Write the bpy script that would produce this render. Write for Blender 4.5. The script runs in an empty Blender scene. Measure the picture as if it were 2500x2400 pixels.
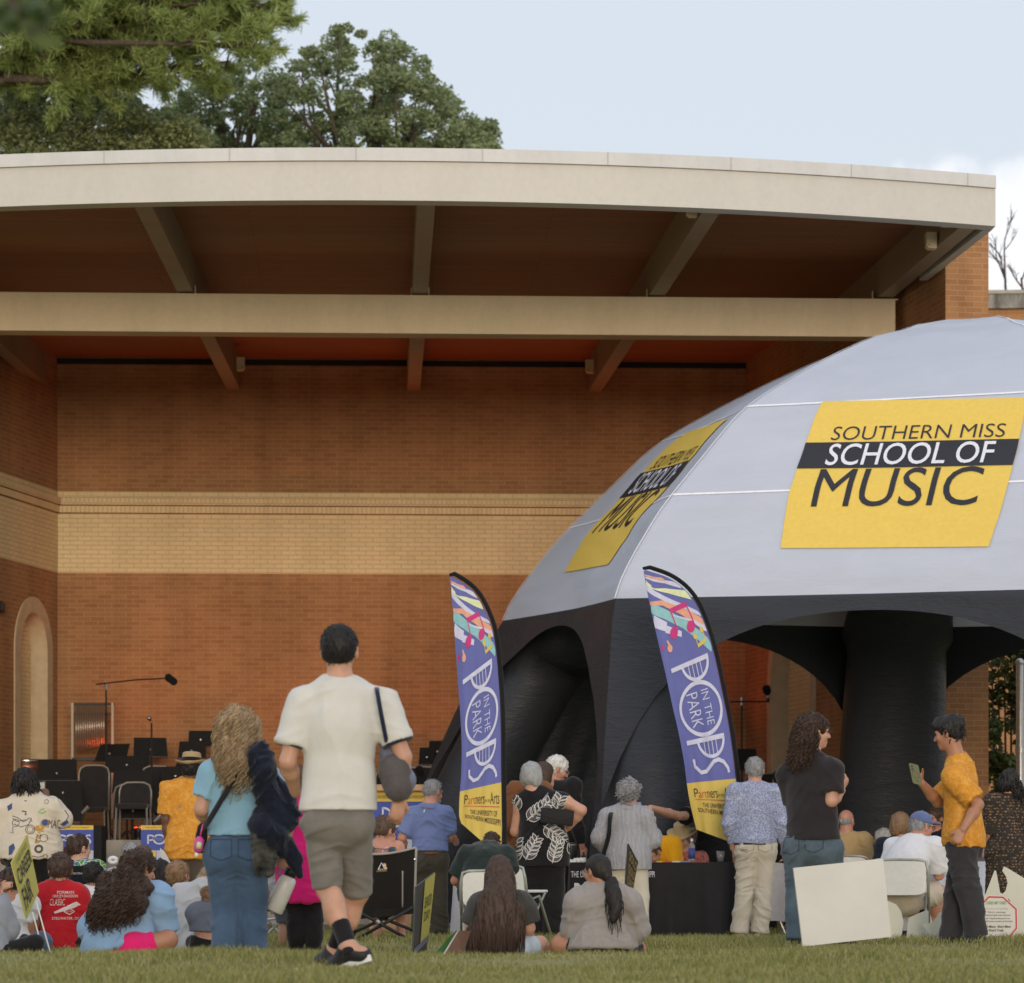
import bpy, bmesh, math, random
import numpy as np
from mathutils import Vector, Matrix, Euler
from mathutils.bvhtree import BVHTree

# ------------------------------------------------------------------ camera, sky, sun, exposure
scene = bpy.context.scene
COL = scene.collection
R = math.radians
F, PX, PY, CH = 8000.0, 1250.0, 2149.0, 0.47        # focal length / principal point in photo pixels, eye height

cam_d = bpy.data.cameras.new("camera")
cam = bpy.data.objects.new("camera", cam_d)
COL.objects.link(cam)
cam.location = (0, 0, CH)
cam.rotation_euler = (R(90), 0, 0)
cam_d.sensor_fit = 'HORIZONTAL'
cam_d.sensor_width = 36
cam_d.lens = F / 2500 * 36
cam_d.shift_x = 0
cam_d.shift_y = (PY - 1200) / 2500
cam_d.clip_start = 0.5
cam_d.clip_end = 2000
cam_d.dof.use_dof = True
cam_d.dof.focus_distance = 27
cam_d.dof.aperture_fstop = 4.2
scene.camera = cam

SUN_EL, SUN_AZ = 3.5, 6.0     # low soft light from behind the camera
world = bpy.data.worlds.new("World")
scene.world = world
world.use_nodes = True
wn, wl = world.node_tree.nodes, world.node_tree.links
wn.clear()
w_out = wn.new('ShaderNodeOutputWorld')
w_bg = wn.new('ShaderNodeBackground')
w_bg.inputs['Strength'].default_value = 0.15
sky = wn.new('ShaderNodeTexSky')
sky.sky_type = 'NISHITA'
sky.sun_disc = False
sky.sun_elevation = R(SUN_EL)
sky.sun_rotation = R(180 - SUN_AZ)
sky.air_density = 1.0
sky.dust_density = 1.2
sky.ozone_density = 1.6
tc = wn.new('ShaderNodeTexCoord')
sep = wn.new('ShaderNodeSeparateXYZ')
wl.new(tc.outputs['Generated'], sep.inputs[0])
def wmath(op, a, b=None, c=None):
    n = wn.new('ShaderNodeMath'); n.operation = op
    for i, v in enumerate((a, b, c)):
        if v is None: continue
        if isinstance(v, (int, float)): n.inputs[i].default_value = v
        else: wl.new(v, n.inputs[i])
    return n.outputs[0]
# thin high veil that whitens the sky, and a bank of small cumulus low in the sky
nz = wn.new('ShaderNodeTexNoise'); nz.inputs['Scale'].default_value = 14; nz.inputs['Detail'].default_value = 6
nz.inputs['Roughness'].default_value = 0.55
wl.new(tc.outputs['Generated'], nz.inputs['Vector'])
nz2 = wn.new('ShaderNodeTexNoise'); nz2.inputs['Scale'].default_value = 30; nz2.inputs['Detail'].default_value = 5
wl.new(tc.outputs['Generated'], nz2.inputs['Vector'])
bank = wmath('MULTIPLY_ADD', nz.outputs[0], 0.050, 0.1665)
bank = wmath('MULTIPLY_ADD', nz2.outputs[0], 0.042, bank)
cm = wn.new('ShaderNodeMapRange'); cm.interpolation_type = 'SMOOTHSTEP'
cm.inputs['From Min'].default_value = 0.0; cm.inputs['From Max'].default_value = 0.012
wl.new(wmath('SUBTRACT', bank, sep.outputs[2]), cm.inputs['Value'])
veil = wn.new('ShaderNodeMapRange'); veil.interpolation_type = 'SMOOTHSTEP'
veil.inputs['From Min'].default_value = 0.20; veil.inputs['From Max'].default_value = 0.60
veil.inputs['To Min'].default_value = 0.66; veil.inputs['To Max'].default_value = 0.80
wl.new(sep.outputs[2], veil.inputs['Value'])
m1 = wn.new('ShaderNodeMix'); m1.data_type = 'RGBA'
wl.new(veil.outputs[0], m1.inputs['Factor'])
wl.new(sky.outputs[0], m1.inputs['A'])
m1.inputs['B'].default_value = (5.8, 6.15, 6.9, 1)
m2 = wn.new('ShaderNodeMix'); m2.data_type = 'RGBA'
wl.new(wmath('MULTIPLY', cm.outputs[0], 0.6), m2.inputs['Factor'])
wl.new(m1.outputs['Result'], m2.inputs['A'])
m2.inputs['B'].default_value = (7.3, 7.2, 7.3, 1)
wl.new(m2.outputs['Result'], w_bg.inputs['Color'])
wl.new(w_bg.outputs[0], w_out.inputs[0])

sun_d = bpy.data.lights.new("sun", 'SUN')
sun_d.energy = 1.5
sun_d.angle = R(18)
sun_d.color = (1.0, 0.84, 0.66)
sun = bpy.data.objects.new("sun", sun_d)
COL.objects.link(sun)
# light travels along -Z of the lamp: from behind the camera (-Y), low
sun.rotation_euler = (R(90 - SUN_EL), 0, R(SUN_AZ))

scene.view_settings.view_transform = 'Standard'
scene.view_settings.look = 'None'
scene.view_settings.exposure = 0.12
scene.view_settings.gamma = 1.0
scene.render.engine = 'CYCLES'
scene.cycles.max_bounces = 6
scene.cycles.diffuse_bounces = 3
scene.cycles.transparent_max_bounces = 8

# ------------------------------------------------------------------ helpers
rng = np.random.default_rng(7)
random.seed(7)

def W(px, py, D):
    """point seen at photo pixel (px,py), D metres out from the camera"""
    return np.array([(px - PX) * D / F, D, CH + (PY - py) * D / F])

LOCAL = set()      # parents whose parts are given in the parent's own frame
def link(o, parent=None):
    COL.objects.link(o)
    if parent is not None:
        o.parent = parent
    return o

def tag(o, label=None, cat=None, group=None, kind=None):
    if label: o['label'] = label
    if cat: o['category'] = cat
    if group: o['group'] = group
    if kind: o['kind'] = kind
    return o

def empty(name, loc, rz=0, label=None, cat=None, group=None):
    o = bpy.data.objects.new(name, None)
    o.empty_display_size = 0.2
    o.location = Vector(loc); o.rotation_euler = (0, 0, rz)
    link(o); tag(o, label, cat, group)
    return o

def mesh_obj(name, verts, faces, mat, parent=None, smooth=False, mats=None, midx=None):
    me = bpy.data.meshes.new(name)
    verts = np.asarray(verts, dtype=np.float64)
    if isinstance(faces, np.ndarray) and len(faces):
        n, k = faces.shape
        me.vertices.add(len(verts)); me.vertices.foreach_set('co', verts.astype(np.float32).ravel())
        me.loops.add(n * k); me.loops.foreach_set('vertex_index', faces.astype(np.int32).ravel())
        me.polygons.add(n); me.polygons.foreach_set('loop_start', np.arange(0, n * k, k, dtype=np.int32))
        me.update(calc_edges=True)
    else:
        me.from_pydata([tuple(v) for v in verts], [], [tuple(f) for f in faces])
    if mats:
        for m in mats: me.materials.append(m)
        if midx is not None: me.polygons.foreach_set('material_index', np.asarray(midx, dtype=np.int32))
    elif mat is not None:
        me.materials.append(mat)
    if smooth:
        me.polygons.foreach_set('use_smooth', np.ones(len(me.polygons), dtype=bool))
    me.update()
    o = bpy.data.objects.new(name, me)
    link(o, parent)
    if parent is not None:
        # vertices are given in world space unless the parent says otherwise
        if parent.name not in LOCAL:
            o.matrix_parent_inverse = pmat(parent).inverted()
    return o

def pmat(p):
    m = Matrix.LocRotScale(p.location, p.rotation_euler, p.scale)
    if p.parent is not None:
        m = pmat(p.parent) @ p.matrix_parent_inverse @ m
    return m

class MB:
    """collects simple shapes into one mesh"""
    def __init__(s): s.v = []; s.f = []; s.n = 0
    def add(s, v, f):
        s.v += [tuple(map(float, p)) for p in v]; s.f += [tuple(int(i) + s.n for i in q) for q in f]; s.n += len(v)
        return s
    def box(s, lo, hi, M=None):
        (a, b, c), (d, e, g) = lo, hi
        v = [(a,b,c),(d,b,c),(d,e,c),(a,e,c),(a,b,g),(d,b,g),(d,e,g),(a,e,g)]
        if M is not None: v = [M @ Vector(p) for p in v]
        return s.add(v, [(0,3,2,1),(4,5,6,7),(0,1,5,4),(1,2,6,5),(2,3,7,6),(3,0,4,7)])
    def bbox(s, lo, hi, b=0.01, M=None):
        """box with chamfered edges"""
        bm = bmesh.new(); bmesh.ops.create_cube(bm, size=1)
        lo, hi = np.array(lo, float), np.array(hi, float)
        for v in bm.verts:
            v.co = Vector((lo + hi) / 2 + np.array(v.co) * (hi - lo))
        bmesh.ops.bevel(bm, geom=bm.edges[:], offset=min(b, 0.45 * float(min(hi - lo))), segments=2, affect='EDGES', profile=0.6)
        bm.verts.index_update()
        v = [M @ x.co if M is not None else x.co for x in bm.verts]
        f = [[x.index for x in q.verts] for q in bm.faces]
        bm.free()
        return s.add(v, f)
    def tube(s, pts, r, n=8, cap=True, flat=None):
        pts = [np.array(p, float) for p in pts]
        rs = r if hasattr(r, '__len__') else [r] * len(pts)
        V = []; prev = None
        for i, p in enumerate(pts):
            t = pts[min(i + 1, len(pts) - 1)] - pts[max(i - 1, 0)]
            t = t / (np.linalg.norm(t) + 1e-9)
            if prev is None:
                a = np.array([0, 0, 1.0]) if abs(t[2]) < 0.9 else np.array([0, 1.0, 0])
                u = np.cross(a, t)
            else:
                u = prev - t * np.dot(prev, t)
            u = u / (np.linalg.norm(u) + 1e-9); prev = u
            w = np.cross(t, u)
            for k in range(n):
                c, q = math.cos(2 * math.pi * k / n), math.sin(2 * math.pi * k / n)
                V.append(p + rs[i] * (c * u + (flat or 1) * q * w))
        f = []
        for i in range(len(pts) - 1):
            for k in range(n):
                f.append((i*n+k, i*n+(k+1) % n, (i+1)*n+(k+1) % n, (i+1)*n+k))
        if cap:
            f.append(tuple(range(n - 1, -1, -1))); f.append(tuple((len(pts)-1)*n + k for k in range(n)))
        return s.add(V, f)
    def ball(s, c, r, n=10, m=7):
        r = r if hasattr(r, '__len__') else (r, r, r)
        V = [(c[0], c[1], c[2] - r[2])]; f = []
        for j in range(1, m):
            ph = -math.pi/2 + math.pi*j/m
            for k in range(n):
                a = 2*math.pi*k/n
                V.append((c[0]+r[0]*math.cos(ph)*math.cos(a), c[1]+r[1]*math.cos(ph)*math.sin(a), c[2]+r[2]*math.sin(ph)))
        V.append((c[0], c[1], c[2]+r[2]))
        for k in range(n):
            f.append((0, 1+(k+1) % n, 1+k))
            f.append((len(V)-1, 1+(m-2)*n+k, 1+(m-2)*n+(k+1) % n))
        for j in range(m-2):
            for k in range(n):
                f.append((1+j*n+k, 1+j*n+(k+1) % n, 1+(j+1)*n+(k+1) % n, 1+(j+1)*n+k))
        return s.add(V, f)
    def lathe(s, prof, c, n=20):
        V = []; f = []
        for (r, z) in prof:
            for k in range(n):
                a = 2*math.pi*k/n
                V.append((c[0]+r*math.cos(a), c[1]+r*math.sin(a), c[2]+z))
        for i in range(len(prof)-1):
            for k in range(n):
                f.append((i*n+k, i*n+(k+1) % n, (i+1)*n+(k+1) % n, (i+1)*n+k))
        f.append(tuple(range(n-1, -1, -1))); f.append(tuple((len(prof)-1)*n+k for k in range(n)))
        return s.add(V, f)
    def prism(s, poly, fn, t):
        """2-D outline extruded: fn(u,v,w) -> world, thickness w from 0 to t"""
        n = len(poly)
        V = [fn(u, v, 0) for u, v in poly] + [fn(u, v, t) for u, v in poly]
        f = [tuple(range(n-1, -1, -1)), tuple(range(n, 2*n))] + [(i, (i+1) % n, n+(i+1) % n, n+i) for i in range(n)]
        return s.add(V, f)
    def grid(s, fn, nu, nv):
        V = [fn(i / nu, j / nv) for j in range(nv+1) for i in range(nu+1)]
        f = [(j*(nu+1)+i, j*(nu+1)+i+1, (j+1)*(nu+1)+i+1, (j+1)*(nu+1)+i) for j in range(nv) for i in range(nu)]
        return s.add(V, f)
    def obj(s, name, mat, parent=None, smooth=False):
        o = mesh_obj(name, s.v, s.f, mat, parent, smooth)
        return o

def shade_auto(o, ang=40):
    me = o.data
    me.polygons.foreach_set('use_smooth', np.ones(len(me.polygons), dtype=bool))
    me.set_sharp_from_angle(angle=R(ang))
    return o

def set_label(o, l):
    o['label'] = l; return o

# ------------------------------------------------------------------ materials
MATS = {}
def lin(r, g, b):
    f = lambda c: (c/255/12.92) if c/255 <= 0.04045 else ((c/255+0.055)/1.055)**2.4
    return (f(r), f(g), f(b), 1)

class NT:
    def __init__(s, name):
        s.m = bpy.data.materials.new(name); s.m.use_nodes = True
        s.t = s.m.node_tree; s.t.nodes.clear()
        s.out = s.t.nodes.new('ShaderNodeOutputMaterial')
        s.b = s.t.nodes.new('ShaderNodeBsdfPrincipled')
        s.t.links.new(s.b.outputs[0], s.out.inputs[0])
        s.tc = s.t.nodes.new('ShaderNodeTexCoord')
    def n(s, typ, **kw):
        x = s.t.nodes.new(typ)
        for k, v in kw.items():
            if k.startswith('i_'): x.inputs[k[2:].replace('_', ' ')].default_value = v
            else: setattr(x, k, v)
        return x
    def l(s, a, b): s.t.links.new(a, b)
    def mapping(s, scale=(1,1,1), src='Object', rot=(0,0,0)):
        m = s.n('ShaderNodeMapping'); m.inputs['Scale'].default_value = scale; m.inputs['Rotation'].default_value = rot
        s.l(s.tc.outputs[src], m.inputs[0]); return m.outputs[0]
    def noise(s, scale, detail=4, rough=0.55, vec=None, dist=0.0):
        x = s.n('ShaderNodeTexNoise', i_Scale=scale, i_Detail=detail, i_Roughness=rough, i_Distortion=dist)
        s.l(vec if vec is not None else s.tc.outputs['Object'], x.inputs['Vector']); return x.outputs[0]
    def ramp(s, fac, stops):
        r = s.n('ShaderNodeValToRGB'); e = r.color_ramp.elements
        while len(e) < len(stops): e.new(0.5)
        for i, (p, c) in enumerate(stops):
            e[i].position = p; e[i].color = c if len(c) == 4 else (*c, 1)
        s.l(fac, r.inputs[0]); return r.outputs[0]
    def mix(s, fac, a, b, blend='MIX'):
        x = s.n('ShaderNodeMix', data_type='RGBA', blend_type=blend)
        for v, k in ((fac, 'Factor'), (a, 'A'), (b, 'B')):
            if isinstance(v, (int, float)): x.inputs[k].default_value = v
            elif isinstance(v, tuple): x.inputs[k].default_value = v if len(v) == 4 else (*v, 1)
            else: s.l(v, x.inputs[k])
        return x.outputs['Result']
    def bump(s, h, strength=0.3, dist=0.01):
        x = s.n('ShaderNodeBump', i_Strength=strength, i_Distance=dist)
        s.l(h, x.inputs['Height']); s.l(x.outputs[0], s.b.inputs['Normal'])
    def color(s, c):
        if isinstance(c, tuple): s.b.inputs['Base Color'].default_value = c if len(c) == 4 else (*c, 1)
        else: s.l(c, s.b.inputs['Base Color'])
    def rough(s, v): s.b.inputs['Roughness'].default_value = v

def mul(c, k): return (c[0]*k, c[1]*k, c[2]*k, 1)

def cloth(name, c, var=0.18, scale=9, weave=900, rough=0.9, fold=0.5, foldscale=7):
    """fabric: slight tonal variation, fine weave and soft creases"""
    if name in MATS: return MATS[name]
    t = NT(name)
    n = t.noise(scale, 5, 0.6)
    t.color(t.ramp(n, [(0.25, mul(c, 1 - var)), (0.75, mul(c, 1 + var))]))
    t.rough(rough)
    t.b.inputs['Specular IOR Level'].default_value = 0.2
    t.b.inputs['Sheen Weight'].default_value = 0.15
    v = t.mapping((1.5, 1.5, 0.45), rot=(0.3, 0.25, 0))
    cre = t.noise(foldscale, 3, 0.5, v, 1.2)
    wv = t.noise(weave, 1)
    h = t.n('ShaderNodeMath', operation='MULTIPLY_ADD'); h.inputs[1].default_value = 0.02
    t.l(wv, h.inputs[0]); t.l(cre, h.inputs[2])
    t.bump(h.outputs[0], fold*0.5, 0.03)
    MATS[name] = t.m
    return t.m

def plain(name, c, rough=0.6, var=0.08, scale=20, metal=0.0, bump=0.0, bscale=60, spec=0.5):
    if name in MATS: return MATS[name]
    t = NT(name)
    n = t.noise(scale, 5, 0.6)
    t.color(t.ramp(n, [(0.3, mul(c, 1 - var)), (0.7, mul(c, 1 + var))]))
    t.rough(rough); t.b.inputs['Metallic'].default_value = metal
    t.b.inputs['Specular IOR Level'].default_value = spec
    if bump: t.bump(t.noise(bscale, 4), bump, 0.01)
    MATS[name] = t.m
    return t.m

# ------------------------------------------------------------------ lettering and flat prints
def text_poly(txt, size=1.0, shear=0.0, bold=0.0, sx=1.0, align='CENTER', spacing=1.0):
    cu = bpy.data.curves.new('text', 'FONT'); cu.body = txt; cu.size = size
    cu.align_x = align; cu.align_y = 'CENTER'; cu.shear = shear; cu.offset = bold; cu.resolution_u = 4
    cu.space_character = spacing
    o = bpy.data.objects.new('text', cu)
    me = bpy.data.meshes.new_from_object(o)
    v = np.array([x.co[:2] for x in me.vertices]) if len(me.vertices) else np.zeros((0, 2))
    f = [tuple(p.vertices) for p in me.polygons]
    bpy.data.objects.remove(o); bpy.data.curves.remove(cu); bpy.data.meshes.remove(me)
    if len(v): v[:, 0] *= sx
    return v, f

def fit_text(txt, x0, x1, y0, y1, **kw):
    """lettering stretched to fill the box"""
    v, f = text_poly(txt, **kw)
    lo, hi = v.min(0), v.max(0)
    v = (v - lo) / (hi - lo) * np.array([x1 - x0, y1 - y0]) + np.array([x0, y0])
    return v, f

def stroke_poly(pts, w, closed=False):
    """polyline of constant width as quads"""
    P = [np.array(p, float) for p in pts]
    if closed: P = P + [P[0]]
    L = []
    for i in range(len(P)):
        if closed and i in (0, len(P) - 1): t = P[1] - P[-2]
        else: t = P[min(i+1, len(P)-1)] - P[max(i-1, 0)]
        t = t / (np.linalg.norm(t) + 1e-9); nrm = np.array([-t[1], t[0]])
        L += [P[i] + nrm * w/2, P[i] - nrm * w/2]
    f = [(2*i, 2*i+1, 2*i+3, 2*i+2) for i in range(len(P)-1)]
    return np.array(L), f

def arc_pts(cx, cy, rx, ry, a0, a1, n=16):
    return [(cx + rx*math.cos(R(a0+(a1-a0)*i/n)), cy + ry*math.sin(R(a0+(a1-a0)*i/n))) for i in range(n+1)]

def poly_face(pts): return np.array(pts, float), [tuple(range(len(pts)))]

def merge2(items):
    V = []; Fc = []; n = 0
    for v, f in items:
        V.append(np.asarray(v, float)); Fc += [tuple(i + n for i in q) for q in f]; n += len(v)
    return (np.concatenate(V) if V else np.zeros((0, 2))), Fc

def dice(v, f, step_u=None, step_v=None):
    """cut flat polygons into small pieces so that they follow a curved surface"""
    bm = bmesh.new()
    vs = [bm.verts.new((p[0], p[1], 0)) for p in v]
    for q in f:
        try: bm.faces.new([vs[i] for i in q])
        except ValueError: pass
    lo, hi = np.min(v, 0), np.max(v, 0)
    for ax, st in ((0, step_u), (1, step_v)):
        if not st: continue
        x = math.floor(lo[ax]/st)*st + st
        while x < hi[ax]:
            no = (1, 0, 0) if ax == 0 else (0, 1, 0)
            co = (x, 0, 0) if ax == 0 else (0, x, 0)
            bmesh.ops.bisect_plane(bm, geom=bm.verts[:]+bm.edges[:]+bm.faces[:], plane_co=co, plane_no=no)
            x += st
    bm.verts.index_update()
    V = np.array([x.co[:2] for x in bm.verts]); Fc = [tuple(x.index for x in q.verts) for q in bm.faces]
    bm.free()
    return V, Fc

def flat_print(name, vf, fn, mat, parent):
    """printed mark: 2-D polygons laid on a surface by fn(u,v)->world"""
    v, f = vf
    return mesh_obj(name, [fn(p[0], p[1]) for p in v], f, mat, parent)

def wrap_print(name, vf, origin, ux, uy, nrm, target, mat, parent, off=0.004, step=0.03):
    """printed mark projected on a curved mesh (a shirt back): rays along -nrm"""
    v, f = dice(vf[0], vf[1], step, step)
    me = target.data
    M = pmat(target.parent) @ target.matrix_parent_inverse @ Matrix.LocRotScale(target.location, target.rotation_euler, target.scale) if target.parent else Matrix.LocRotScale(target.location, target.rotation_euler, target.scale)
    bvh = BVHTree.FromPolygons([M @ x.co for x in me.vertices], [tuple(p.vertices) for p in me.polygons])
    o, ux, uy, nr = Vector(origin), Vector(ux), Vector(uy), Vector(nrm).normalized()
    V = []; ok = []
    for p in v:
        q = o + ux * p[0] + uy * p[1] + nr * 0.6
        h = bvh.ray_cast(q, -nr, 1.5)
        if h[0] is None: V.append(q); ok.append(False)
        else:
            n = h[1]
            if n.dot(nr) < 0: n = -n
            V.append(h[0] + n * off); ok.append(n.dot(nr) > 0.12)
    f = [q for q in f if all(ok[i] for i in q)]
    return mesh_obj(name, V, f, mat, parent)
def brick_mat(name, c1, c2, mortar, vertical=False, bias=-0.1, stain=0.34):
    t = NT(name)
    s = t.n('ShaderNodeSeparateXYZ'); t.l(t.tc.outputs['Object'], s.inputs[0])
    c = t.n('ShaderNodeCombineXYZ')
    a_ = t.n('ShaderNodeMath', operation='ADD'); t.l(s.outputs[0], a_.inputs[0]); t.l(s.outputs[1], a_.inputs[1])
    t.l(a_.outputs[0], c.inputs[0]); t.l(s.outputs[2], c.inputs[1])
    b = t.n('ShaderNodeTexBrick', offset=0.5, squash=1.0)
    b.inputs['Scale'].default_value = 1.0
    b.inputs['Brick Width'].default_value = 0.0677 if vertical else 0.2133
    b.inputs['Row Height'].default_value = 0.2133 if vertical else 0.0677
    b.inputs['Mortar Size'].default_value = 0.0065
    b.inputs['Mortar Smooth'].default_value = 0.3
    b.inputs['Bias'].default_value = bias
    b.inputs['Color1'].default_value = c1; b.inputs['Color2'].default_value = c2; b.inputs['Mortar'].default_value = mortar
    t.l(c.outputs[0], b.inputs['Vector'])
    n = t.noise(0.7, 5, 0.6)
    col = t.mix(stain, b.outputs['Color'], t.ramp(n, [(0.3, mul(c1, 0.55)), (0.7, mul(c1, 1.35))]), 'MIX')
    n2 = t.noise(60, 3)
    col = t.mix(0.25, col, t.ramp(n2, [(0.2, (0.45, 0.45, 0.45)), (0.8, (1.4, 1.4, 1.4))]), 'MULTIPLY')
    st = t.noise(1.6, 5, 0.6, t.mapping((1.6, 1.6, 0.18)))
    col = t.mix(0.8 if stain > 0.2 else 0.25, col, t.ramp(st, [(0.3, (0.80, 0.79, 0.78)), (0.55, (1.04, 1.04, 1.04))]), 'MULTIPLY')
    t.color(col); t.rough(0.9); t.b.inputs['Specular IOR Level'].default_value = 0.25
    inv = t.n('ShaderNodeMath', operation='SUBTRACT'); inv.inputs[0].default_value = 1.0
    t.l(b.outputs['Fac'], inv.inputs[1])
    t.bump(inv.outputs[0], 0.6, 0.006)
    return t.m

M_BRICK = brick_mat('red_brick', (0.400, 0.205, 0.092, 1), (0.290, 0.136, 0.060, 1), (0.48, 0.31, 0.18, 1))
M_CREAM = brick_mat('cream_brick', (0.78, 0.62, 0.36, 1), (0.72, 0.57, 0.33, 1), (0.52, 0.41, 0.25, 1), stain=0.15)
M_SOLD = brick_mat('cream_soldier', (0.78, 0.62, 0.36, 1), (0.70, 0.55, 0.32, 1), (0.48, 0.38, 0.23, 1), vertical=True, stain=0.15)

def painted_steel(name, c, low=0.80):
    t = NT(name)
    v = t.mapping((1, 1, 0.25))
    n = t.noise(2.6, 7, 0.7, v)
    n2 = t.noise(14, 4, 0.6)
    col = t.mix(0.5, t.ramp(n, [(0.3, mul(c, low)), (0.6, mul(c, 1.04))]), t.ramp(n2, [(0.3, mul(c, 0.92)), (0.7, mul(c, 1.05))]))
    t.color(col); t.rough(0.55); t.bump(n2, 0.05, 0.01)
    return t.m
M_FASCIA = painted_steel('fascia_metal', (0.55, 0.53, 0.485, 1), 0.92)
M_CAP = painted_steel('cap_flashing_metal', (0.58, 0.58, 0.57, 1))
M_BEAM = painted_steel('beam_paint', (0.66, 0.54, 0.35, 1))
M_RAFTER = painted_steel('rafter_paint', (0.30, 0.24, 0.17, 1))

t = NT('soffit_planks')
s = t.n('ShaderNodeSeparateXYZ'); t.l(t.tc.outputs['Object'], s.inputs[0])
c = t.n('ShaderNodeCombineXYZ'); t.l(s.outputs[0], c.inputs[0]); t.l(s.outputs[1], c.inputs[1])
b = t.n('ShaderNodeTexBrick', offset=0.37); b.inputs['Scale'].default_value = 1
b.inputs['Brick Width'].default_value = 3.6; b.inputs['Row Height'].default_value = 0.14; b.inputs['Mortar Size'].default_value = 0.006
b.inputs['Color1'].default_value = (0.34, 0.130, 0.058, 1); b.inputs['Color2'].default_value = (0.26, 0.098, 0.043, 1); b.inputs['Mortar'].default_value = (0.05, 0.022, 0.012, 1)
t.l(c.outputs[0], b.inputs['Vector'])
g = t.noise(3, 6, 0.7, t.mapping((0.6, 14, 1)))
t.color(t.mix(0.4, b.outputs['Color'], t.ramp(g, [(0.3, (0.17, 0.065, 0.030)), (0.7, (0.38, 0.155, 0.072))])))
t.rough(0.6)
M_SOFFIT = t.m

M_CONC = plain('concrete', (0.36, 0.33, 0.29, 1), 0.9, 0.25, 3, bump=0.3)
M_BLACK = plain('black_metal', (0.012, 0.012, 0.013, 1), 0.5, 0.2)
M_BLACKMATTE = plain('black_matte', (0.010, 0.010, 0.011, 1), 0.85, 0.3)
M_STEEL = plain('grey_steel', (0.42, 0.42, 0.42, 1), 0.35, 0.1, metal=0.8)
M_CHROME = plain('chrome', (0.7, 0.7, 0.68, 1), 0.2, 0.05, metal=1.0)
M_BRASS = plain('chime_metal', (0.42, 0.36, 0.29, 1), 0.3, 0.1, metal=0.7)
M_WHITEP = plain('white_corrugated_plastic', (0.62, 0.61, 0.56, 1), 0.5, 0.05, 3)
M_YPRINT = plain('yellow_print', (0.78, 0.55, 0.10, 1), 0.7, 0.05)
M_INK = plain('dark_ink', (0.02, 0.02, 0.028, 1), 0.7, 0.1)
M_WPRINT = plain('white_print', (0.74, 0.75, 0.82, 1), 0.7, 0.05)
M_RED = plain('red_print', (0.60, 0.03, 0.05, 1), 0.6, 0.1)
M_GREENP = plain('green_print', (0.18, 0.45, 0.2, 1), 0.6, 0.1)
M_GREYP = plain('grey_print', (0.42, 0.42, 0.42, 1), 0.6, 0.1)
M_PVC = plain('white_plastic', (0.74, 0.74, 0.71, 1), 0.4, 0.05)
M_BARK = plain('bark', (0.085, 0.062, 0.045, 1), 0.95, 0.4, 12, bump=0.6, bscale=25)
M_WOOD = plain('varnished_wood', (0.42, 0.25, 0.11, 1), 0.45, 0.2, 8)

def leaf_mat(name, c, c2, trans=0.35):
    t = NT(name)
    geo = t.n('ShaderNodeNewGeometry')
    col = t.ramp(geo.outputs['Random Per Island'], [(0.0, mul(c, 0.55)), (0.5, c), (1.0, c2)])
    t.color(col); t.rough(0.55); t.b.inputs['Specular IOR Level'].default_value = 0.3
    tr = t.n('ShaderNodeBsdfTranslucent'); t.l(col, tr.inputs[0])
    mx = t.n('ShaderNodeMixShader'); mx.inputs[0].default_value = trans
    t.l(t.b.outputs[0], mx.inputs[1]); t.l(tr.outputs[0], mx.inputs[2]); t.l(mx.outputs[0], t.out.inputs[0])
    return t.m
M_OAK = leaf_mat('oak_leaves', (0.215, 0.275, 0.13, 1), (0.37, 0.43, 0.23, 1))
M_OAK2 = leaf_mat('olive_oak_leaves', (0.235, 0.275, 0.12, 1), (0.39, 0.42, 0.20, 1))
M_PINE = leaf_mat('pine_needles', (0.29, 0.37, 0.11, 1), (0.46, 0.53, 0.20, 1), 0.42)
M_IVY = leaf_mat('ivy_leaves', (0.075, 0.105, 0.032, 1), (0.15, 0.18, 0.065, 1))
M_NEAR = leaf_mat('near_leaves', (0.075, 0.115, 0.035, 1), (0.15, 0.20, 0.07, 1))
M_GRASS = leaf_mat('grass_blades', (0.275, 0.285, 0.085, 1), (0.48, 0.42, 0.19, 1), 0.35)

t = NT('lawn_soil')
n = t.noise(1.3, 6, 0.65)
n2 = t.noise(40, 5, 0.7)
col = t.mix(0.5, t.ramp(n, [(0.35, (0.22, 0.235, 0.068)), (0.65, (0.38, 0.31, 0.14))]), t.ramp(n2, [(0.3, (0.18, 0.19, 0.055)), (0.7, (0.38, 0.33, 0.15))]))
t.color(col); t.rough(0.95); t.bump(n2, 0.8, 0.03)
M_LAWN = t.m

def tent_cloth(name, c, trans=0.0, rough=0.6, bump=0.25):
    t = NT(name)
    v = t.mapping((1, 1, 3.2))
    n = t.noise(1.1, 5, 0.6, v, 0.8)
    fine = t.noise(7, 4, 0.6, t.mapping((1, 1, 4)), 1.5)
    t.color(t.ramp(n, [(0.3, mul(c, 0.95)), (0.7, mul(c, 1.03))]))
    t.rough(rough); t.b.inputs['Specular IOR Level'].default_value = 0.3
    h = t.n('ShaderNodeMath', operation='MULTIPLY_ADD'); h.inputs[1].default_value = 0.35
    t.l(fine, h.inputs[0]); t.l(n, h.inputs[2])
    t.bump(h.outputs[0], bump, 0.06)
    if trans:
        tr = t.n('ShaderNodeBsdfTranslucent'); tr.inputs[0].default_value = c
        mx = t.n('ShaderNodeMixShader'); mx.inputs[0].default_value = trans
        t.l(t.b.outputs[0], mx.inputs[1]); t.l(tr.outputs[0], mx.inputs[2]); t.l(mx.outputs[0], t.out.inputs[0])
    return t.m
M_TENTW = tent_cloth('white_tent_cloth', (0.63, 0.67, 0.77, 1), 0.20)
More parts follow.
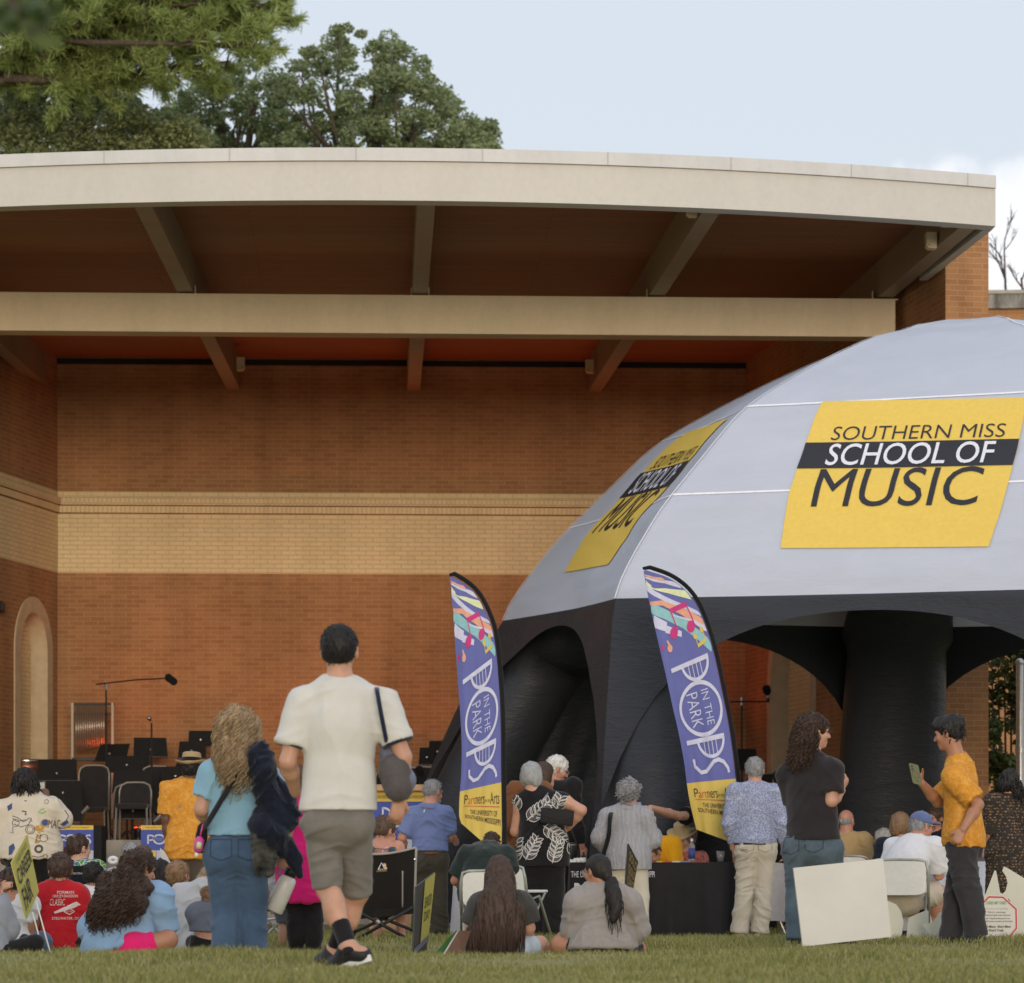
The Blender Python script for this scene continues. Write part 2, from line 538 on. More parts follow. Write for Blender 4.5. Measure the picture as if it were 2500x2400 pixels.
M_TENTB = tent_cloth('black_tent_cloth', (0.034, 0.037, 0.046, 1), 0.0, 0.46, 0.45)
M_SEAM = plain('seam_thread', (0.85, 0.86, 0.9, 1), 0.7)
# ------------------------------------------------------------------ ground
GP = [(0, -0.05), (12, -0.03), (15, 0.0), (17.3, 0.012), (18.0, 0.035), (18.8, 0.045), (19.6, 0.0), (20.6, -0.06), (22.9, -0.085), (24.2, -0.01), (25, 0.0),
      (27, -0.05), (31, -0.09), (36, -0.10), (60, -0.10), (2000, -0.1)]
def ground_z(x, y):
    z = np.interp(y, [p[0] for p in GP], [p[1] for p in GP])
    return z + 0.008*np.sin(x*1.7+y*0.6) + 0.005*np.sin(x*3.9-y*1.3)
ys = np.concatenate([np.linspace(-60, 10, 12), np.linspace(11, 34, 160), np.linspace(35, 60, 26), [80, 120, 200, 400, 900]])
xs = np.concatenate([[-600, -200, -80, -40, -20], np.linspace(-12, 12, 121), [20, 40, 80, 200, 600]])
GX, GY = np.meshgrid(xs, ys)
GZ = ground_z(GX, GY)
nx, ny = len(xs), len(ys)
fi = np.array([(j*nx+i, j*nx+i+1, (j+1)*nx+i+1, (j+1)*nx+i) for j in range(ny-1) for i in range(nx-1)])
lawn = mesh_obj('lawn', np.stack([GX.ravel(), GY.ravel(), GZ.ravel()], 1), fi, M_LAWN, smooth=True)
tag(lawn, kind='structure')

# grass blades: real little triangles, dense where the camera sees the turf
def grass(n, x0, x1, y0, y1, h0, h1, wid, wedge=True, clump=0.0):
    y = rng.uniform(y0, y1, n)
    half = 1250 / F * y * 1.06
    x = rng.uniform(-1, 1, n) * half if wedge else rng.uniform(x0, x1, n)
    if clump:
        k = (np.sin(x*2.3+1.3*np.sin(y*1.7)) * np.sin(y*2.9+np.sin(x*1.1)) + rng.uniform(-1, 1, n)) > -clump
        x, y = x[k], y[k]; n = len(x)
    z = ground_z(x, y) - 0.004
    tall = 0.8 + 0.38*np.sin(x*1.9+2*np.sin(y*1.3)) * np.sin(y*1.1+0.7) + 0.25*np.sin(x*6.1+y*2.3)*np.sin(y*4.7-x*1.1)
    h = rng.uniform(h0, h1, n) * tall
    a = rng.uniform(0, 2*np.pi, n); lean = rng.uniform(0.15, 0.9, n) * h
    b = rng.uniform(0, 2*np.pi, n)
    dx, dy = np.cos(a)*wid/2, np.sin(a)*wid/2
    p = np.stack([x, y, z], 1)
    v = np.empty((n, 5, 3))
    off = np.stack([dx, dy, np.zeros(n)], 1)
    tip = np.stack([np.cos(b)*lean, np.sin(b)*lean, h], 1)
    midp = np.stack([np.cos(b)*lean*0.35, np.sin(b)*lean*0.35, h*0.6], 1)
    v[:, 0] = p - off; v[:, 1] = p + off; v[:, 2] = p + midp + off*0.7; v[:, 3] = p + midp - off*0.7; v[:, 4] = p + tip
    return v
def blades_to_mesh(vs):
    v = np.concatenate(vs); n = len(v)
    idx = np.arange(n)[:, None]*5
    tri = np.concatenate([idx + np.array([[0, 1, 2]]), idx + np.array([[0, 2, 3]]), idx + np.array([[3, 2, 4]])], 0)
    return v.reshape(-1, 3), tri
gv, gf = blades_to_mesh([grass(70000, 0, 0, 14.3, 19.6, 0.018, 0.055, 0.006, clump=0.6),
                         grass(60000, 0, 0, 19.6, 26.5, 0.03, 0.085, 0.007),
                         grass(40000, 0, 0, 26.5, 36, 0.03, 0.08, 0.009)])
tag(mesh_obj('grass', gv, gf, M_GRASS), 'short lawn grass, patchy and partly dry, in front of the crowd', 'grass', kind='stuff')

# ------------------------------------------------------------------ bandshell
TH = R(2.5)
bs = empty('bandshell', (0, 50, 0), TH, 'open brick bandshell with cream bands and a wide curved-front roof', 'bandshell')
LOCAL.add(bs.name)
def bpart(name, mb, mat, parent=bs, smooth=False):
    o = mb.obj(name, mat, parent, smooth); LOCAL.add(o.name); return o
UL, UR = -6.9, 3.58
SPL = 0.131
Z0 = 1.0
ZB0, ZB1 = 5.13, 6.37
# back wall (local x along the wall, y away from the audience, z up)
bw = bpart('back_wall', MB().box((UL-0.3, 0, 0), (UR+0.3, 0.4, ZB0)).box((UL-0.3, 0, ZB1), (UR+0.3, 0.4, 8.55)).box((UL-0.3, 0.03, ZB0), (UR+0.3, 0.4, ZB1)), M_BRICK)
cb = bpart('cream_band', MB().box((UL-0.02, -0.012, ZB0), (UR+0.02, 0.029, 6.03)).box((UL-0.02, -0.012, 6.275), (UR+0.02, 0.029, ZB1)), M_CREAM, bw)
bpart('soldier_course', MB().box((UL-0.02, -0.05, 6.045), (UR+0.02, 0.029, 6.145)).box((UL-0.02, -0.08, 6.16), (UR+0.02, 0.029, 6.262)), M_SOLD, bw)
bpart('shadow_line', MB().box((UL-0.02, -0.03, 8.30), (UR+0.02, -0.002, 8.385)), M_BLACKMATTE, bw)  # thin black strip standing in for the shadow line under the soffit

def niche_outline(cx, r, zc, z0, n=28):
    return [(cx-r, z0)] + [(cx+r*math.cos(R(180-180*i/n)), zc+r*math.sin(R(180-180*i/n))) for i in range(n+1)] + [(cx+r, z0)]
def side_wall(length, sign, nc, nr, endcap):
    """local x runs from the back corner towards the audience; y<0 is the stage side"""
    w = empty('side_wall', (UL if sign < 0 else UR, 0, 0), 0)
    w.parent = bs
    spl = 0.26 if sign < 0 else SPL
    ang = math.atan2(-1, sign*spl)
    w.rotation_euler = (0, 0, ang)
    L = math.hypot(length, length*spl)
    s = 1 if sign < 0 else -1           # which local-y side faces the stage
    LOCAL.add(w.name)
    ro, zc = nr, (3.3 if sign > 0 else 3.88)
    inn = niche_outline(nc, ro, zc, Z0-0.05)
    # wall face with the niche cut out: a fan of quads between the outline and a rectangle
    mb = MB(); d = 0.55
    def slab(u0, u1, z0, z1, y0=0.0, y1=None):
        y1 = d if y1 is None else y1
        a, b = (-y1, -y0) if s > 0 else (y0, y1)
        mb.box((u0, a, z0), (u1, b, z1))
    slab(0, nc-ro, 0, ZB0); slab(nc+ro, L, 0, ZB0); slab(0, L, ZB1, 8.55); slab(0, L, ZB0, ZB1, 0.03)
    slab(nc-ro, nc+ro, 0, zc+ro, 0.26)
    n = 28
    pts = [(nc+ro*math.cos(R(180-180*i/n)), zc+ro*math.sin(R(180-180*i/n))) for i in range(n+1)]
    for (u0, z0), (u1, z1) in zip(pts[:-1], pts[1:]):
        q = [(u0, z0), (u1, z1), (u1, ZB0), (u0, ZB0)]
        V = [(u, 0, z) for u, z in q] + [(u, -s*0.26, z) for u, z in q]
        mb.add(V, [(0,1,2,3), (7,6,5,4), (0,4,5,1)])
    body = mb.obj('wall', M_BRICK, w)
    # cream lining, arch ring and band
    mc = MB()
    ri = ro-0.235
    V = []; f = []
    ino = niche_outline(nc, ri, zc, Z0-0.05)
    mc.prism(ino, lambda a, b, t: (a, -s*(0.255-t), b), 0.012)
    y0, y1 = (0.0, 0.012)
    slabs = [((0.0, ZB0), (L, 6.03)), ((0.0, 6.275), (L, ZB1))]
    for (u0, z0), (u1, z1) in slabs:
        mc.box((u0, min(s*0.012, -s*0.029), z0), (u1, max(s*0.012, -s*0.029), z1))
    mc.obj('cream_band', M_CREAM, w)
    ms = MB()
    for (z0, z1, pr) in ((6.045, 6.145, 0.05), (6.16, 6.262, 0.08)):
        ms.box((0.0, min(s*pr, -s*0.029), z0), (L, max(s*pr, -s*0.029), z1))
    ms.obj('soldier_course', M_SOLD, w)
    # arch ring of wedge bricks
    ma = MB()
    outer = niche_outline(nc, ro, zc, Z0-0.05); inner = niche_outline(nc, ri, zc, Z0-0.05)
    for i in range(len(outer)-1):
        q = [outer[i], outer[i+1], inner[i+1], inner[i]]
        V = [(u, s*0.02, z) for u, z in q] + [(u, -s*0.25, z) for u, z in q]
        ma.add(V, [(3,2,1,0), (4,5,6,7), (0,1,5,4), (2,3,7,6)])
    ma.obj('arch_ring', M_RING, w)
    return w
t = NT('arch_ring_brick')
s_ = t.n('ShaderNodeSeparateXYZ'); t.l(t.tc.outputs['Object'], s_.inputs[0])
n_ = t.noise(6, 4)
t.color(t.ramp(n_, [(0.3, (0.50, 0.40, 0.26)), (0.7, (0.62, 0.50, 0.33))])); t.rough(0.9)
t.bump(t.noise(40, 3), 0.4, 0.01)
M_RING = t.m
side_wall(14.0, -1, 1.05, 0.80, False)
side_wall(10.0, 1, 2.72, 1.34, True)

# roof: level deck with an arc-shaped front edge
UC = -1.7
def front_v(u):            # distance of the front edge from the back wall
    return 14.02 - 0.0253*(u-UC)**2 + 0.044*0
ULF, URF = -8.9, 4.95
N = 40
us = [ULF + (URF-ULF)*i/N for i in range(N+1)]
edge = [(u, -front_v(u)) for u in us]
def strip(mb, off0, off1, z0, z1):
    """curved band along the front edge, from off0 (outer) to off1 (inner) behind it"""
    V = []
    for (u, y) in edge:
        V += [(u, y-off0, z0), (u, y-off0, z1), (u, y+off1, z1), (u, y+off1, z0)]
    f = []
    for i in range(N):
        a, b = 4*i, 4*i+4
        f += [(a, b, b+1, a+1), (a+1, b+1, b+2, a+2), (a+2, b+2, b+3, a+3), (a+3, b+3, b, a)]
    f += [(0, 1, 2, 3), (4*N+3, 4*N+2, 4*N+1, 4*N)]
    return mb.add(V, f)
roof = empty('roof', (0, 0, 0)); roof.parent = bs; LOCAL.add(roof.name)
o = strip(MB(), 0.0, 0.25, 7.92, 8.345).obj('fascia', M_FASCIA, roof); shade_auto(o)
o = strip(MB(), 0.035, 0.3, 8.349, 8.49).obj('cap_flashing', M_CAP, roof); shade_auto(o)
for i in range(3, N, 4):
    mbj = MB()      # flashing joints
    u, y = edge[i]
    mbj.box((u-0.006, y-0.042, 8.35), (u+0.006, y-0.036, 8.49))
    mbj.obj('flashing_joint', M_GREYP, roof)
deck = MB()
V = [(u, y+0.26, 8.40) for u, y in edge] + [(u, 0.35, 8.40) for u in us] + [(u, y+0.26, 8.48) for u, y in edge] + [(u, 0.35, 8.48) for u in us]
f = []
for i in range(N):
    a = N+1
    f += [(i, i+1, a+i+1, a+i), (2*a+i, 3*a+i, 3*a+i+1, 2*a+i+1)]
f += [(0, N+1, 3*(N+1), 2*(N+1)), (N, 2*(N+1)+N, 3*(N+1)+N, (N+1)+N)]
deck.add(V, f).obj('soffit', M_SOFFIT, roof)
# end fascia along the right side of the roof
y_end = edge[-1][1]
MB().add([(URF, y_end+0.26, 7.92), (URF, y_end+0.26, 8.345), (4.75, -9.5, 8.345), (4.75, -9.5, 7.92),
          (URF-0.1, y_end+0.26, 7.92), (URF-0.1, y_end+0.26, 8.345), (4.65, -9.5, 8.345), (4.65, -9.5, 7.92)],
         [(0,1,2,3), (7,6,5,4), (0,4,5,1), (1,5,6,2), (2,6,7,3), (3,7,4,0)]).obj('side_fascia', M_FASCIA, roof)

def beam_pts(ub, um, uf):
    return [(ub, -0.02), (um, -8.3), (uf, -13.7)]
beams = [(-7.1, -7.6, -8.0), (-4.24, -4.51, -4.68), (-1.5, -1.53, -1.55), (1.26, 1.53, 1.64), (4.0, 4.46, 4.66)]
for i, (ub, um, uf) in enumerate(beams):
    yb = -0.02
    yf = -front_v(uf)+0.26
    mb = MB()
    h = 0.1
    V = [(ub-h, yb, 7.93), (ub+h, yb, 7.93), (ub+h, yb, 8.396), (ub-h, yb, 8.396), (uf-h, yf, 7.93), (uf+h, yf, 7.93), (uf+h, yf, 8.396), (uf-h, yf, 8.396)]
    mb.add(V, [(0,1,5,4), (1,2,6,5), (2,3,7,6), (3,0,4,7), (3,2,1,0), (4,5,6,7)])
    b = mb.obj('roof_beam', M_RAFTER, roof)
    # angle cleats where the beam sits on the main beam
    k = (8.1)/(13.8); uc = ub+(uf-ub)*k
    for sd in (-1, 1):
        mk = MB()
        x0 = uc + sd*0.105
        mk.prism([(x0, 7.915), (x0+sd*0.11, 7.915), (x0+sd*0.11, 7.93), (x0+sd*0.013, 7.93), (x0+sd*0.013, 8.03), (x0, 8.03)][::sd], lambda a, b, t: (a, -8.16+t, b), 0.12)
        LOCAL.add(b.name)
        mk.obj('bracket', M_BEAM, b)
# small cream boxes fixed to the beam sides
def fix_box(u, y, z, side):
    mb = MB().prism([(-0.06, -0.1), (0.03, -0.1), (0.06, -0.07), (0.06, 0.09), (-0.06, 0.09)], lambda a, b, t: (u+side*a*-1, y-t, z+b), 0.14)
    lb = mb.obj('junction_box', M_BEAM, roof); LOCAL.add(lb.name)
    MB().ball((u+side*-0.03, y-0.142, z-0.06), 0.008).obj('knockout', M_BLACKMATTE, lb)
fix_box(-4.47, -13.2, 8.10, -1); fix_box(1.46, -13.0, 8.06, 1); fix_box(4.42, -11.6, 7.99, 1); fix_box(4.45, -12.4, 8.1, 1)
fix_box(-4.08, -1.2, 8.12, -1); fix_box(1.10, -1.2, 8.12, 1)
# main cross beam
m_ = MB().bbox((-9.5, -8.28, 7.42), (4.55, -7.92, 7.912), 0.012)
bpart('main_beam', m_, M_BEAM)
mj = MB()
for u in (-7.4, -1.1, 3.2):
    mj.box((u, -8.283, 7.43), (u+0.008, -8.2805, 7.90))
# stage floor and its front
stg = MB().box((UL-2.5, -6.6, -0.2), (UR+1.4, 0.3, Z0))
bpart('stage_floor', stg, M_CONC)
st = MB()
for i in range(3):
    st.box((-4.6, -7.9+0.42*i, -0.2), (2.0, -7.9+0.42*(i+1), 0.55+0.14*i))
bpart('stage_step', st, M_CONC)

# ------------------------------------------------------------------ neighbouring building, right of the stage
nb = empty('brick_building', W(2560, 1500, 62), R(-3), 'lower brick building with a stained concrete coping beyond the bandshell', 'building')
LOCAL.add(nb.name); nb.location.z = 0
MB().box((-2.6, 0, -0.2), (16, 6, 11.28)).obj('wall', M_BRICK, nb)
t = NT('stained_concrete')
n = t.noise(1.4, 6, 0.7, t.mapping((2.5, 1, 0.7)))
t.color(t.ramp(n, [(0.35, (0.10, 0.095, 0.085)), (0.5, (0.22, 0.21, 0.19)), (0.66, (0.42, 0.41, 0.39))])); t.rough(0.9)
M_STAIN = t.m
MB().box((-2.62, -0.12, 11.283), (16, 6, 11.55)).obj('coping', M_STAIN, nb)
MB().box((-2.64, -0.16, 11.553), (16, 6, 11.62)).obj('coping_cap', M_CONC, nb)
# grey steel pole
pl = MB().tube([W(2492, 2200, 44), W(2490, 1620, 44)], [0.06, 0.05], 12).tube([W(2491, 1838, 44), W(2491, 1826, 44)], 0.075, 12)
o = pl.obj('pole', M_STEEL); shade_auto(o); tag(o, 'plain grey steel pole at the right, in front of the ivy', 'pole')
MB().ball(W(2490, 1618, 44), 0.06).obj('pole_cap', M_STEEL, o, True)
# ------------------------------------------------------------------ inflatable dome tent
def fnoise(p):
    return math.sin(p[0]*2.3+1.7*math.sin(p[1]*0.9+p[2]))*math.sin(p[1]*1.9+1.3*math.sin(p[0]*1.7)+p[2]*2)
TC = np.array([5.23, 36.4]); TR = 5.29; TZB, TZA = 3.42, 6.64; TPH = 22.5
RP = [(0, 1.0), (.10, .967), (.286, .881), (.433, .789), (.626, .669), (.765, .512), (.883, .357), (.965, .22), (1.0, .06)]
def tdir(deg): return np.array([-math.sin(R(deg)), -math.cos(R(deg))])
def t_rad(t):
    """t from -1 (ground) through 0 (colour edge) to 1 (crown) -> radius, height"""
    if t >= 0:
        hs = [p[0] for p in RP]; rs = [p[1] for p in RP]
        h = t
        # smooth interpolation of the measured profile
        r = np.interp(h, hs, rs)
        r2 = (np.interp(max(h-0.05, 0), hs, rs)+np.interp(min(h+0.05, 1), hs, rs))/2
        return TR*(0.5*r+0.5*r2), TZB+(TZA-TZB)*h
    z = TZB*(1+t)
    return TR, z
FLARE = [0.22, 1.45, 0.4, 0.4, 0.4, 0.3]
VMUL = [1.0, 1.095, 1.0, 1.0, 1.0, 1.0]
VANG = [0, 0, -0.5, 2, 0, 0]
def t_vertex(k, t):
    k = k % 6
    r, z = t_rad(t)
    r *= VMUL[k]
    if t < 0: r += FLARE[k]*(1-(1+t)**1.4)
    d = tdir(TPH+30+60*k+VANG[k])
    p = TC + d*r
    if p[1] > TC[1]: p[1] = TC[1]+(p[1]-TC[1])*0.6
    zz = z + 0.03*(p[1]-TC[1])*max(0, 1-abs(t))
    return np.array([p[0], p[1], zz])
def t_panel(k, w, t):
    """w -1 at the left vertex (seen from outside) .. +1 at the right vertex"""
    a, b = t_vertex(k, t), t_vertex(k-1, t)
    p = a + (b-a)*(w+1)/2
    n = tdir(TPH+60*k)
    sag = (1-w*w)*(0.10 if t >= 0 else 0.10*(1+t))*(1 - 0.6*max(t, 0))
    # keep the rounded inflated rib under the cloth at both edges
    p[:2] += n*(-sag)
    q = np.array([[w*1.1+k*7.3, t*9.0, 0.3], [w*2.6+k*3.1, t*24.0, 1.7]])
    edge = max(0, 1-abs(abs(w)-1)/0.12)
    p[:2] += n*(0.020*fnoise(q[0])+0.007*fnoise(q[1]) + 0.012*edge*math.sin(t*90+k))*(1-w**8)
    return p
def t_norm(k, w, t):
    return _tn(k, w, t)
def _tn(k, w, t):
    e = 3e-2
    a = t_panel(k, w+e, t)-t_panel(k, w-e, t); b = t_panel(k, w, t+e)-t_panel(k, w, t-e)
    n = np.cross(a, b); n /= np.linalg.norm(n)+1e-12
    return n if np.dot(n[:2], tdir(TPH+60*k)) + n[2]*0.3 > 0 else -n

tent = empty('dome_tent', (TC[0], TC[1], -0.1), 0, 'huge white and black inflatable dome tent with yellow panels', 'tent')
def arch_t(w):
    drop = 0.17 + 1.0*abs(w)**2.2 + 1.0*abs(w)**7
    return -drop/TZB
for k in range(6):
    roofp = MB().grid(lambda a, b: t_panel(k, a*2-1, b), 70, 90)
    o = roofp.obj('roof_panel', M_TENTW, tent, True)
    mb = MB()
    n = 32
    mb.grid(lambda a, b: t_panel(k, a*2-1, arch_t(a*2-1)*b), n, 10)
    mb.obj('arch_panel', M_TENTB, tent, True)
    # stitched seams
    for tt in ((0.33, 0.006), (0.63, 0.006)):
        v, f = [], []
        sm = MB().grid(lambda a, b: t_panel(k, a*2-1, tt[0]+tt[1]*(b-0.5)) + t_norm(k, a*2-1, tt[0])*0.006, 70, 1)
        sm.obj('seam', M_SEAM, tent, True)
    sm = MB().grid(lambda a, b: t_vertex(k, b) + np.append(tdir(TPH+30+60*k), 0.3)*0.012 + np.append(tdir(TPH+120+60*k), 0)*(a-0.5)*0.022, 1, 36)
    sm.obj('seam', M_SEAM, tent, True)
    # inflated legs
    d = tdir(TPH+30+60*k); tg = np.array([-d[1], d[0]])
    V = []; m = 24; rows = []
    tl = np.concatenate([np.linspace(-1.0, 0, 12), np.linspace(0.06, 0.9, 12)])
    mb = MB(); VV = []
    for t in tl:
        c = t_vertex(k, t)
        rt = 0.64 - 0.12*min(1, 1+t) if t < 0 else 0.60-0.30*t
        rr = 0.48 if t < 0 else 0.48-0.14*t
        rt *= (1.12 if k == 2 else 1.0)
        e = 0.02
        tn = t_vertex(k, min(t+e, 0.98)) - t_vertex(k, max(t-e, -1))
        if t < 0: tn = np.array([0, 0, 1.0]) + 0.3*tn/np.linalg.norm(tn)
        tn /= np.linalg.norm(tn)
        lat = np.array([tg[0], tg[1], 0.0])
        no = np.cross(lat, tn); no /= np.linalg.norm(no)
        if np.dot(no[:2], d) < 0: no = -no
        c2 = c - no*(rr + (0.05 + (0.30 if k == 1 else 0.12)*(1+t) if t < 0 else (0.34 if k == 1 else 0.17)))
        for j in range(m):
            a = 2*math.pi*j/m
            VV.append(c2 + lat*rt*math.cos(a) + no*rr*math.sin(a))
    f = [(i*m+j, i*m+(j+1) % m, (i+1)*m+(j+1) % m, (i+1)*m+j) for i in range(len(tl)-1) for j in range(m)]
    f.append(tuple(range(m)))
    mb.add(VV, f).obj('leg', M_TENTB, tent, True)

# black curtain hung inside, behind the left leg
def curtain(a, b):
    w = 1 - 0.75*a
    tb = -b*0.98
    p = t_panel(2, w, tb)
    n = tdir(TPH+120)
    p[:2] += n*(-0.25 + 0.05*math.sin(a*40)*b)
    return p
MB().grid(curtain, 60, 12).obj('curtain', M_TENTB, tent, True)
# yellow logo panels printed on two roof panels
def proj(p): return np.array([PX+F*p[0]/p[1], PY-F*(p[2]-CH)/p[1]])
def inv_panel(k, px, py):
    w, t = 0.0, 0.4
    for _ in range(40):
        p = proj(t_panel(k, w, t)); e = np.array([px, py])-p
        J = np.stack([(proj(t_panel(k, w+1e-4, t))-p)/1e-4, (proj(t_panel(k, w, t+1e-4))-p)/1e-4], 1)
        dlt = np.linalg.solve(J, e); w += float(np.clip(dlt[0], -.2, .2)); t = float(np.clip(t+np.clip(dlt[1], -.1, .1), 0.01, 0.93))
    return np.array([w, t])
LB, RB, RT_, LT = [inv_panel(0, *q) for q in ((1906, 1340), (2414, 1336), (2506, 972), (2010, 982))]
def logo_fn(k, off, c=None):
    def fn(u, v):       # u,v in 0..1, v up
        w, t = (LB*(1-u)+RB*u)*(1-v) + (LT*(1-u)+RT_*u)*v
        return t_panel(k, w, t) + t_norm(k, w, t)*off
    return fn
def rect(x0, y0, x1, y1): return poly_face([(x0, y0), (x1, y0), (x1, y1), (x0, y1)])
for k in (0, 1):
    lg = flat_print('logo_panel', dice(*rect(0, 0, 1, 1), 0.03, 0.025), logo_fn(k, 0.012), M_YPRINT, tent)
    for nm, vf, off, m in (
        ('logo_stripe', rect(-0.0, 0.525, 1.0, 0.705), 0.018, M_INK),
        ('lettering', fit_text('SOUTHERN MISS', 0.115, 0.93, 0.72, 0.815, bold=-0.006), 0.018, M_INK),
        ('lettering', fit_text('SCHOOL OF', 0.125, 0.90, 0.542, 0.692, bold=0.006), 0.024, M_WPRINT),
        ('lettering', fit_text('MUSIC', 0.115, 0.88, 0.265, 0.522), 0.018, M_INK)):
        v, f = dice(vf[0], vf[1], 0.04, 0.03)
        fn = logo_fn(k, off)
        mesh_obj(nm, [fn(*p) for p in v], f, m, tent)
# ------------------------------------------------------------------ people: bodies, hair and clothes grown from distance fields
def nrm(v): v = np.asarray(v, float); return v/(np.linalg.norm(v)+1e-12)

def vnoise(p, freq, seed=0):
    """smooth value noise in -1..1 for an (n,3) array"""
    q = p*freq + seed*17.13
    i = np.floor(q).astype(np.int64); f = q-i; f = f*f*(3-2*f)
    def h(a, b, c):
        n = (a*73856093) ^ (b*19349663) ^ (c*83492791)
        n = (n ^ (n >> 13))*1274126177 & 0x7fffffff
        n = (n ^ (n >> 16)) & 0xffff
        return n/32767.5-1
    x, y, z = i[:, 0], i[:, 1], i[:, 2]
    r = 0
    for dx in (0, 1):
        for dy in (0, 1):
            for dz in (0, 1):
                w = (f[:, 0] if dx else 1-f[:, 0])*(f[:, 1] if dy else 1-f[:, 1])*(f[:, 2] if dz else 1-f[:, 2])
                r = r + w*h(x+dx, y+dy, z+dz)
    return r

class Sdf:
    def __init__(s): s.p = []
    def cone(s, a, b, ra, rb, k=0.02, flat=None, fr=1.0, caps=(0, 0), op='u'):
        s.p.append(('c', np.array(a, float), np.array(b, float), ra, rb, k, None if flat is None else nrm(flat), fr, caps, op)); return s
    def ell(s, c, r, M=None, k=0.02, op='u'):
        s.p.append(('e', np.array(c, float), np.array(r, float), np.eye(3) if M is None else np.array(M, float), k, op)); return s
    def chain(s, pts, rs, k=0.015, **kw):
        for i in range(len(pts)-1): s.cone(pts[i], pts[i+1], rs[i], rs[i+1], k, **kw)
        return s
    def mesh(s, vox, cuts=(), disp=None, smooth=1):
        lo = np.full(3, 1e9); hi = np.full(3, -1e9)
        bx = []
        for p in s.p:
            if p[0] == 'c':
                r = max(p[3], p[4])*max(1, p[7]); a = np.minimum(p[1], p[2])-r; b = np.maximum(p[1], p[2])+r
            else:
                r = max(p[2]); a = p[1]-r; b = p[1]+r
            bx.append((a, b))
            if p[-1] == 'u': lo = np.minimum(lo, a); hi = np.maximum(hi, b)
        lo -= 3*vox; hi += 3*vox
        n = np.ceil((hi-lo)/vox).astype(int)+1
        ax = [lo[i]+vox*np.arange(n[i]) for i in range(3)]
        d = np.full(n, 0.2, dtype=np.float32)
        for p, (a, b) in zip(s.p, bx):
            k = p[4] if p[0] == 'e' else p[5]
            mg = k+2.5*vox
            i0 = np.clip(((a-mg-lo)/vox).astype(int), 0, n-1); i1 = np.clip(((b+mg-lo)/vox).astype(int)+2, 1, n)
            if (i1 <= i0).any(): continue
            sl = tuple(slice(i0[i], i1[i]) for i in range(3))
            X = ax[0][sl[0]][:, None, None]; Y = ax[1][sl[1]][None, :, None]; Z = ax[2][sl[2]][None, None, :]
            if p[0] == 'c':
                _, A, B, ra, rb, k, fl, fr, caps, op = p
                u = B-A; L = np.linalg.norm(u)+1e-9; u = u/L
                qx, qy, qz = X-A[0], Y-A[1], Z-A[2]
                t0 = qx*u[0]+qy*u[1]+qz*u[2]
                t = np.clip(t0, 0, L)
                qx, qy, qz = qx-t*u[0], qy-t*u[1], qz-t*u[2]
                r2 = qx*qx+qy*qy+qz*qz
                if fl is not None:
                    c = qx*fl[0]+qy*fl[1]+qz*fl[2]
                    r2 = r2 - c*c + (c/fr)**2
                e = np.sqrt(np.maximum(r2, 0)) - (ra+(rb-ra)*t/L)
                if fl is not None: e = e*min(1.0, 0.5+0.5*fr)
                if caps[1]: e = np.maximum(e, t0-L)
                if caps[0]: e = np.maximum(e, -t0)
            else:
                _, C, r, M, k, op = p
                q = [X-C[0], Y-C[1], Z-C[2]]
                l2 = 0
                g2 = 0
                for i in range(3):
                    w = (q[0]*M[0][i]+q[1]*M[1][i]+q[2]*M[2][i])/r[i]
                    l2 = l2+w*w; g2 = g2+(w/r[i])**2
                l = np.sqrt(l2)
                e = l*(l-1)/np.maximum(np.sqrt(g2), 1e-6)
            o = d[sl]
            if op == 'u':
                h = np.maximum(k-np.abs(o-e), 0)/k
                d[sl] = np.minimum(o, e)-h*h*k*0.25
            else:
                e = -e
                h = np.maximum(k-np.abs(o-e), 0)/k
                d[sl] = np.maximum(o, e)+h*h*k*0.25
        for (c, nn) in cuts:     # keep the side the normal points away from
            nn = nrm(nn); c = np.array(c, float)
            e = (ax[0]*nn[0])[:, None, None]+(ax[1]*nn[1])[None, :, None]+(ax[2]*nn[2])[None, None, :]-np.dot(c, nn)
            d = np.maximum(d, e.astype(np.float32))
        d[0], d[-1], d[:, 0], d[:, -1], d[:, :, 0], d[:, :, -1] = (0.2,)*6
        return surface_nets(d, lo, vox, disp, smooth)

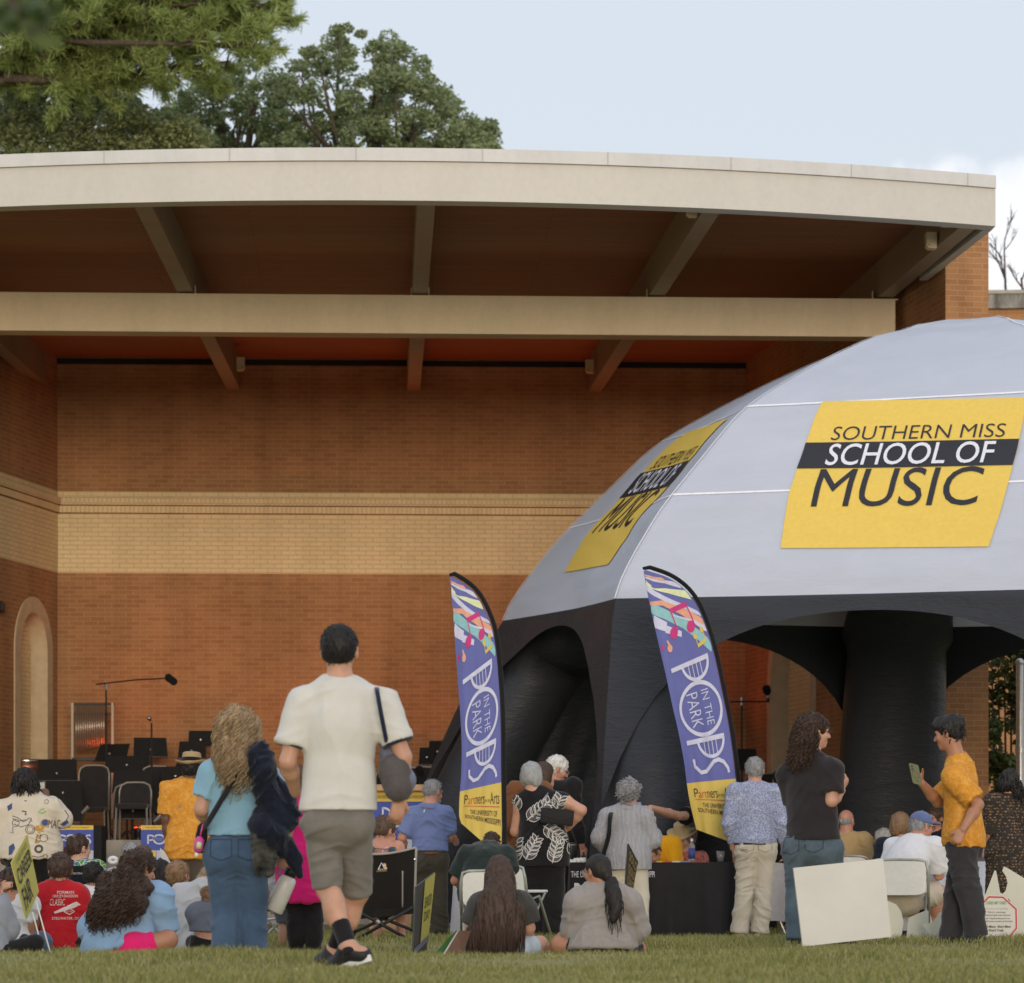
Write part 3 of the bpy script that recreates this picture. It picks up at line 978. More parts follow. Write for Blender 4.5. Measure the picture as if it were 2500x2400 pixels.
def surface_nets(d, lo, vox, disp=None, smooth=1):
    s = d < 0
    c = np.zeros(tuple(x-1 for x in d.shape), np.int8)
    for i in (0, 1):
        for j in (0, 1):
            for k in (0, 1):
                c += s[i:i+c.shape[0], j:j+c.shape[1], k:k+c.shape[2]]
    act = (c > 0) & (c < 8)
    I = np.argwhere(act)
    idx = np.full(act.shape, -1, np.int64); idx[act] = np.arange(len(I))
    acc = np.zeros((len(I), 3)); cnt = np.zeros(len(I))
    cor = [(i, j, k) for i in (0, 1) for j in (0, 1) for k in (0, 1)]
    val = {q: d[I[:, 0]+q[0], I[:, 1]+q[1], I[:, 2]+q[2]].astype(np.float64) for q in cor}
    for q in cor:
        for a in range(3):
            if q[a]: continue
            e = list(q); e[a] = 1; e = tuple(e)
            v0, v1 = val[q], val[e]; m = (v0 < 0) != (v1 < 0)
            t = np.where(m, v0/np.where(m, v0-v1, 1), 0)
            for b in range(3): acc[:, b] += np.where(m, q[b]+(t if b == a else 0), 0)
            cnt += m
    V = (I+acc/cnt[:, None])*vox+lo
    Fs = []
    for a in range(3):
        b, c2 = (a+1) % 3, (a+2) % 3
        sl0 = [slice(None)]*3; sl1 = [slice(None)]*3
        sl0[a] = slice(0, -1); sl1[a] = slice(1, None)
        s0, s1 = s[tuple(sl0)], s[tuple(sl1)]
        E = np.argwhere(s0 != s1)
        E = E[(E[:, b] > 0) & (E[:, c2] > 0) & (E[:, b] < d.shape[b]-1) & (E[:, c2] < d.shape[c2]-1)]
        if not len(E): continue
        flip = s0[E[:, 0], E[:, 1], E[:, 2]]
        def g(db, dc):
            J = E.copy(); J[:, b] -= db; J[:, c2] -= dc
            return idx[J[:, 0], J[:, 1], J[:, 2]]
        Q = np.stack([g(1, 1), g(0, 1), g(0, 0), g(1, 0)], 1)
        Q = np.where(flip[:, None], Q, Q[:, ::-1])
        Fs.append(Q)
    Q = np.concatenate(Fs)
    Q = Q[(Q >= 0).all(1)]
    for _ in range(smooth): V = lap(V, Q)
    if disp is not None:
        N = vnormals(V, Q)
        V = V+N*disp(V, N)[:, None]
    return V, Q

def lap(V, Q, w=0.5):
    acc = np.zeros_like(V); cnt = np.zeros(len(V))
    for a in range(4):
        b = (a+1) % 4
        for c in range(3):
            acc[:, c] += np.bincount(Q[:, a], V[Q[:, b], c], len(V)) + np.bincount(Q[:, b], V[Q[:, a], c], len(V))
        cnt += np.bincount(Q[:, a], minlength=len(V)) + np.bincount(Q[:, b], minlength=len(V))
    return V*(1-w)+w*acc/np.maximum(cnt, 1)[:, None]

def vnormals(V, Q):
    n = np.cross(V[Q[:, 2]]-V[Q[:, 0]], V[Q[:, 3]]-V[Q[:, 1]])
    N = np.zeros_like(V)
    for a in range(4):
        for c in range(3): N[:, c] += np.bincount(Q[:, a], n[:, c], len(V))
    return N/(np.linalg.norm(N, axis=1)[:, None]+1e-12)

def rotm(yaw=0, pitch=0, roll=0):
    """columns: right, forward, up.  yaw 0 looks away from the camera (+Y), positive turns left; pitch>0 looks up; roll>0 tilts to the right"""
    cy, sy = math.cos(R(yaw)), math.sin(R(yaw)); cp, sp = math.cos(R(pitch)), math.sin(R(pitch)); cr, sr = math.cos(R(roll)), math.sin(R(roll))
    Z = np.array([[cy, -sy, 0], [sy, cy, 0], [0, 0, 1]]); X = np.array([[1, 0, 0], [0, cp, -sp], [0, sp, cp]]); Y = np.array([[cr, 0, sr], [0, 1, 0], [-sr, 0, cr]])
    return Z @ X @ Y

def skin_mat(name, c):
    if name in MATS: return MATS[name]
    t = NT(name)
    n = t.noise(14, 5, 0.6)
    t.color(t.ramp(n, [(0.3, (c[0]*0.88, c[1]*0.82, c[2]*0.80)), (0.7, (c[0]*1.08, c[1]*1.06, c[2]*1.05))]))
    t.rough(0.5); t.b.inputs['Subsurface Weight'].default_value = 0.12
    t.b.inputs['Subsurface Radius'].default_value = (0.012, 0.005, 0.003)
    t.bump(t.noise(220, 2), 0.08, 0.003)
    MATS[name] = t.m; return t.m
SK_L = skin_mat('skin_light', (0.56, 0.32, 0.22, 1))
SK_T = skin_mat('skin_tan', (0.42, 0.21, 0.125, 1))
SK_M = skin_mat('skin_medium', (0.33, 0.165, 0.10, 1))
SK_R = skin_mat('skin_ruddy', (0.52, 0.26, 0.18, 1))
SK_B = skin_mat('skin_brown', (0.15, 0.072, 0.042, 1))
SK_D = skin_mat('skin_dark', (0.075, 0.040, 0.027, 1))

def hair_mat(name, c, c2):
    if name in MATS: return MATS[name]
    t = NT(name)
    geo = t.n('ShaderNodeNewGeometry')
    n = t.noise(38, 4, 0.6, t.mapping((1, 1, 0.22)), 1.0)
    a = t.ramp(n, [(0.3, c), (0.72, c2)])
    t.color(t.mix(0.35, a, t.ramp(geo.outputs['Random Per Island'], [(0, mul(c, 0.7)), (1, c2)])))
    t.rough(0.55); t.b.inputs['Specular IOR Level'].default_value = 0.35
    t.bump(t.noise(130, 3, 0.6, t.mapping((1, 1, 0.2))), 0.5, 0.006)
    MATS[name] = t.m; return t.m
H_BLK = hair_mat('black_hair', (0.008, 0.007, 0.007, 1), (0.022, 0.018, 0.016, 1))
H_DBR = hair_mat('dark_brown_hair', (0.024, 0.014, 0.010, 1), (0.085, 0.050, 0.034, 1))
H_BRN = hair_mat('brown_hair', (0.055, 0.033, 0.020, 1), (0.13, 0.08, 0.05, 1))
H_BLD = hair_mat('dark_blond_hair', (0.15, 0.098, 0.050, 1), (0.46, 0.33, 0.185, 1))
H_SND = hair_mat('sandy_hair', (0.20, 0.115, 0.06, 1), (0.36, 0.22, 0.12, 1))
H_GRY = hair_mat('grey_hair', (0.14, 0.14, 0.145, 1), (0.38, 0.38, 0.385, 1))
H_SLV = hair_mat('silver_hair', (0.24, 0.25, 0.25, 1), (0.50, 0.51, 0.51, 1))
H_WHT = hair_mat('white_hair', (0.55, 0.54, 0.50, 1), (0.80, 0.79, 0.75, 1))
H_AUB = hair_mat('auburn_hair', (0.09, 0.022, 0.012, 1), (0.19, 0.05, 0.03, 1))
M_EYE = plain('eye', (0.012, 0.010, 0.010, 1), 0.15)

class Person:
    """joints come as photo pixels (x, y, extra depth) at distance D, so the figure has real size where it stands"""
    def __init__(s, D, joints, head=(0, 0, 0), hh=0.115, g=1.0, label='', vox=0.009, skin=None, hair=None, group=None, sex='m'):
        s.D, s.g, s.vox, s.skin = D, g, vox, skin or SK_L
        s.J = {k: s.w(v) for k, v in joints.items()}
        J = s.J
        s.hr = rotm(*head); s.hh = hh; s.k = hh/0.115
        s.sex = sex
        s.lat = nrm(J['shR']-J['shL']) if 'shR' in J else np.array([1.0, 0, 0])
        up = nrm(J['neck']-J['pelvis']) if 'pelvis' in J else np.array([0, 0, 1.0])
        s.fwd = nrm(np.cross(up, s.lat)); s.up = nrm(np.cross(s.lat, s.fwd))
        b = J.get('base', J.get('pelvis', J.get('neck', J['head'])))
        s.root = None; s.label = label; s.group = group
        s.hands = []
    def w(s, v):
        return W(v[0], v[1], s.D+(v[2] if len(v) > 2 else 0))
    def hp(s, x, y, z):
        """head-frame metres -> world"""
        return s.J['head'] + s.hr @ (np.array([x, y, z])*s.k)
    # ---- body
    def head_sdf(s, S, ears=True):
        k = s.k; H = s.hr
        e = lambda c, r, kk=0.015, op='u': S.ell(s.hp(*c), np.array(r)*k, H, kk*k, op)
        e((0, -0.012, 0.030), (0.075, 0.095, 0.086)); e((0, 0.022, -0.045), (0.058, 0.066, 0.070), 0.03)
        e((0, 0.068, -0.097), (0.022, 0.020, 0.018), 0.03)
        e((-0.036, 0.066, -0.028), (0.026, 0.022, 0.026), 0.02); e((0.036, 0.066, -0.028), (0.026, 0.022, 0.026), 0.02)
        S.cone(s.hp(-0.036, 0.079, 0.020), s.hp(0.036, 0.079, 0.020), 0.013*k, 0.013*k, 0.02*k)
        for sx in (-1, 1): e((sx*0.031, 0.098, 0.001), (0.014, 0.014, 0.010), 0.012, 's')
        S.cone(s.hp(0, 0.090, 0.012), s.hp(0, 0.113, -0.032), 0.008*k, 0.012*k, 0.012*k)
        e((0, 0.100, -0.036), (0.018, 0.012, 0.009), 0.01)
        S.cone(s.hp(-0.017, 0.084, -0.063), s.hp(0.017, 0.084, -0.063), 0.0085*k, 0.0085*k, 0.008*k)
        S.cone(s.hp(-0.015, 0.083, -0.074), s.hp(0.015, 0.083, -0.074), 0.009*k, 0.009*k, 0.006*k)
        if ears:
            for sx in (-1, 1):
                e((sx*0.083, -0.010, -0.006), (0.012, 0.020, 0.034), 0.01); e((sx*0.088, -0.003, -0.002), (0.006, 0.010, 0.018), 0.006, 's')
        n = s.J['neck']
        S.cone(s.hp(0, -0.018, -0.055), n, 0.056*k*min(s.g, 1.15), 0.062*k*min(s.g, 1.2), 0.03*k)
    def torso(s, S, inf=0.0, wm=1.0, belly=0.0, k=0.05, top=0.0, lo=None):
        J, g, q = s.J, s.g, s.k
        n, p = J['neck'], J['pelvis']
        c = n*0.68+p*0.32; wst = n*0.30+p*0.70
        if 'chest' in J: c = J['chest']
        if 'waist' in J: wst = J['waist']
        f = s.fwd
        hw = np.linalg.norm(J['shR']-J['shL'])/2
        rc = max(0.6*hw, (hw-0.015*q))*0.92+0.0
        m = s.sex == 'm'
        r1 = rc*0.98*wm+inf; r2 = rc*(0.90 if m else 0.80)*g**0.7*wm+inf; r3 = rc*(0.93 if m else 1.02)*g**0.7*wm+inf
        up1 = n*0.86+p*0.14
        for sh in ('shL', 'shR'):
            S.cone(n-s.up*0.015*q, J[sh]-s.up*0.005, 0.050*q+inf*0.6+top, 0.052*q*min(g, 1.2)+inf, k)
        S.cone(up1, c, r1*0.86, r1, k, f, 0.66)
        S.cone(c, wst, r1, r2, k, f, 0.70)
        S.cone(wst, p, r2, r3, k, f, 0.74)
        if belly: S.ell(wst+f*0.05*q, (r2*0.9, r2*0.5+belly, r2*0.9), np.stack([s.lat, f, s.up], 1), k)
        if not m and not s.J.get('nobust') is not None:
            for sx in (-1, 1): S.ell(c+f*rc*0.52+s.lat*sx*rc*0.42-s.up*0.02, np.array((0.062, 0.055, 0.058))*q*g+inf*0.8, None, k)
        s.rc, s.r3, s.wst = rc, r3, wst
    def arm(s, S, side, inf=0.0, hand=True, k=0.02, spread=0.0, grip=0.5, palm=None, thumb=1, hdir=None, point=False):
        J, q, g = s.J, s.k, s.g**0.6
        sh, el, wr = J['sh'+side], J['el'+side], J['wr'+side]
        S.cone(sh, el, (0.052*g*q), (0.041*g*q), k)
        S.ell(sh*0.8+el*0.2, np.array([0.054, 0.054, 0.06])*g*q, None, k)
        S.cone(el, el*0.65+wr*0.35, 0.040*g*q, 0.043*g*q, k); S.cone(el*0.65+wr*0.35, wr, 0.043*g*q, 0.028*g*q, k)
        if not hand: return
        tip = J.get('ha'+side)
        dh = nrm(hdir) if hdir is not None else (nrm(tip-wr) if tip is not None else nrm(wr-el))
        s.hand(S, wr, dh, side, palm, grip, point)
    def hand(s, S, wr, dh, side, palm=None, grip=0.5, point=False, sc=1.0):
        q = s.k*sc
        pn = nrm(palm) if palm is not None else (s.lat*(1 if side == 'L' else -1))      # palm faces the thigh
        pn = nrm(pn-dh*np.dot(pn, dh))
        wd = np.cross(dh, pn)
        # thumb side: towards the body's front when the arm hangs
        if np.dot(wd, s.fwd) < 0 and palm is None: wd = -wd
        if palm is not None and side == 'L': wd = -wd
        kn = wr+dh*0.092*q
        S.cone(wr+dh*0.02*q, kn-dh*0.012*q, 0.031*q, 0.040*q, 0.012*q, pn, 0.42)
        for i, (o, L, r) in enumerate(((0.029, 0.074, 0.0088), (0.0095, 0.082, 0.0092), (-0.0105, 0.076, 0.0088), (-0.029, 0.060, 0.0078))):
            gr = grip*(0.75+0.12*i)
            if point and i == 0: gr = 0.05
            b = kn+wd*o*q-dh*0.006*q
            a1, a2, a3 = gr*0.9, gr*2.2, gr*3.1
            d1 = dh*math.cos(a1)+pn*math.sin(a1); d2 = dh*math.cos(a2)+pn*math.sin(a2); d3 = dh*math.cos(a3)+pn*math.sin(a3)
            d1 = nrm(d1+wd*o*1.6)
            p1 = b+d1*L*0.46*q; p2 = p1+d2*L*0.30*q; p3 = p2+d3*L*0.24*q
            S.cone(b, p1, r*1.05*q, r*q, 0.004); S.cone(p1, p2, r*q, r*0.93*q, 0.004); S.cone(p2, p3, r*0.93*q, r*0.8*q, 0.004)
        tb = wr+dh*0.030*q+wd*0.030*q
        t1 = tb+nrm(wd*0.65+dh*0.75+pn*0.35)*0.042*q; t2 = t1+nrm(dh*0.95+wd*0.15+pn*(0.2+grip*0.7))*0.034*q
        S.cone(tb, t1, 0.0145*q, 0.0115*q, 0.012*q); S.cone(t1, t2, 0.0112*q, 0.0085*q, 0.004)
    def leg(s, S, side, k=0.03, foot=True, inf=0.0, thick=1.0):
        J, q, g = s.J, s.k, s.g**0.7*thick
        h, kn, an = J['hip'+side], J['kn'+side], J['an'+side]
        S.cone(h, kn, 0.083*g*q+inf, 0.054*g*q+inf, k)
        bk = nrm(np.cross(np.cross(kn-h, an-kn)+1e-6*s.lat, an-kn))
        calf = kn*0.68+an*0.32
        S.cone(kn, an, 0.053*g*q+inf, 0.036*q+inf, k)
        S.ell(calf-s.fwd*0.012*q, np.array([0.053, 0.056, 0.10])*g*q+inf, None, k)
        if foot and 'to'+side in J:
            s.footsdf(S, side, 0)
    def footsdf(s, S, side, inf=0.0):
        J, q = s.J, s.k
        an, to = J['an'+side], J['to'+side]
        he = J.get('he'+side)
        d = nrm(to-an); fl = nrm(np.array([d[0], d[1], 0])) if he is None else nrm(to-he)
        heel = an-fl*0.045*q+np.array([0, 0, -0.045*q]) if he is None else he
        S.cone(an+np.array([0, 0, 0.0]), heel, 0.036*q+inf, 0.034*q+inf, 0.02)
        S.cone(heel, to, 0.034*q+inf, 0.034*q+inf, 0.02)
        S.cone(an, to, 0.036*q+inf, 0.030*q+inf, 0.03)
        return heel, to
    def body(s, legs='LR', arms='LR', armkw=None, feet=True, legthick=1.0, cuts=(), torso=True, belly=0.0):
        S = Sdf()
        s.head_sdf(S)
        if torso: s.torso(S, belly=belly)
        for a in arms: s.arm(S, a, **((armkw or {}).get(a, {})))
        for l in legs: s.leg(S, l, foot=feet, thick=legthick)
        V, Q = S.mesh(s.vox, cuts)
        o = mesh_obj('person', V, Q, s.skin, None, True)
        # put the origin at the figure's base
        b = np.array([V[:, 0].mean(), V[:, 1].mean(), V[:, 2].min()])
        o.data.transform(Matrix.Translation(-Vector(b))); o.location = Vector(b)
        tag(o, s.label, 'person', s.group)
        s.root = o; PEOPLE.append(o)
        return o
    def eyes(s):
        for sx in (-1, 1):
            MB().ball(s.hp(sx*0.030, 0.084, 0.002), 0.0095*s.k, 8, 6).obj('eye', M_EYE, s.root, True)
            b = MB().tube([s.hp(sx*0.016, 0.093, 0.018), s.hp(sx*0.032, 0.093, 0.023), s.hp(sx*0.047, 0.082, 0.018)], [0.003*s.k, 0.004*s.k, 0.002*s.k], 6)
            b.obj('eyebrow', s.hairm or H_DBR, s.root, True)
    hairm = None
    def add(s, name, S, mat, vox=None, cuts=(), disp=None, smooth=1, label=None, parent=None):
        V, Q = S.mesh(vox or s.vox, cuts, disp, smooth)
        o = mesh_obj(name, V, Q, mat, parent or s.root, True)
        if label: o['label'] = label
        return o
    # ---- hair
    def hair(s, mat, style='short', extra=None, vox=None, amp=0.006, freq=70, thick=0.0, strands=None, seed=1, face=True, crown=0.0):
        s.hairm = mat
        S = Sdf(); k = s.k
        e = lambda c, r, kk=0.012, op='u': S.ell(s.hp(*c), np.array(r)*k, s.hr, kk*k, op)
        t = thick
        if style == 'bald':
            e((0, -0.030, 0.000), (0.079+t, 0.083+t, 0.060))
            e((0, 0.0, 0.100), (0.085, 0.12, 0.062), 0.01, 's')
        else:
            e((0, -0.020, 0.036+crown), (0.082+t, 0.097+t, 0.088+t))
            if style in ('mid', 'bob'): e((0, -0.045, -0.018), (0.072+t, 0.062+t, 0.066+t), 0.03)
            if style == 'short': e((0, -0.050, -0.012), (0.066+t*0.6, 0.052+t*0.5, 0.056), 0.03)
            if style in ('mid', 'bob'):
                for sx in (-1, 1): e((sx*0.060, -0.02, -0.03), (0.034+t, 0.06+t, 0.075+t), 0.03)
        if extra: extra(s, S)
        if face:
            e((0, 0.125, -0.035), (0.070, 0.085, 0.088), 0.015, 's')
            if style in ('short', 'bald'):
                for sx in (-1, 1): e((sx*0.094, 0.010, -0.032), (0.034, 0.044, 0.052), 0.012, 's')
        hr, hc = s.hr, s.J['head']
        def disp(V, N):
            L = (V-hc) @ hr
            st = L*np.array([1, 1, 0.28])
            return amp*(vnoise(st, freq, seed)+0.6*vnoise(st, freq*2.1, seed+3))
        S_ = S.mesh(vox or s.vox*0.75, (), disp, 1)
        V, Q = S_
        o = mesh_obj('hair', V, Q, mat, s.root, True)
        if strands is None and style == 'short': strands = dict(n=420, length=0.022, r=0.0022, wave=0.003, wf=60, down=0.35, out=0.8, ymax=0.05)
        if strands: strand_cards(s, o, V, Q, mat, **strands)
        return o

def strand_cards(P, o, V, Q, mat, n=200, length=0.1, r=0.004, wave=0.01, wf=40, down=0.8, seed=3, zmax=None, curl=0.0, out=0.3, taper=0.35, ymax=0.03):
    """locks: thin wavy tubes that leave the hair's surface and fall; joined to the hair mesh"""
    rg = np.random.default_rng(seed)
    N = vnormals(V, Q)
    pick = rg.choice(len(V), min(n*3, len(V)), replace=False)
    fw = P.hr[:, 1]
    pick = [i for i in pick if not (np.dot(V[i]-P.J['head'], fw) > ymax*P.k and V[i][2] < P.J['head'][2]+0.06)][:n]
    if zmax is not None: pick = [i for i in pick if V[i][2] < zmax]
    mb = MB()
    for i in pick:
        p = V[i]-N[i]*r*0.6; nn = N[i]
        L = length*rg.uniform(0.6, 1.2); m = 9
        ph = rg.uniform(0, 6.28); side = nrm(np.cross(nn, [0, 0, 1.0])+1e-6)
        fr = wf*rg.uniform(0.7, 1.3)
        pts = []
        for j in range(m):
            t = j/(m-1)*L
            d = nn*out*t*math.exp(-t*6) + np.array([0, 0, -1.0])*down*t + side*(1-down)*t*0.3
            a = ph+fr*t
            pts.append(p+d+side*wave*math.sin(a)+nn*(wave*0.6*math.cos(a)+curl*math.cos(a)+r*0.8))
        mb.tube(pts, [r*(1-(1-taper)*(j/(m-1))**2) for j in range(m)], 5)
    v2, f2 = np.array(mb.v), mb.f
    me = o.data
    bm = bmesh.new(); bm.from_mesh(me)
    vs = [bm.verts.new(tuple(p)) for p in v2]
    for q in f2:
        try: f = bm.faces.new([vs[i] for i in q]); f.smooth = True
        except ValueError: pass
    bm.to_mesh(me); bm.free(); me.update()

PEOPLE = []

# ---- clothes
def fold_disp(amp, freq, seed=0, stretch=(1, 1, 1), sharp=1.6):
    """cloth creases: long shallow ridges running down and in from the sides, never inwards"""
    def f(V, N):
        c = V.mean(0); Lc = V-c
        ax = np.abs(Lc[:, 0]); z = Lc[:, 2]; y = Lc[:, 1]
        out = np.zeros(len(V))
        for i, (ca, fr, wt) in enumerate(((0.55, 1.15, 0.6), (0.95, 1.6, 0.5), (0.15, 0.9, 0.45))):
            sa = math.sqrt(max(0, 1-ca*ca))
            al = ax*ca-z*sa; ac = ax*sa+z*ca
            q = np.stack([al*freq*0.32*fr, ac*freq*1.5*fr, y*freq*0.45], 1)
            w = vnoise(np.stack([Lc[:, 0]*3, z*3, y*3], 1), 1.0, seed+9+i)*0.6
            q[:, 1] += w
            n = vnoise(q, 1.0, seed+i*11)
            m = np.clip(0.5+0.9*vnoise(np.stack([Lc[:, 0]*4.5, z*4.5, y*4.5], 1), 1.0, seed+31+i), 0, 1)
            out += wt*m*(np.clip(1-np.abs(n)*2.2, 0, 1)**1.3)
        return amp*2.0*(out-0.14)
    return f
def pockets(P, gar, mat, side=(1, -1), w=0.13, h=0.13):
    """stitched back pockets on trousers"""
    pv = P.J['pelvis']
    for sx in side:
        o = pv+P.lat*sx*0.088*P.k-P.fwd*0.25+np.array([0, 0, -0.02])
        pts = [(-w/2, h/2), (w/2, h/2), (w/2, -h*0.3), (0, -h/2), (-w/2, -h*0.3)]
        wrap_print('pocket', stroke_poly(pts, 0.007, True), o, P.lat, (0, 0, 1), -P.fwd, gar, mat, P.root, off=0.003, step=0.03)
def top(P, mat, hem, sleeve=0.55, inf=0.016, loose=0.012, name='shirt', flare=0.0, folds=(0.010, 9), collar=None, sl_inf=0.014, seed=1, sides='LR', wm=1.0, tilt=None, cuffs=None, belly=0.0, vox=None, drop=0.0, hemr=1.0, neckcut=True, cuts=()):
    """shirt: torso plus sleeves; hem is a photo y; sleeve = share of the whole arm covered (0.5 = to the elbow)"""
    J, q, g = P.J, P.k, P.g**0.6
    S = Sdf()
    P.torso(S, inf+loose*0.5, wm, belly, k=0.05)
    hz = P.w((PX, hem))[2]
    pv = J['pelvis']; f = P.fwd
    axis = nrm(P.wst-pv) if np.linalg.norm(P.wst-pv) > 1e-3 else np.array([0, 0, 1.0])
    r3 = P.r3
    bot = pv-axis*max(0.0, ((pv[2]-hz)/max(axis[2], 0.3))+0.03)
    S.cone(P.wst, pv, r3*0.92, (r3+loose)*hemr, 0.05, f, 0.76)
    S.cone(pv, bot, (r3+loose)*hemr, (r3+loose+flare)*hemr, 0.05, f, 0.78)
    for sd in sides:
        sh, el, wr = J['sh'+sd], J['el'+sd], J['wr'+sd]
        if sleeve <= 0: continue
        ra = 0.058*g*q+sl_inf; rb = 0.046*g*q+sl_inf
        if sleeve <= 0.5:
            t = sleeve/0.5
            e = sh+(el-sh)*t
            S.cone(sh, e, ra, ra+(rb-ra)*t+0.010*q, 0.035, caps=(0, 1))
        else:
            t = (sleeve-0.5)/0.5
            e = el+(wr-el)*t
            S.cone(sh, el, ra, rb, 0.035); S.cone(el, el*0.6+e*0.4, rb, rb, 0.03); S.cone(el*0.6+e*0.4, e, rb, 0.031*g*q+sl_inf*0.9, 0.02, caps=(0, 1))
    cut = list(cuts)
    cn = tilt if tilt is not None else np.array([0, 0, -1.0])
    cut.append((np.array([pv[0], pv[1], hz]), cn))
    if neckcut: S.ell(J['neck']+P.up*0.050*q+P.fwd*0.012, (0.066*q, 0.066*q, 0.052*q), np.stack([P.lat, P.fwd, P.up], 1), 0.01, 's')
    if collar:
        n = J['neck']+P.up*0.005*q
        S2 = None
    o = P.add(name, S, mat, vox, cut, fold_disp(folds[0], folds[1], seed, (1, 1, 0.8)))
    if collar:
        up = P.up
        mb = MB()
        c = J['neck']+up*0.018*q - P.fwd*0.004
        VV = []
        m = 28; rr = 0.072*q*min(P.g, 1.15)
        rows = ((0.92, -0.022), (0.93, 0.020), (1.0, 0.030), (1.14, 0.004), (1.20, -0.016)) if collar == 'polo' else ((1.02, -0.012), (0.97, 0.006), (1.0, 0.012), (1.05, 0.004))
        for (a, z) in rows:
            for i in range(m):
                th = 2*math.pi*i/m
                fr = max(0, math.cos(th-math.pi/2))     # front
                zz = z - 0.02*fr**2 + (0.006*math.cos(3*th) if collar == 'polo' else 0)
                VV.append(c + P.lat*rr*a*math.cos(th)*1.02 + P.fwd*rr*a*math.sin(th)*0.98 + up*zz*q)
        fc = [(r*m+i, r*m+(i+1) % m, (r+1)*m+(i+1) % m, (r+1)*m+i) for r in range(len(rows)-1) for i in range(m)]
        mb.add(VV, fc).obj('collar', collar_mat.get(name, mat) if False else mat, P.root, True)
    return o
collar_mat = {}

def pants(P, mat, length=1.0, inf=0.012, flare=0.0, name='trousers', waist=0.0, folds=(0.008, 8), seed=2, legs='LR', vox=None, cuff=0.0, knee=0.0, thick=1.0, seatback=0.03, cuts=(), kb=0.03):
    """length: 1 = to the ankle, 0.5 = to the knee"""
    J, q, g = P.J, P.k, P.g**0.7*thick
    S = Sdf(); p = J['pelvis']; f = P.fwd
    if not hasattr(P, 'r3'): P.torso(Sdf())
    r = P.r3
    up = nrm(P.wst-p)
    S.cone(p+up*(0.07*q+waist), p, r*0.93+inf*0.6, r+inf*0.6, 0.05, f, 0.76, caps=(1, 0))
    for sd in legs:
        h, kn, an = J['hip'+sd], J['kn'+sd], J['an'+sd]
        S.cone(p*0.35+h*0.65, h, r*0.6, 0.088*g*q+inf, 0.04)
        S.ell(h-f*seatback*q+up*0.0, np.array([0.092, 0.085, 0.10])*g*q+inf*0.5, None, 0.04)
        if length <= 0.5:
            t = length/0.5
            e = h+(kn-h)*t
            S.cone(h, e, 0.087*g*q+inf, (0.087+(0.060-0.087)*t)*g*q+inf+flare, kb, caps=(0, 1))
        else:
            t = (length-0.5)/0.5
            e = kn+(an-kn)*t
            S.cone(h, kn, 0.086*g*q+inf, 0.062*g*q+inf+knee, 0.03); S.ell(kn*0.68+an*0.32-f*0.012*q, np.array([0.056, 0.060, 0.11])*g*q+inf+knee, None, 0.03)
            rb = (0.060+(0.046-0.060)*t)*g*q+inf+flare
            S.cone(kn, kn*0.5+e*0.5, 0.060*g*q+inf+knee, (0.058*g*q+inf+rb)/2, 0.03)
            S.cone(kn*0.5+e*0.5, e, (0.058*g*q+inf+rb)/2, rb, 0.02, caps=(0, 1))
    d0 = fold_disp(folds[0], folds[1], seed, (1, 1, 1.5))
    return P.add(name, S, mat, vox, cuts, d0)


def shoes(P, mat, sides='LR', sole=None, sock=None, socklen=0.1, name='shoe', inf=0.009):
    for sd in sides:
        S = Sdf()
        heel, to = P.footsdf(S, sd, inf)
        an = P.J['an'+sd]
        o = P.add(name, S, mat, 0.007, [(an+np.array([0, 0, 0.012]), (0, 0, 1))] if 'he'+sd not in P.J else [(an, nrm(an-(heel+to)/2))])
        if sole:
            d = nrm(to-heel); up = np.array([0, 0, 1.0]); up = nrm(up-d*np.dot(up, d)); la = np.cross(d, up)
            mb = MB(); pts = []
            L = np.linalg.norm(to-heel)
            oc = heel-up*0.034*P.k
            def outl(a):
                x = math.cos(a); y = math.sin(a)
                return L/2+x*(L/2+0.048*P.k), y*(0.042+0.008*x)*P.k
            poly = [outl(2*math.pi*i/24) for i in range(24)]
            mb.prism(poly, lambda u, v, t: oc+d*u+la*v+up*(t-0.016), 0.032*P.k)
            so = mb.obj('sole', sole, P.root); so.parent = o; so.matrix_parent_inverse = pmat_obj(o).inverted()
            shade_auto(so, 50)
        if sock:
            kn = P.J['kn'+sd]; ax = nrm(kn-an)
            S = Sdf().cone(an-ax*0.055, an+ax*socklen, 0.042*P.k, 0.046*P.k+0.012*(socklen > 0.15), 0.01, caps=(1, 1))
            P.add('sock', S, sock, 0.008)
def pmat_obj(o):
    m = Matrix.LocRotScale(o.location, o.rotation_euler, o.scale)
    if o.parent is not None: m = pmat_obj(o.parent) @ o.matrix_parent_inverse @ m
    return m

def belt(P, mat, z, name='belt', inf=0.02, hgt=0.036, w=1.0):
    hz = P.w((PX, z))[2]
    pv = P.J['pelvis'].copy(); pv[2] = hz
    mb = MB(); m = 40; V = []
    r = (P.r3*w+inf)
    for (a, zz) in ((0.97, -hgt/2), (1, -hgt/2), (1, hgt/2), (0.97, hgt/2)):
        for i in range(m):
            th = 2*math.pi*i/m
            V.append(pv+P.lat*r*a*math.cos(th)+P.fwd*r*0.77*a*math.sin(th)+np.array([0, 0, zz]))
    f = [(q*m+i, q*m+(i+1) % m, ((q+1) % 4)*m+(i+1) % m, ((q+1) % 4)*m+i) for q in range(4) for i in range(m)]
    return mb.add(V, f).obj(name, mat, P.root, True)

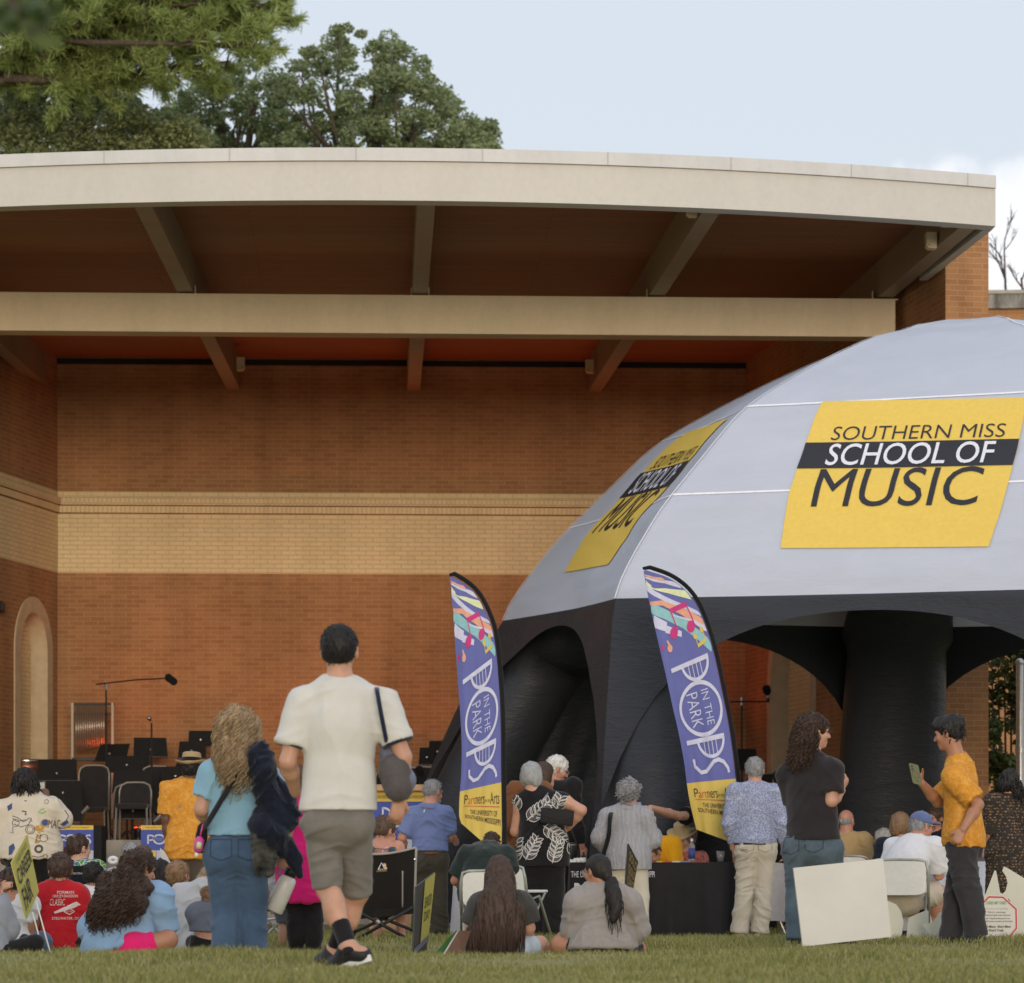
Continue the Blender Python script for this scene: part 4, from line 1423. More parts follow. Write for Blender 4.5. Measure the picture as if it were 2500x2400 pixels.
def glasses(P, mat, sun=False):
    mb = MB()
    for sx in (-1, 1):
        c = [P.hp(sx*0.031+0.021*math.cos(a), 0.108, 0.0+0.017*math.sin(a)) for a in np.linspace(0, 2*math.pi, 15)]
        mb.tube(c, 0.0022*P.k, 5)
        mb.tube([P.hp(sx*0.052, 0.106, 0.004), P.hp(sx*0.072, 0.07, 0.006), P.hp(sx*0.080, -0.005, 0.006)], 0.002*P.k, 5)
    mb.tube([P.hp(-0.011, 0.109, 0.002), P.hp(0.011, 0.109, 0.002)], 0.002*P.k, 5)
    return mb.obj('glasses', mat, P.root, True)

def strap(pts, w, th, mat, name, parent, P=None, n=24):
    """flat strap through world points"""
    pts = [np.array(p, float) for p in pts]
    # Catmull-Rom
    out = []
    ext = [2*pts[0]-pts[1]]+pts+[2*pts[-1]-pts[-2]]
    for i in range(1, len(ext)-2):
        for t in np.linspace(0, 1, n, endpoint=False):
            a, b, c, d = ext[i-1:i+3]
            out.append(0.5*((2*b)+(-a+c)*t+(2*a-5*b+4*c-d)*t*t+(-a+3*b-3*c+d)*t**3))
    out.append(pts[-1])
    mb = MB(); mb.tube(out, w/2, 8, True, th/w)
    return mb.obj(name, mat, parent, True)

# ---- standard poses (in photo pixels at distance D), then adjusted joint by joint
def pose(kind, x, yt, yb, D, yaw=0, sex='m', over=None, lean=0.0, side=0.0, w=1.0, turn=0.0):
    """kind stand: yb = soles; sit/chair: yb = seat.  yaw as in rotm; lean = forward lean of the trunk in metres"""
    s = F/D
    Hm = (yb-yt)/s/(1.0 if kind == 'stand' else 0.52)
    c, sn = math.cos(R(yaw)), math.sin(R(yaw))
    base = yb
    def q(lx, ly, z):     # lateral, forward, height above base
        return (x+(lx*c-ly*sn)*s, base-z*s, lx*sn+ly*c)
    h = Hm
    sw = (0.106 if sex == 'm' else 0.096)*h*w
    j = {}
    if kind == 'stand':
        zs = dict(pelvis=.53, waist=.61, chest=.72, neck=.835, head=.935, sh=.815)
    else:
        zs = dict(pelvis=.055, waist=.135, chest=.24, neck=.355, head=.455, sh=.335)
    def ln(z):            # trunk lean grows upwards
        t = (z-zs['pelvis'])/(zs['head']-zs['pelvis'])
        return lean*t, side*t
    for k in ('pelvis', 'waist', 'chest', 'neck', 'head'):
        f_, l_ = ln(zs[k]); j[k] = q(l_, f_+(0.02 if k == 'head' else 0), zs[k]*h)
    f_, l_ = ln(zs['sh'])
    for S_, sg in (('L', -1), ('R', 1)):
        ct, st = math.cos(R(turn)), math.sin(R(turn))
        j['sh'+S_] = q(l_+sg*sw*ct, f_+sg*sw*st, zs['sh']*h)
        if kind == 'stand':
            j['el'+S_] = q(l_+sg*(sw+.035*h), f_-.01*h, .635*h); j['wr'+S_] = q(l_+sg*(sw+.035*h), f_+.03*h, .49*h)
            j['hip'+S_] = q(sg*.052*h, 0, .505*h); j['kn'+S_] = q(sg*.056*h, .012*h, .285*h); j['an'+S_] = q(sg*.06*h, -.01*h, .045*h); j['to'+S_] = q(sg*.072*h, .09*h, .02*h)
        elif kind == 'sit':
            j['el'+S_] = q(l_+sg*(sw+.05*h), f_+.03*h, .17*h); j['wr'+S_] = q(l_+sg*.07*h, f_+.17*h, .12*h)
            j['hip'+S_] = q(sg*.06*h, .02*h, .05*h); j['kn'+S_] = q(sg*.19*h, .17*h, .11*h); j['an'+S_] = q(-sg*.04*h, .22*h, .04*h); j['to'+S_] = q(-sg*.10*h, .25*h, .03*h)
        else:
            j['el'+S_] = q(l_+sg*(sw+.03*h), f_+.02*h, .16*h); j['wr'+S_] = q(l_+sg*.08*h, f_+.16*h, .11*h)
            j['hip'+S_] = q(sg*.055*h, .02*h, .045*h); j['kn'+S_] = q(sg*.07*h, .27*h, .045*h); j['an'+S_] = q(sg*.07*h, .25*h, -.21*h); j['to'+S_] = q(sg*.075*h, .34*h, -.235*h)
    for k, v in (over or {}).items():
        j[k] = v
    return j, Hm

def figure(kind, x, yt, yb, D, label, skin, hair, shirt, lower=None, shoe=None, yaw=0, head=None, over=None, sex='m', g=1.0, lean=0.0, side=0.0, w=1.0, turn=0.0, vox=0.010,
           armkw=None, hem=None, hh=None, group=None, legs='LR', hands=True, belly=0.0, face=False):
    j, H = pose(kind, x, yt, yb, D, yaw, sex, over, lean, side, w, turn)
    k = hh or 0.0665*H
    P = Person(D, j, head or (yaw, 0, 0), g=g, hh=k, label=label, vox=vox, skin=skin, group=group, sex=sex)
    ak = {sd: dict(hand=hands) for sd in 'LR'}
    for sd, v in (armkw or {}).items(): ak[sd].update(v)
    P.body(legs=legs, armkw=ak, belly=belly)
    if hair: P.hair(hair[0], hair[1], **(hair[2] if len(hair) > 2 else {}))
    if face: P.eyes()
    if shirt:
        kw = dict(shirt[2]) if len(shirt) > 2 else {}
        if hem is None: hem = j['pelvis'][1]+0.05*F/D if kind == 'stand' else j['pelvis'][1]+0.06*F/D
        P.shirt = top(P, shirt[0], hem, shirt[1], **kw)
    if lower: P.lower = pants(P, lower[0], lower[1], legs=legs, **(lower[2] if len(lower) > 2 else {}))
    if shoe: shoes(P, shoe, sides=legs)
    P.Hm = H
    return P
# ------------------------------------------------------------------ the walking man
C_OFF = cloth('offwhite_jersey', (0.62, 0.61, 0.56, 1), 0.06, 6, fold=0.45, foldscale=5)
C_NAVYTRIM = cloth('navy_trim', (0.018, 0.022, 0.045, 1))
C_GREYSH = cloth('grey_chino', (0.185, 0.172, 0.150, 1), 0.12, 14)
C_BLACK = cloth('black_cloth', (0.012, 0.011, 0.012, 1), 0.3)
C_BLACKKNIT = cloth('charcoal_jersey', (0.026, 0.022, 0.024, 1), 0.15)
C_JEAN = cloth('blue_denim', (0.058, 0.100, 0.165, 1), 0.30, 5, fold=0.7, foldscale=9)
C_JEAN2 = cloth('faded_denim', (0.085, 0.120, 0.150, 1), 0.4, 4, fold=0.7, foldscale=9)
C_SKY = cloth('sky_blue_jersey', (0.235, 0.42, 0.53, 1), 0.07, fold=0.6, foldscale=6)
M_SHOEB = plain('black_shoe', (0.013, 0.013, 0.014, 1), 0.6, 0.2, bump=0.2)
M_SOLEW = plain('white_sole', (0.70, 0.69, 0.66, 1), 0.6)

P = Person(17.3, dict(head=(829, 1590), neck=(829, 1672), shL=(738, 1718), shR=(936, 1718), pelvis=(826, 2000), waist=(828, 1900),
    elL=(703, 1858, -0.02), wrL=(722, 1935, 0.21), elR=(985, 1848, -0.02), wrR=(974, 1945, 0.03), haR=(965, 2015, 0.06),
    hipL=(785, 2012), hipR=(868, 2012), knL=(800, 2168, 0.02), anL=(851, 2312, -0.13), heL=(884, 2330, -0.16), toL=(822, 2358, -0.05),
    knR=(872, 2180, 0.16), anR=(818, 2318, 0.30), heR=(824, 2350, 0.26), toR=(788, 2350, 0.42)),
    head=(-4, 0, 0), g=0.93, hh=0.127, label='man in an off-white ringer T-shirt and grey shorts walking towards the tent', vox=0.0085, skin=SK_L)
P.body(armkw=dict(R=dict(grip=0.45, palm=(-0.4, 0.9, 0)), L=dict(hand=False)), legthick=1.05)
P.hair(H_BLK, 'short', amp=0.004, freq=120, thick=0.006, strands=dict(n=700, length=0.012, r=0.002, wave=0.002, wf=60, down=0.4, out=0.6, ymax=0.05))
top(P, C_OFF, 1979, 0.36, inf=0.012, loose=0.012, seed=4, folds=(0.010, 7), sl_inf=0.024, vox=0.008)
for sd in 'LR':
    J = P.J; a = J['sh'+sd]; b = J['el'+sd]
    e = a+(b-a)*0.72; u = nrm(b-a)
    P.add('sleeve_trim', Sdf().cone(e-u*0.012, e+u*0.012, 0.084, 0.084, 0.01, caps=(1, 1)), C_NAVYTRIM, 0.007)
mbn = MB(); cpt = [J['neck']+P.up*0.012+P.lat*0.078*math.cos(a)+P.fwd*0.072*math.sin(a)+np.array([0, 0, -0.012*math.sin(a)]) for a in np.linspace(0, 2*math.pi, 30)]
mbn.tube(cpt, 0.010, 6).obj('neck_trim', C_NAVYTRIM, P.root, True)
pants(P, C_GREYSH, 0.5, inf=0.006, flare=0.018, thick=0.95, kb=0.012, name='shorts', folds=(0.012, 8), waist=0.02, vox=0.009)
shoes(P, M_SHOEB, sole=M_SOLEW, sock=C_BLACK, socklen=0.15)
w = P.J['wrR']; MB().tube([w+np.array([0.0, 0, 0.012]), w+np.array([0.0, 0, 0.030])], 0.036, 16).obj('watch_strap', M_BLACKMATTE, P.root, True)
# folded blue-grey bag slung under his right arm
S = Sdf().cone(W(942, 1815, 17.33), W(985, 1905, 17.28), 0.035, 0.070, 0.04, (0, 1, 0), 0.7).cone(W(948, 1850, 17.35), W(968, 1905, 17.30), 0.05, 0.075, 0.04, (0, 1, 0), 0.7)
V, Q = S.mesh(0.009, (), fold_disp(0.008, 12, 3))
bag = mesh_obj('shoulder_bag', V, Q, cloth('slate_nylon', (0.15, 0.165, 0.23, 1), 0.2, rough=0.6), None, True)
tag(bag, 'soft slate-blue bag hanging from the walking man\'s right shoulder', 'bag')
V, Q = Sdf().cone(W(962, 1880, 17.27), W(972, 1922, 17.26), 0.085, 0.075, 0.03, (0, 1, 0), 0.62).mesh(0.009, (), fold_disp(0.006, 12, 5))
mesh_obj('bag_flap', V, Q, cloth('grey_nylon', (0.085, 0.075, 0.075, 1), 0.2, rough=0.6), bag, True)
strap([W(920, 1676, 17.33), W(921, 1688, 17.16), W(931, 1745, 17.13), W(944, 1812, 17.22)], 0.024, 0.006, C_NAVYTRIM, 'strap', bag)

# ------------------------------------------------------------------ the woman in sky blue
P = Person(20.4, dict(head=(577, 1778), neck=(579, 1852), shL=(517, 1886), shR=(642, 1886), pelvis=(578, 2068), waist=(578, 1985), chest=(580, 1925),
    elL=(492, 1975, 0.0), wrL=(502, 2005, 0.22), elR=(706, 1975, 0.06), wrR=(694, 2080, 0.12), haR=(686, 2125, 0.16),
    hipL=(545, 2090), hipR=(612, 2090), knL=(551, 2235, 0.02), knR=(617, 2235, 0.05), anL=(553, 2372), anR=(619, 2372, 0.02), toL=(548, 2392, 0.15), toR=(624, 2392, 0.17)),
    head=(0, 0, 2), g=1.22, hh=0.112, label='woman in a sky-blue top and jeans seen from behind, with long wavy dark-blond hair', vox=0.0095, skin=SK_L, sex='f')
P.body(armkw=dict(R=dict(grip=0.9, palm=(-0.2, 1, 0)), L=dict(hand=False)))
def lh(s, S):
    for (x, y, z, r) in ((-0.06, -0.03, 0.0, 0.075), (0.06, -0.03, 0.0, 0.075), (-0.075, -0.05, -0.10, 0.062), (0.0, -0.085, -0.09, 0.075), (0.070, -0.05, -0.10, 0.062), (0.02, -0.105, -0.19, 0.070), (-0.03, -0.10, -0.16, 0.062), (0.05, -0.10, -0.20, 0.055)):
        S.ell(s.hp(x, y, z), np.array((r, r*0.8, r*1.25))*s.k, s.hr, 0.05)
P.hair(H_BLD, 'bob', lh, thick=0.020, amp=0.014, freq=26, seed=5, strands=dict(n=1100, length=0.17, r=0.0042, wave=0.020, wf=58, down=0.95, out=0.14, curl=0.004))
sh = top(P, C_SKY, 2040, 0.34, inf=0.012, loose=0.008, seed=9, folds=(0.010, 9), sl_inf=0.020, vox=0.009)
jn = pants(P, C_JEAN, 1.0, inf=0.010, flare=0.024, name='jeans', folds=(0.010, 9), seed=7, thick=1.12, vox=0.010)
shoes(P, M_SHOEB)
M_STITCH = plain('denim_stitch', (0.025, 0.045, 0.075, 1), 0.9)
pockets(P, jn, M_STITCH)
D = 20.4
sb = strap([W(606, 1858, D-0.06), W(588, 1876, D-0.15), W(548, 1940, D-0.17), W(512, 2000, D-0.15), W(494, 2022, D-0.05)], 0.046, 0.008, C_BLACK, 'crossbody_bag', None)
tag(sb, 'black crossbody bag on a wide strap over the sky-blue top', 'bag')
V, Q = Sdf().cone(W(494, 2022, D-0.03), W(490, 2066, D-0.03), 0.032, 0.040, 0.02, (0, 1, 0), 0.6).mesh(0.007, (), fold_disp(0.004, 16))
mesh_obj('pouch', V, Q, C_BLACK, sb, True)
M_PINKR = plain('pink_rubber', (0.55, 0.06, 0.26, 1), 0.4)
sz = MB().tube([W(488, 2042, D-0.10), W(487, 2050, D-0.10), W(484, 2074, D-0.10), W(481, 2082, D-0.10)], [0.012, 0.030, 0.030, 0.016], 14).obj('hand_sanitizer', M_PINKR, None, True)
tag(sz, 'little bottle of hand gel in a pink rubber holder clipped to the black bag', 'bottle')
MB().tube([W(487, 2056, D-0.122), W(485, 2072, D-0.122)], [0.016, 0.018], 10).obj('bottle_body', plain('pale_gel', (0.55, 0.6, 0.35, 1), 0.2), sz, True)
MB().tube([W(489, 2042, D-0.1), W(494, 2018, D-0.1), W(497, 2012, D-0.08)], 0.005, 6).obj('loop', M_PINKR, sz, True)
MB().tube([W(481, 2082, D-0.10), W(479, 2092, D-0.1)], [0.014, 0.011], 10).obj('cap', M_PVC, sz, True)
# jackets carried over her right arm
C_NAVYJ = cloth('navy_fleece', (0.011, 0.014, 0.026, 1), 0.4, 20, fold=0.8, foldscale=14)
C_CAMO = cloth('camouflage_cloth', (0.060, 0.058, 0.050, 1), 0.9, 16, fold=0.7, foldscale=16)
S = Sdf().chain([W(632, 1836, D-0.10), W(640, 1885, D-0.13), W(655, 1935, D-0.12), W(672, 1985, D-0.10)], [0.072, 0.068, 0.070, 0.085], 0.03)
S.chain([W(672, 1900, D-0.05), W(690, 1930, D-0.06), W(668, 1965, D-0.1), W(705, 1965, D-0.05)], [0.03, 0.05, 0.07, 0.05], 0.02).chain([W(640, 1990, D-0.12), W(640, 2015, D-0.14), W(670, 2040, D-0.13), W(690, 2075, D-0.08)], [0.055, 0.085, 0.085, 0.05], 0.02)
S.chain([W(700, 1950, D-0.06), W(712, 1982, D-0.08), W(690, 2010, D-0.1)], [0.045, 0.05, 0.07], 0.015).chain([W(700, 2060, D-0.06), W(718, 2100, D-0.05), W(732, 2138, D-0.05)], [0.05, 0.04, 0.02], 0.02)
V, Q = S.mesh(0.009, (), fold_disp(0.022, 13, 11))
jk = mesh_obj('jacket', V, Q, C_NAVYJ, None, True)
tag(jk, 'bundled navy jacket hanging over the arm of the woman in sky blue', 'jacket')
S = Sdf().chain([W(634, 2045, D-0.16), W(636, 2090, D-0.17), W(630, 2128, D-0.16)], [0.055, 0.05, 0.03], 0.02, flat=(0, 1, 0), fr=0.6).chain([W(655, 2045, D-0.14), W(660, 2095, D-0.15), W(656, 2132, D-0.14)], [0.05, 0.045, 0.03], 0.015, flat=(0, 1, 0), fr=0.6)
V, Q = S.mesh(0.009, (), fold_disp(0.014, 16, 4))
cj = mesh_obj('camouflage_jacket', V, Q, C_CAMO, None, True)
tag(cj, 'grey camouflage jacket dangling below the bundled navy jacket', 'jacket')
M_BOTW = plain('white_bottle_enamel', (0.62, 0.60, 0.55, 1), 0.35, 0.08, 10)
D2 = 20.5
a, b = W(706, 2140, D2), W(668, 2226, D2); u = nrm(b-a)
bt = MB().tube([a, a+u*0.012, a+u*0.05, b-u*0.008, b], [0.036, 0.052, 0.056, 0.056, 0.048], 20).obj('water_bottle', M_BOTW, None, True)
tag(bt, 'white steel water bottle with a black lid hanging from a hand', 'bottle')
MB().tube([a-u*0.052, a-u*0.046, a-u*0.001], [0.030, 0.036, 0.037], 18).obj('lid', M_BLACK, bt, True)
MB().tube([a-u*0.04+np.array([-.03, 0, 0]), W(690, 2122, D2), W(678, 2128, D2), a+u*0.01+np.array([-.035, 0, 0])], 0.008, 8).obj('carry_loop', plain('lilac_strap', (0.25, 0.17, 0.3, 1)), bt, True)

# ------------------------------------------------------------------ the man with long curls
P = Person(24.5, dict(head=(1990, 1787), neck=(1975, 1850), shL=(1925, 1892, 0.12), shR=(2030, 1880, -0.12), pelvis=(1985, 2055), waist=(1984, 1985), chest=(1978, 1920),
    elL=(1945, 1985, 0.16), wrL=(2020, 1955, 0.28), elR=(2030, 1955, -0.15), wrR=(2054, 1930, 0.08), haR=(2062, 1915, 0.11),
    hipL=(1950, 2075, 0.05), hipR=(2022, 2075, -0.05), knL=(1945, 2190, 0.05), knR=(2040, 2190, 0.0), anL=(1943, 2293, 0.02), anR=(2050, 2293, 0.0), toL=(1960, 2306, 0.10), toR=(2075, 2306, 0.06)),
    head=(-72, 0, 4), g=1.15, hh=0.120, label='smiling young man with long dark curls and glasses in a plain dark T-shirt and jeans', vox=0.0085, skin=SK_L)
P.body(armkw=dict(R=dict(grip=0.7, palm=(-0.9, 0.3, 0.2)), L=dict(hand=False)))
def ch(s, S):
    for (x, y, z, r) in ((0, -0.07, 0.02, 0.09), (-0.05, -0.08, -0.05, 0.07), (0.06, -0.075, -0.05, 0.06), (0.03, -0.10, -0.06, 0.075), (0, -0.11, -0.13, 0.075), (0.05, -0.09, -0.14, 0.055), (-0.05, -0.09, -0.14, 0.06), (0.02, -0.15, -0.17, 0.05), (0.065, -0.04, 0.02, 0.04), (0.04, -0.13, -0.20, 0.04)):
        S.ell(s.hp(x, y, z), np.array((r, r*0.95, r*1.1))*s.k, s.hr, 0.03)
P.hair(H_DBR, 'short', ch, thick=0.010, amp=0.011, freq=36, seed=2, strands=dict(n=1000, ymax=-0.02, length=0.085, r=0.0038, wave=0.012, wf=95, down=0.8, out=0.35, curl=0.006))
P.eyes(); glasses(P, plain('tortoise_frame', (0.05, 0.025, 0.02, 1), 0.3))
MB().tube([P.hp(-0.026, 0.086, -0.064), P.hp(0, 0.0945, -0.069), P.hp(0.026, 0.086, -0.064)], [0.002, 0.005, 0.002], 6).obj('lips', plain('lips', (0.42, 0.14, 0.12, 1), 0.4), P.root, True)
top(P, C_BLACKKNIT, 2050, 0.37, inf=0.016, loose=0.014, seed=14, folds=(0.009, 8), sl_inf=0.024, vox=0.008, flare=0.004)
jn = pants(P, C_JEAN2, 1.0, inf=0.010, flare=0.012, name='jeans', folds=(0.012, 10), seed=3, vox=0.009)
pockets(P, jn, M_STITCH)
shoes(P, M_SHOEB, sole=M_SOLEW)

# ------------------------------------------------------------------ the man in orange with a phone
def orange_mat(name):
    t = NT(name)
    n = t.noise(24, 5, 0.65); n2 = t.noise(70, 3)
    a = t.ramp(n, [(0.42, (0.60, 0.235, 0.010)), (0.56, (0.66, 0.30, 0.035)), (0.62, (0.70, 0.38, 0.09))])
    t.color(t.mix(0.3, a, t.ramp(n2, [(0.4, (0.56, 0.22, 0.01)), (0.6, (0.70, 0.36, 0.07))])))
    t.rough(0.85); t.bump(t.noise(7, 3, 0.5, None, 1.2), 0.5, 0.03)
    return t.m
C_ORANGE = orange_mat('orange_print_cotton')
C_CHAR = cloth('charcoal_trousers', (0.040, 0.038, 0.042, 1), 0.15)
P = Person(24.5, dict(head=(2316, 1790), neck=(2338, 1860), shL=(2328, 1896, -0.17), shR=(2352, 1890, 0.17), pelvis=(2352, 2040), waist=(2350, 1985), chest=(2344, 1920),
    elL=(2388, 1965, -0.24), wrL=(2352, 2025, -0.30), haL=(2338, 2050, -0.31), elR=(2290, 1958, 0.20), wrR=(2250, 1912, 0.04), haR=(2237, 1895, 0.0),
    hipL=(2345, 2070, -0.08), hipR=(2358, 2070, 0.08), knL=(2363, 2180, -0.09), knR=(2335, 2180, 0.10), anL=(2385, 2288, -0.08), anR=(2322, 2290, 0.10), toL=(2362, 2300, -0.12), toR=(2305, 2300, 0.06)),
    head=(62, -10, 0), g=1.0, hh=0.118, label='man in an orange print shirt and charcoal trousers holding up a green phone', vox=0.0085, skin=SK_T)
P.lat = nrm(P.J['shR']-P.J['shL']); P.fwd = nrm(np.array([-0.95, 0.15, 0])); 
P.body(armkw=dict(R=dict(grip=0.55, palm=(0.25, -0.9, 0.25), point=True), L=dict(grip=0.75, palm=(0.2, 0.9, 0))))
def oh(s, S):
    for (x, y, z, r) in ((0, 0.055, 0.085, 0.05), (0.035, 0.075, 0.065, 0.035), (-0.035, 0.075, 0.065, 0.035), (0, -0.05, 0.06, 0.08), (0.06, -0.01, 0.05, 0.04), (-0.06, 0.0, 0.05, 0.04), (0.03, 0.092, 0.045, 0.024), (-0.01, 0.095, 0.05, 0.026)):
        S.ell(s.hp(x, y, z), np.array((r, r, r*0.9))*s.k, s.hr, 0.02)
P.hair(H_BLK, 'short', oh, thick=0.006, amp=0.006, freq=60, seed=8, strands=dict(n=90, length=0.05, r=0.005, wave=0.006, wf=50, down=0.6, out=0.3))
P.eyes()
MB().tube([P.hp(-0.022, 0.089, -0.067), P.hp(0, 0.0945, -0.068), P.hp(0.022, 0.089, -0.067)], [0.002, 0.005, 0.002], 6).obj('lips', plain('lips_brown', (0.30, 0.10, 0.08, 1), 0.4), P.root, True)
top(P, C_ORANGE, 2068, 0.42, inf=0.018, loose=0.022, seed=21, folds=(0.012, 8), sl_inf=0.030, collar='polo', vox=0.0085, flare=0.012)
pants(P, C_CHAR, 1.0, inf=0.016, flare=0.026, folds=(0.011, 9), seed=31, vox=0.009, knee=0.006)
shoes(P, M_SHOEB)
M_PHONE = plain('green_phone_case', (0.075, 0.092, 0.022, 1), 0.45)
def phone(name, c, ux, uy, mat, label, w=0.074, h=0.155):
    ux, uy = nrm(ux), nrm(uy); n = np.cross(ux, uy)
    pts = []
    for (cx, cy, a0) in ((1, 1, 0), (-1, 1, 90), (-1, -1, 180), (1, -1, 270)):
        for k in range(5):
            a = R(a0+22.5*k); pts.append((cx*(w/2-0.012)+0.012*math.cos(a), cy*(h/2-0.012)+0.012*math.sin(a)))
    o = MB().prism(pts, lambda u, v, t: c+ux*u+uy*v+n*(t-0.005), 0.010).obj(name, mat)
    shade_auto(o, 50)
    tag(o, label, 'phone')
    return o, (lambda u, v, t: c+ux*u+uy*v+n*t)
ph, pf = phone('phone', W(2235, 1890, 24.36), (0.97, 0.1, -0.22), (-0.2, 0.0, 0.98), M_PHONE, 'phone in an olive-green case held up by the man in orange')
ring = arc_pts(0, -0.005, 0.026, 0.026, 0, 360, 28)
mesh_obj('charging_ring', [pf(p[0], p[1], 0.0065) for p in stroke_poly(ring, 0.005, False)[0]], stroke_poly(ring, 0.005)[1], plain('dark_olive', (0.05, 0.06, 0.015, 1), 0.5), ph)
for (x, y) in ((-0.018, 0.055), (-0.018, 0.032)):
    MB().tube([pf(x, y, 0.004), pf(x, y, 0.009)], 0.009, 12).obj('camera_lens', M_BLACK, ph)
MB().tube([pf(0.004, -0.045, 0.0052), pf(0.004, -0.06, 0.0052)], 0.004, 6).obj('mark', plain('dark_olive', (0.05, 0.06, 0.015, 1)), ph)
# ------------------------------------------------------------------ cloth for the rest of the crowd
def print_mat(name, base, spots, scale=30, lo=0.55, hi=0.6, detail=3, rough=0.9, dist=1.5, extra=None, escale=60):
    t = NT(name)
    n = t.noise(scale, detail, 0.6, None, dist)
    c = t.ramp(n, [(lo, base), (hi, spots)])
    if extra:
        v = t.n('ShaderNodeTexVoronoi', feature='DISTANCE_TO_EDGE'); v.inputs['Scale'].default_value = escale
        t.l(t.tc.outputs['Object'], v.inputs['Vector'])
        m = t.ramp(v.outputs['Distance'], [(0.03, (1, 1, 1)), (0.08, (0, 0, 0))])
        c = t.mix(m, c, extra)
    t.color(c); t.rough(rough); t.b.inputs['Specular IOR Level'].default_value = 0.2
    t.bump(t.noise(7, 3, 0.5, None, 1.2), 0.5, 0.03)
    return t.m
C_CREAMH = cloth('cream_fleece', (0.60, 0.53, 0.42, 1), 0.05, fold=0.6, foldscale=6)
C_PAISLEY = print_mat('blue_grey_print', (0.22, 0.255, 0.40, 1), (0.42, 0.45, 0.56, 1), 34, 0.54, 0.62, 4, extra=(0.46, 0.48, 0.58, 1), escale=40)
C_KHAKI = cloth('stone_chino', (0.54, 0.49, 0.40, 1), 0.07, fold=0.7, foldscale=8)
C_POLO = cloth('periwinkle_polo', (0.155, 0.205, 0.40, 1), 0.08, fold=0.6)
C_OLIVE = cloth('olive_trousers', (0.052, 0.046, 0.034, 1), 0.15)
C_RED = cloth('red_jersey', (0.42, 0.012, 0.020, 1), 0.12, fold=0.6)
C_LBLUE = cloth('light_blue_fleece', (0.24, 0.38, 0.57, 1), 0.06, fold=0.6, foldscale=6)
C_HOTP = cloth('hot_pink_cloth', (0.75, 0.018, 0.16, 1), 0.1)
C_LGREY = cloth('pale_grey_fleece', (0.46, 0.46, 0.46, 1), 0.06, fold=0.6, foldscale=6)
C_MGREY = cloth('heather_grey_fleece', (0.30, 0.275, 0.255, 1), 0.08, 40, fold=0.6, foldscale=6)
C_SLATE = cloth('slate_jersey', (0.13, 0.145, 0.18, 1), 0.1)
C_DGREEN = cloth('dark_green_shirt', (0.018, 0.027, 0.024, 1), 0.15)
C_DTEE = cloth('dark_grey_tee', (0.060, 0.058, 0.054, 1), 0.15)
C_WHITE = cloth('white_polo', (0.66, 0.66, 0.68, 1), 0.04, fold=0.6)
C_BEIGE = cloth('beige_shorts', (0.52, 0.45, 0.36, 1), 0.06, fold=0.6)
C_BRSWT = cloth('rust_knit', (0.20, 0.072, 0.026, 1), 0.2)
C_YEL = cloth('golden_tee', (0.72, 0.36, 0.012, 1), 0.06)
C_TAN = cloth('tan_shirt', (0.44, 0.30, 0.14, 1), 0.08)
C_CORAL = print_mat('coral_print', (0.50, 0.16, 0.13, 1), (0.10, 0.06, 0.05, 1), 30)
C_FLORAL = print_mat('olive_floral', (0.30, 0.26, 0.20, 1), (0.10, 0.09, 0.07, 1), 40)
C_MAG = cloth('magenta_tee', (0.52, 0.010, 0.13, 1), 0.1)
C_BLUE = cloth('royal_blue', (0.012, 0.035, 0.25, 1), 0.1)
C_GREENPR = print_mat('bright_green_print', (0.08, 0.25, 0.06, 1), (0.06, 0.12, 0.40, 1), 12, 0.48, 0.53, extra=(0.55, 0.6, 0.2, 1), escale=20)
C_DARKNAVY = cloth('navy_canvas', (0.012, 0.016, 0.030, 1), 0.2)
C_BROWNTR = cloth('taupe_trousers', (0.10, 0.080, 0.062, 1), 0.15)
C_WDEN = cloth('washed_denim_shorts', (0.48, 0.58, 0.66, 1), 0.15, fold=0.6)
t = NT('striped_cotton')
s_ = t.n('ShaderNodeSeparateXYZ'); t.l(t.tc.outputs['Object'], s_.inputs[0])
wv = t.n('ShaderNodeMath', operation='SINE'); m_ = t.n('ShaderNodeMath', operation='MULTIPLY'); m_.inputs[1].default_value = 540
nz_ = t.noise(5, 2); ad = t.n('ShaderNodeMath', operation='MULTIPLY_ADD'); ad.inputs[1].default_value = 0.03
t.l(nz_, ad.inputs[0]); t.l(s_.outputs[0], ad.inputs[2]); t.l(ad.outputs[0], m_.inputs[0]); t.l(m_.outputs[0], wv.inputs[0])
t.color(t.ramp(wv.outputs[0], [(0.25, (0.20, 0.20, 0.23)), (0.5, (0.56, 0.56, 0.56))])); t.rough(0.9)
t.bump(t.noise(8, 3, 0.5, None, 1.2), 0.5, 0.03)
C_STRIPE = t.m
t = NT('brown_pattern_dress')
b_ = t.n('ShaderNodeTexWave', wave_type='BANDS', bands_direction='Z'); b_.inputs['Scale'].default_value = 12; b_.inputs['Distortion'].default_value = 2.2; b_.inputs['Detail'].default_value = 1; b_.inputs['Detail Scale'].default_value = 6
t.l(t.tc.outputs['Object'], b_.inputs['Vector'])
v_ = t.n('ShaderNodeTexVoronoi'); v_.inputs['Scale'].default_value = 42; t.l(t.tc.outputs['Object'], v_.inputs['Vector'])
t.color(t.mix(t.ramp(v_.outputs['Distance'], [(0.25, (0, 0, 0)), (0.5, (1, 1, 1))]), t.ramp(b_.outputs[0], [(0.35, (0.035, 0.024, 0.016)), (0.6, (0.26, 0.15, 0.075))]), (0.022, 0.016, 0.012)))
t.rough(0.85); t.bump(t.noise(8, 3), 0.4, 0.02)
C_DRESS = t.m

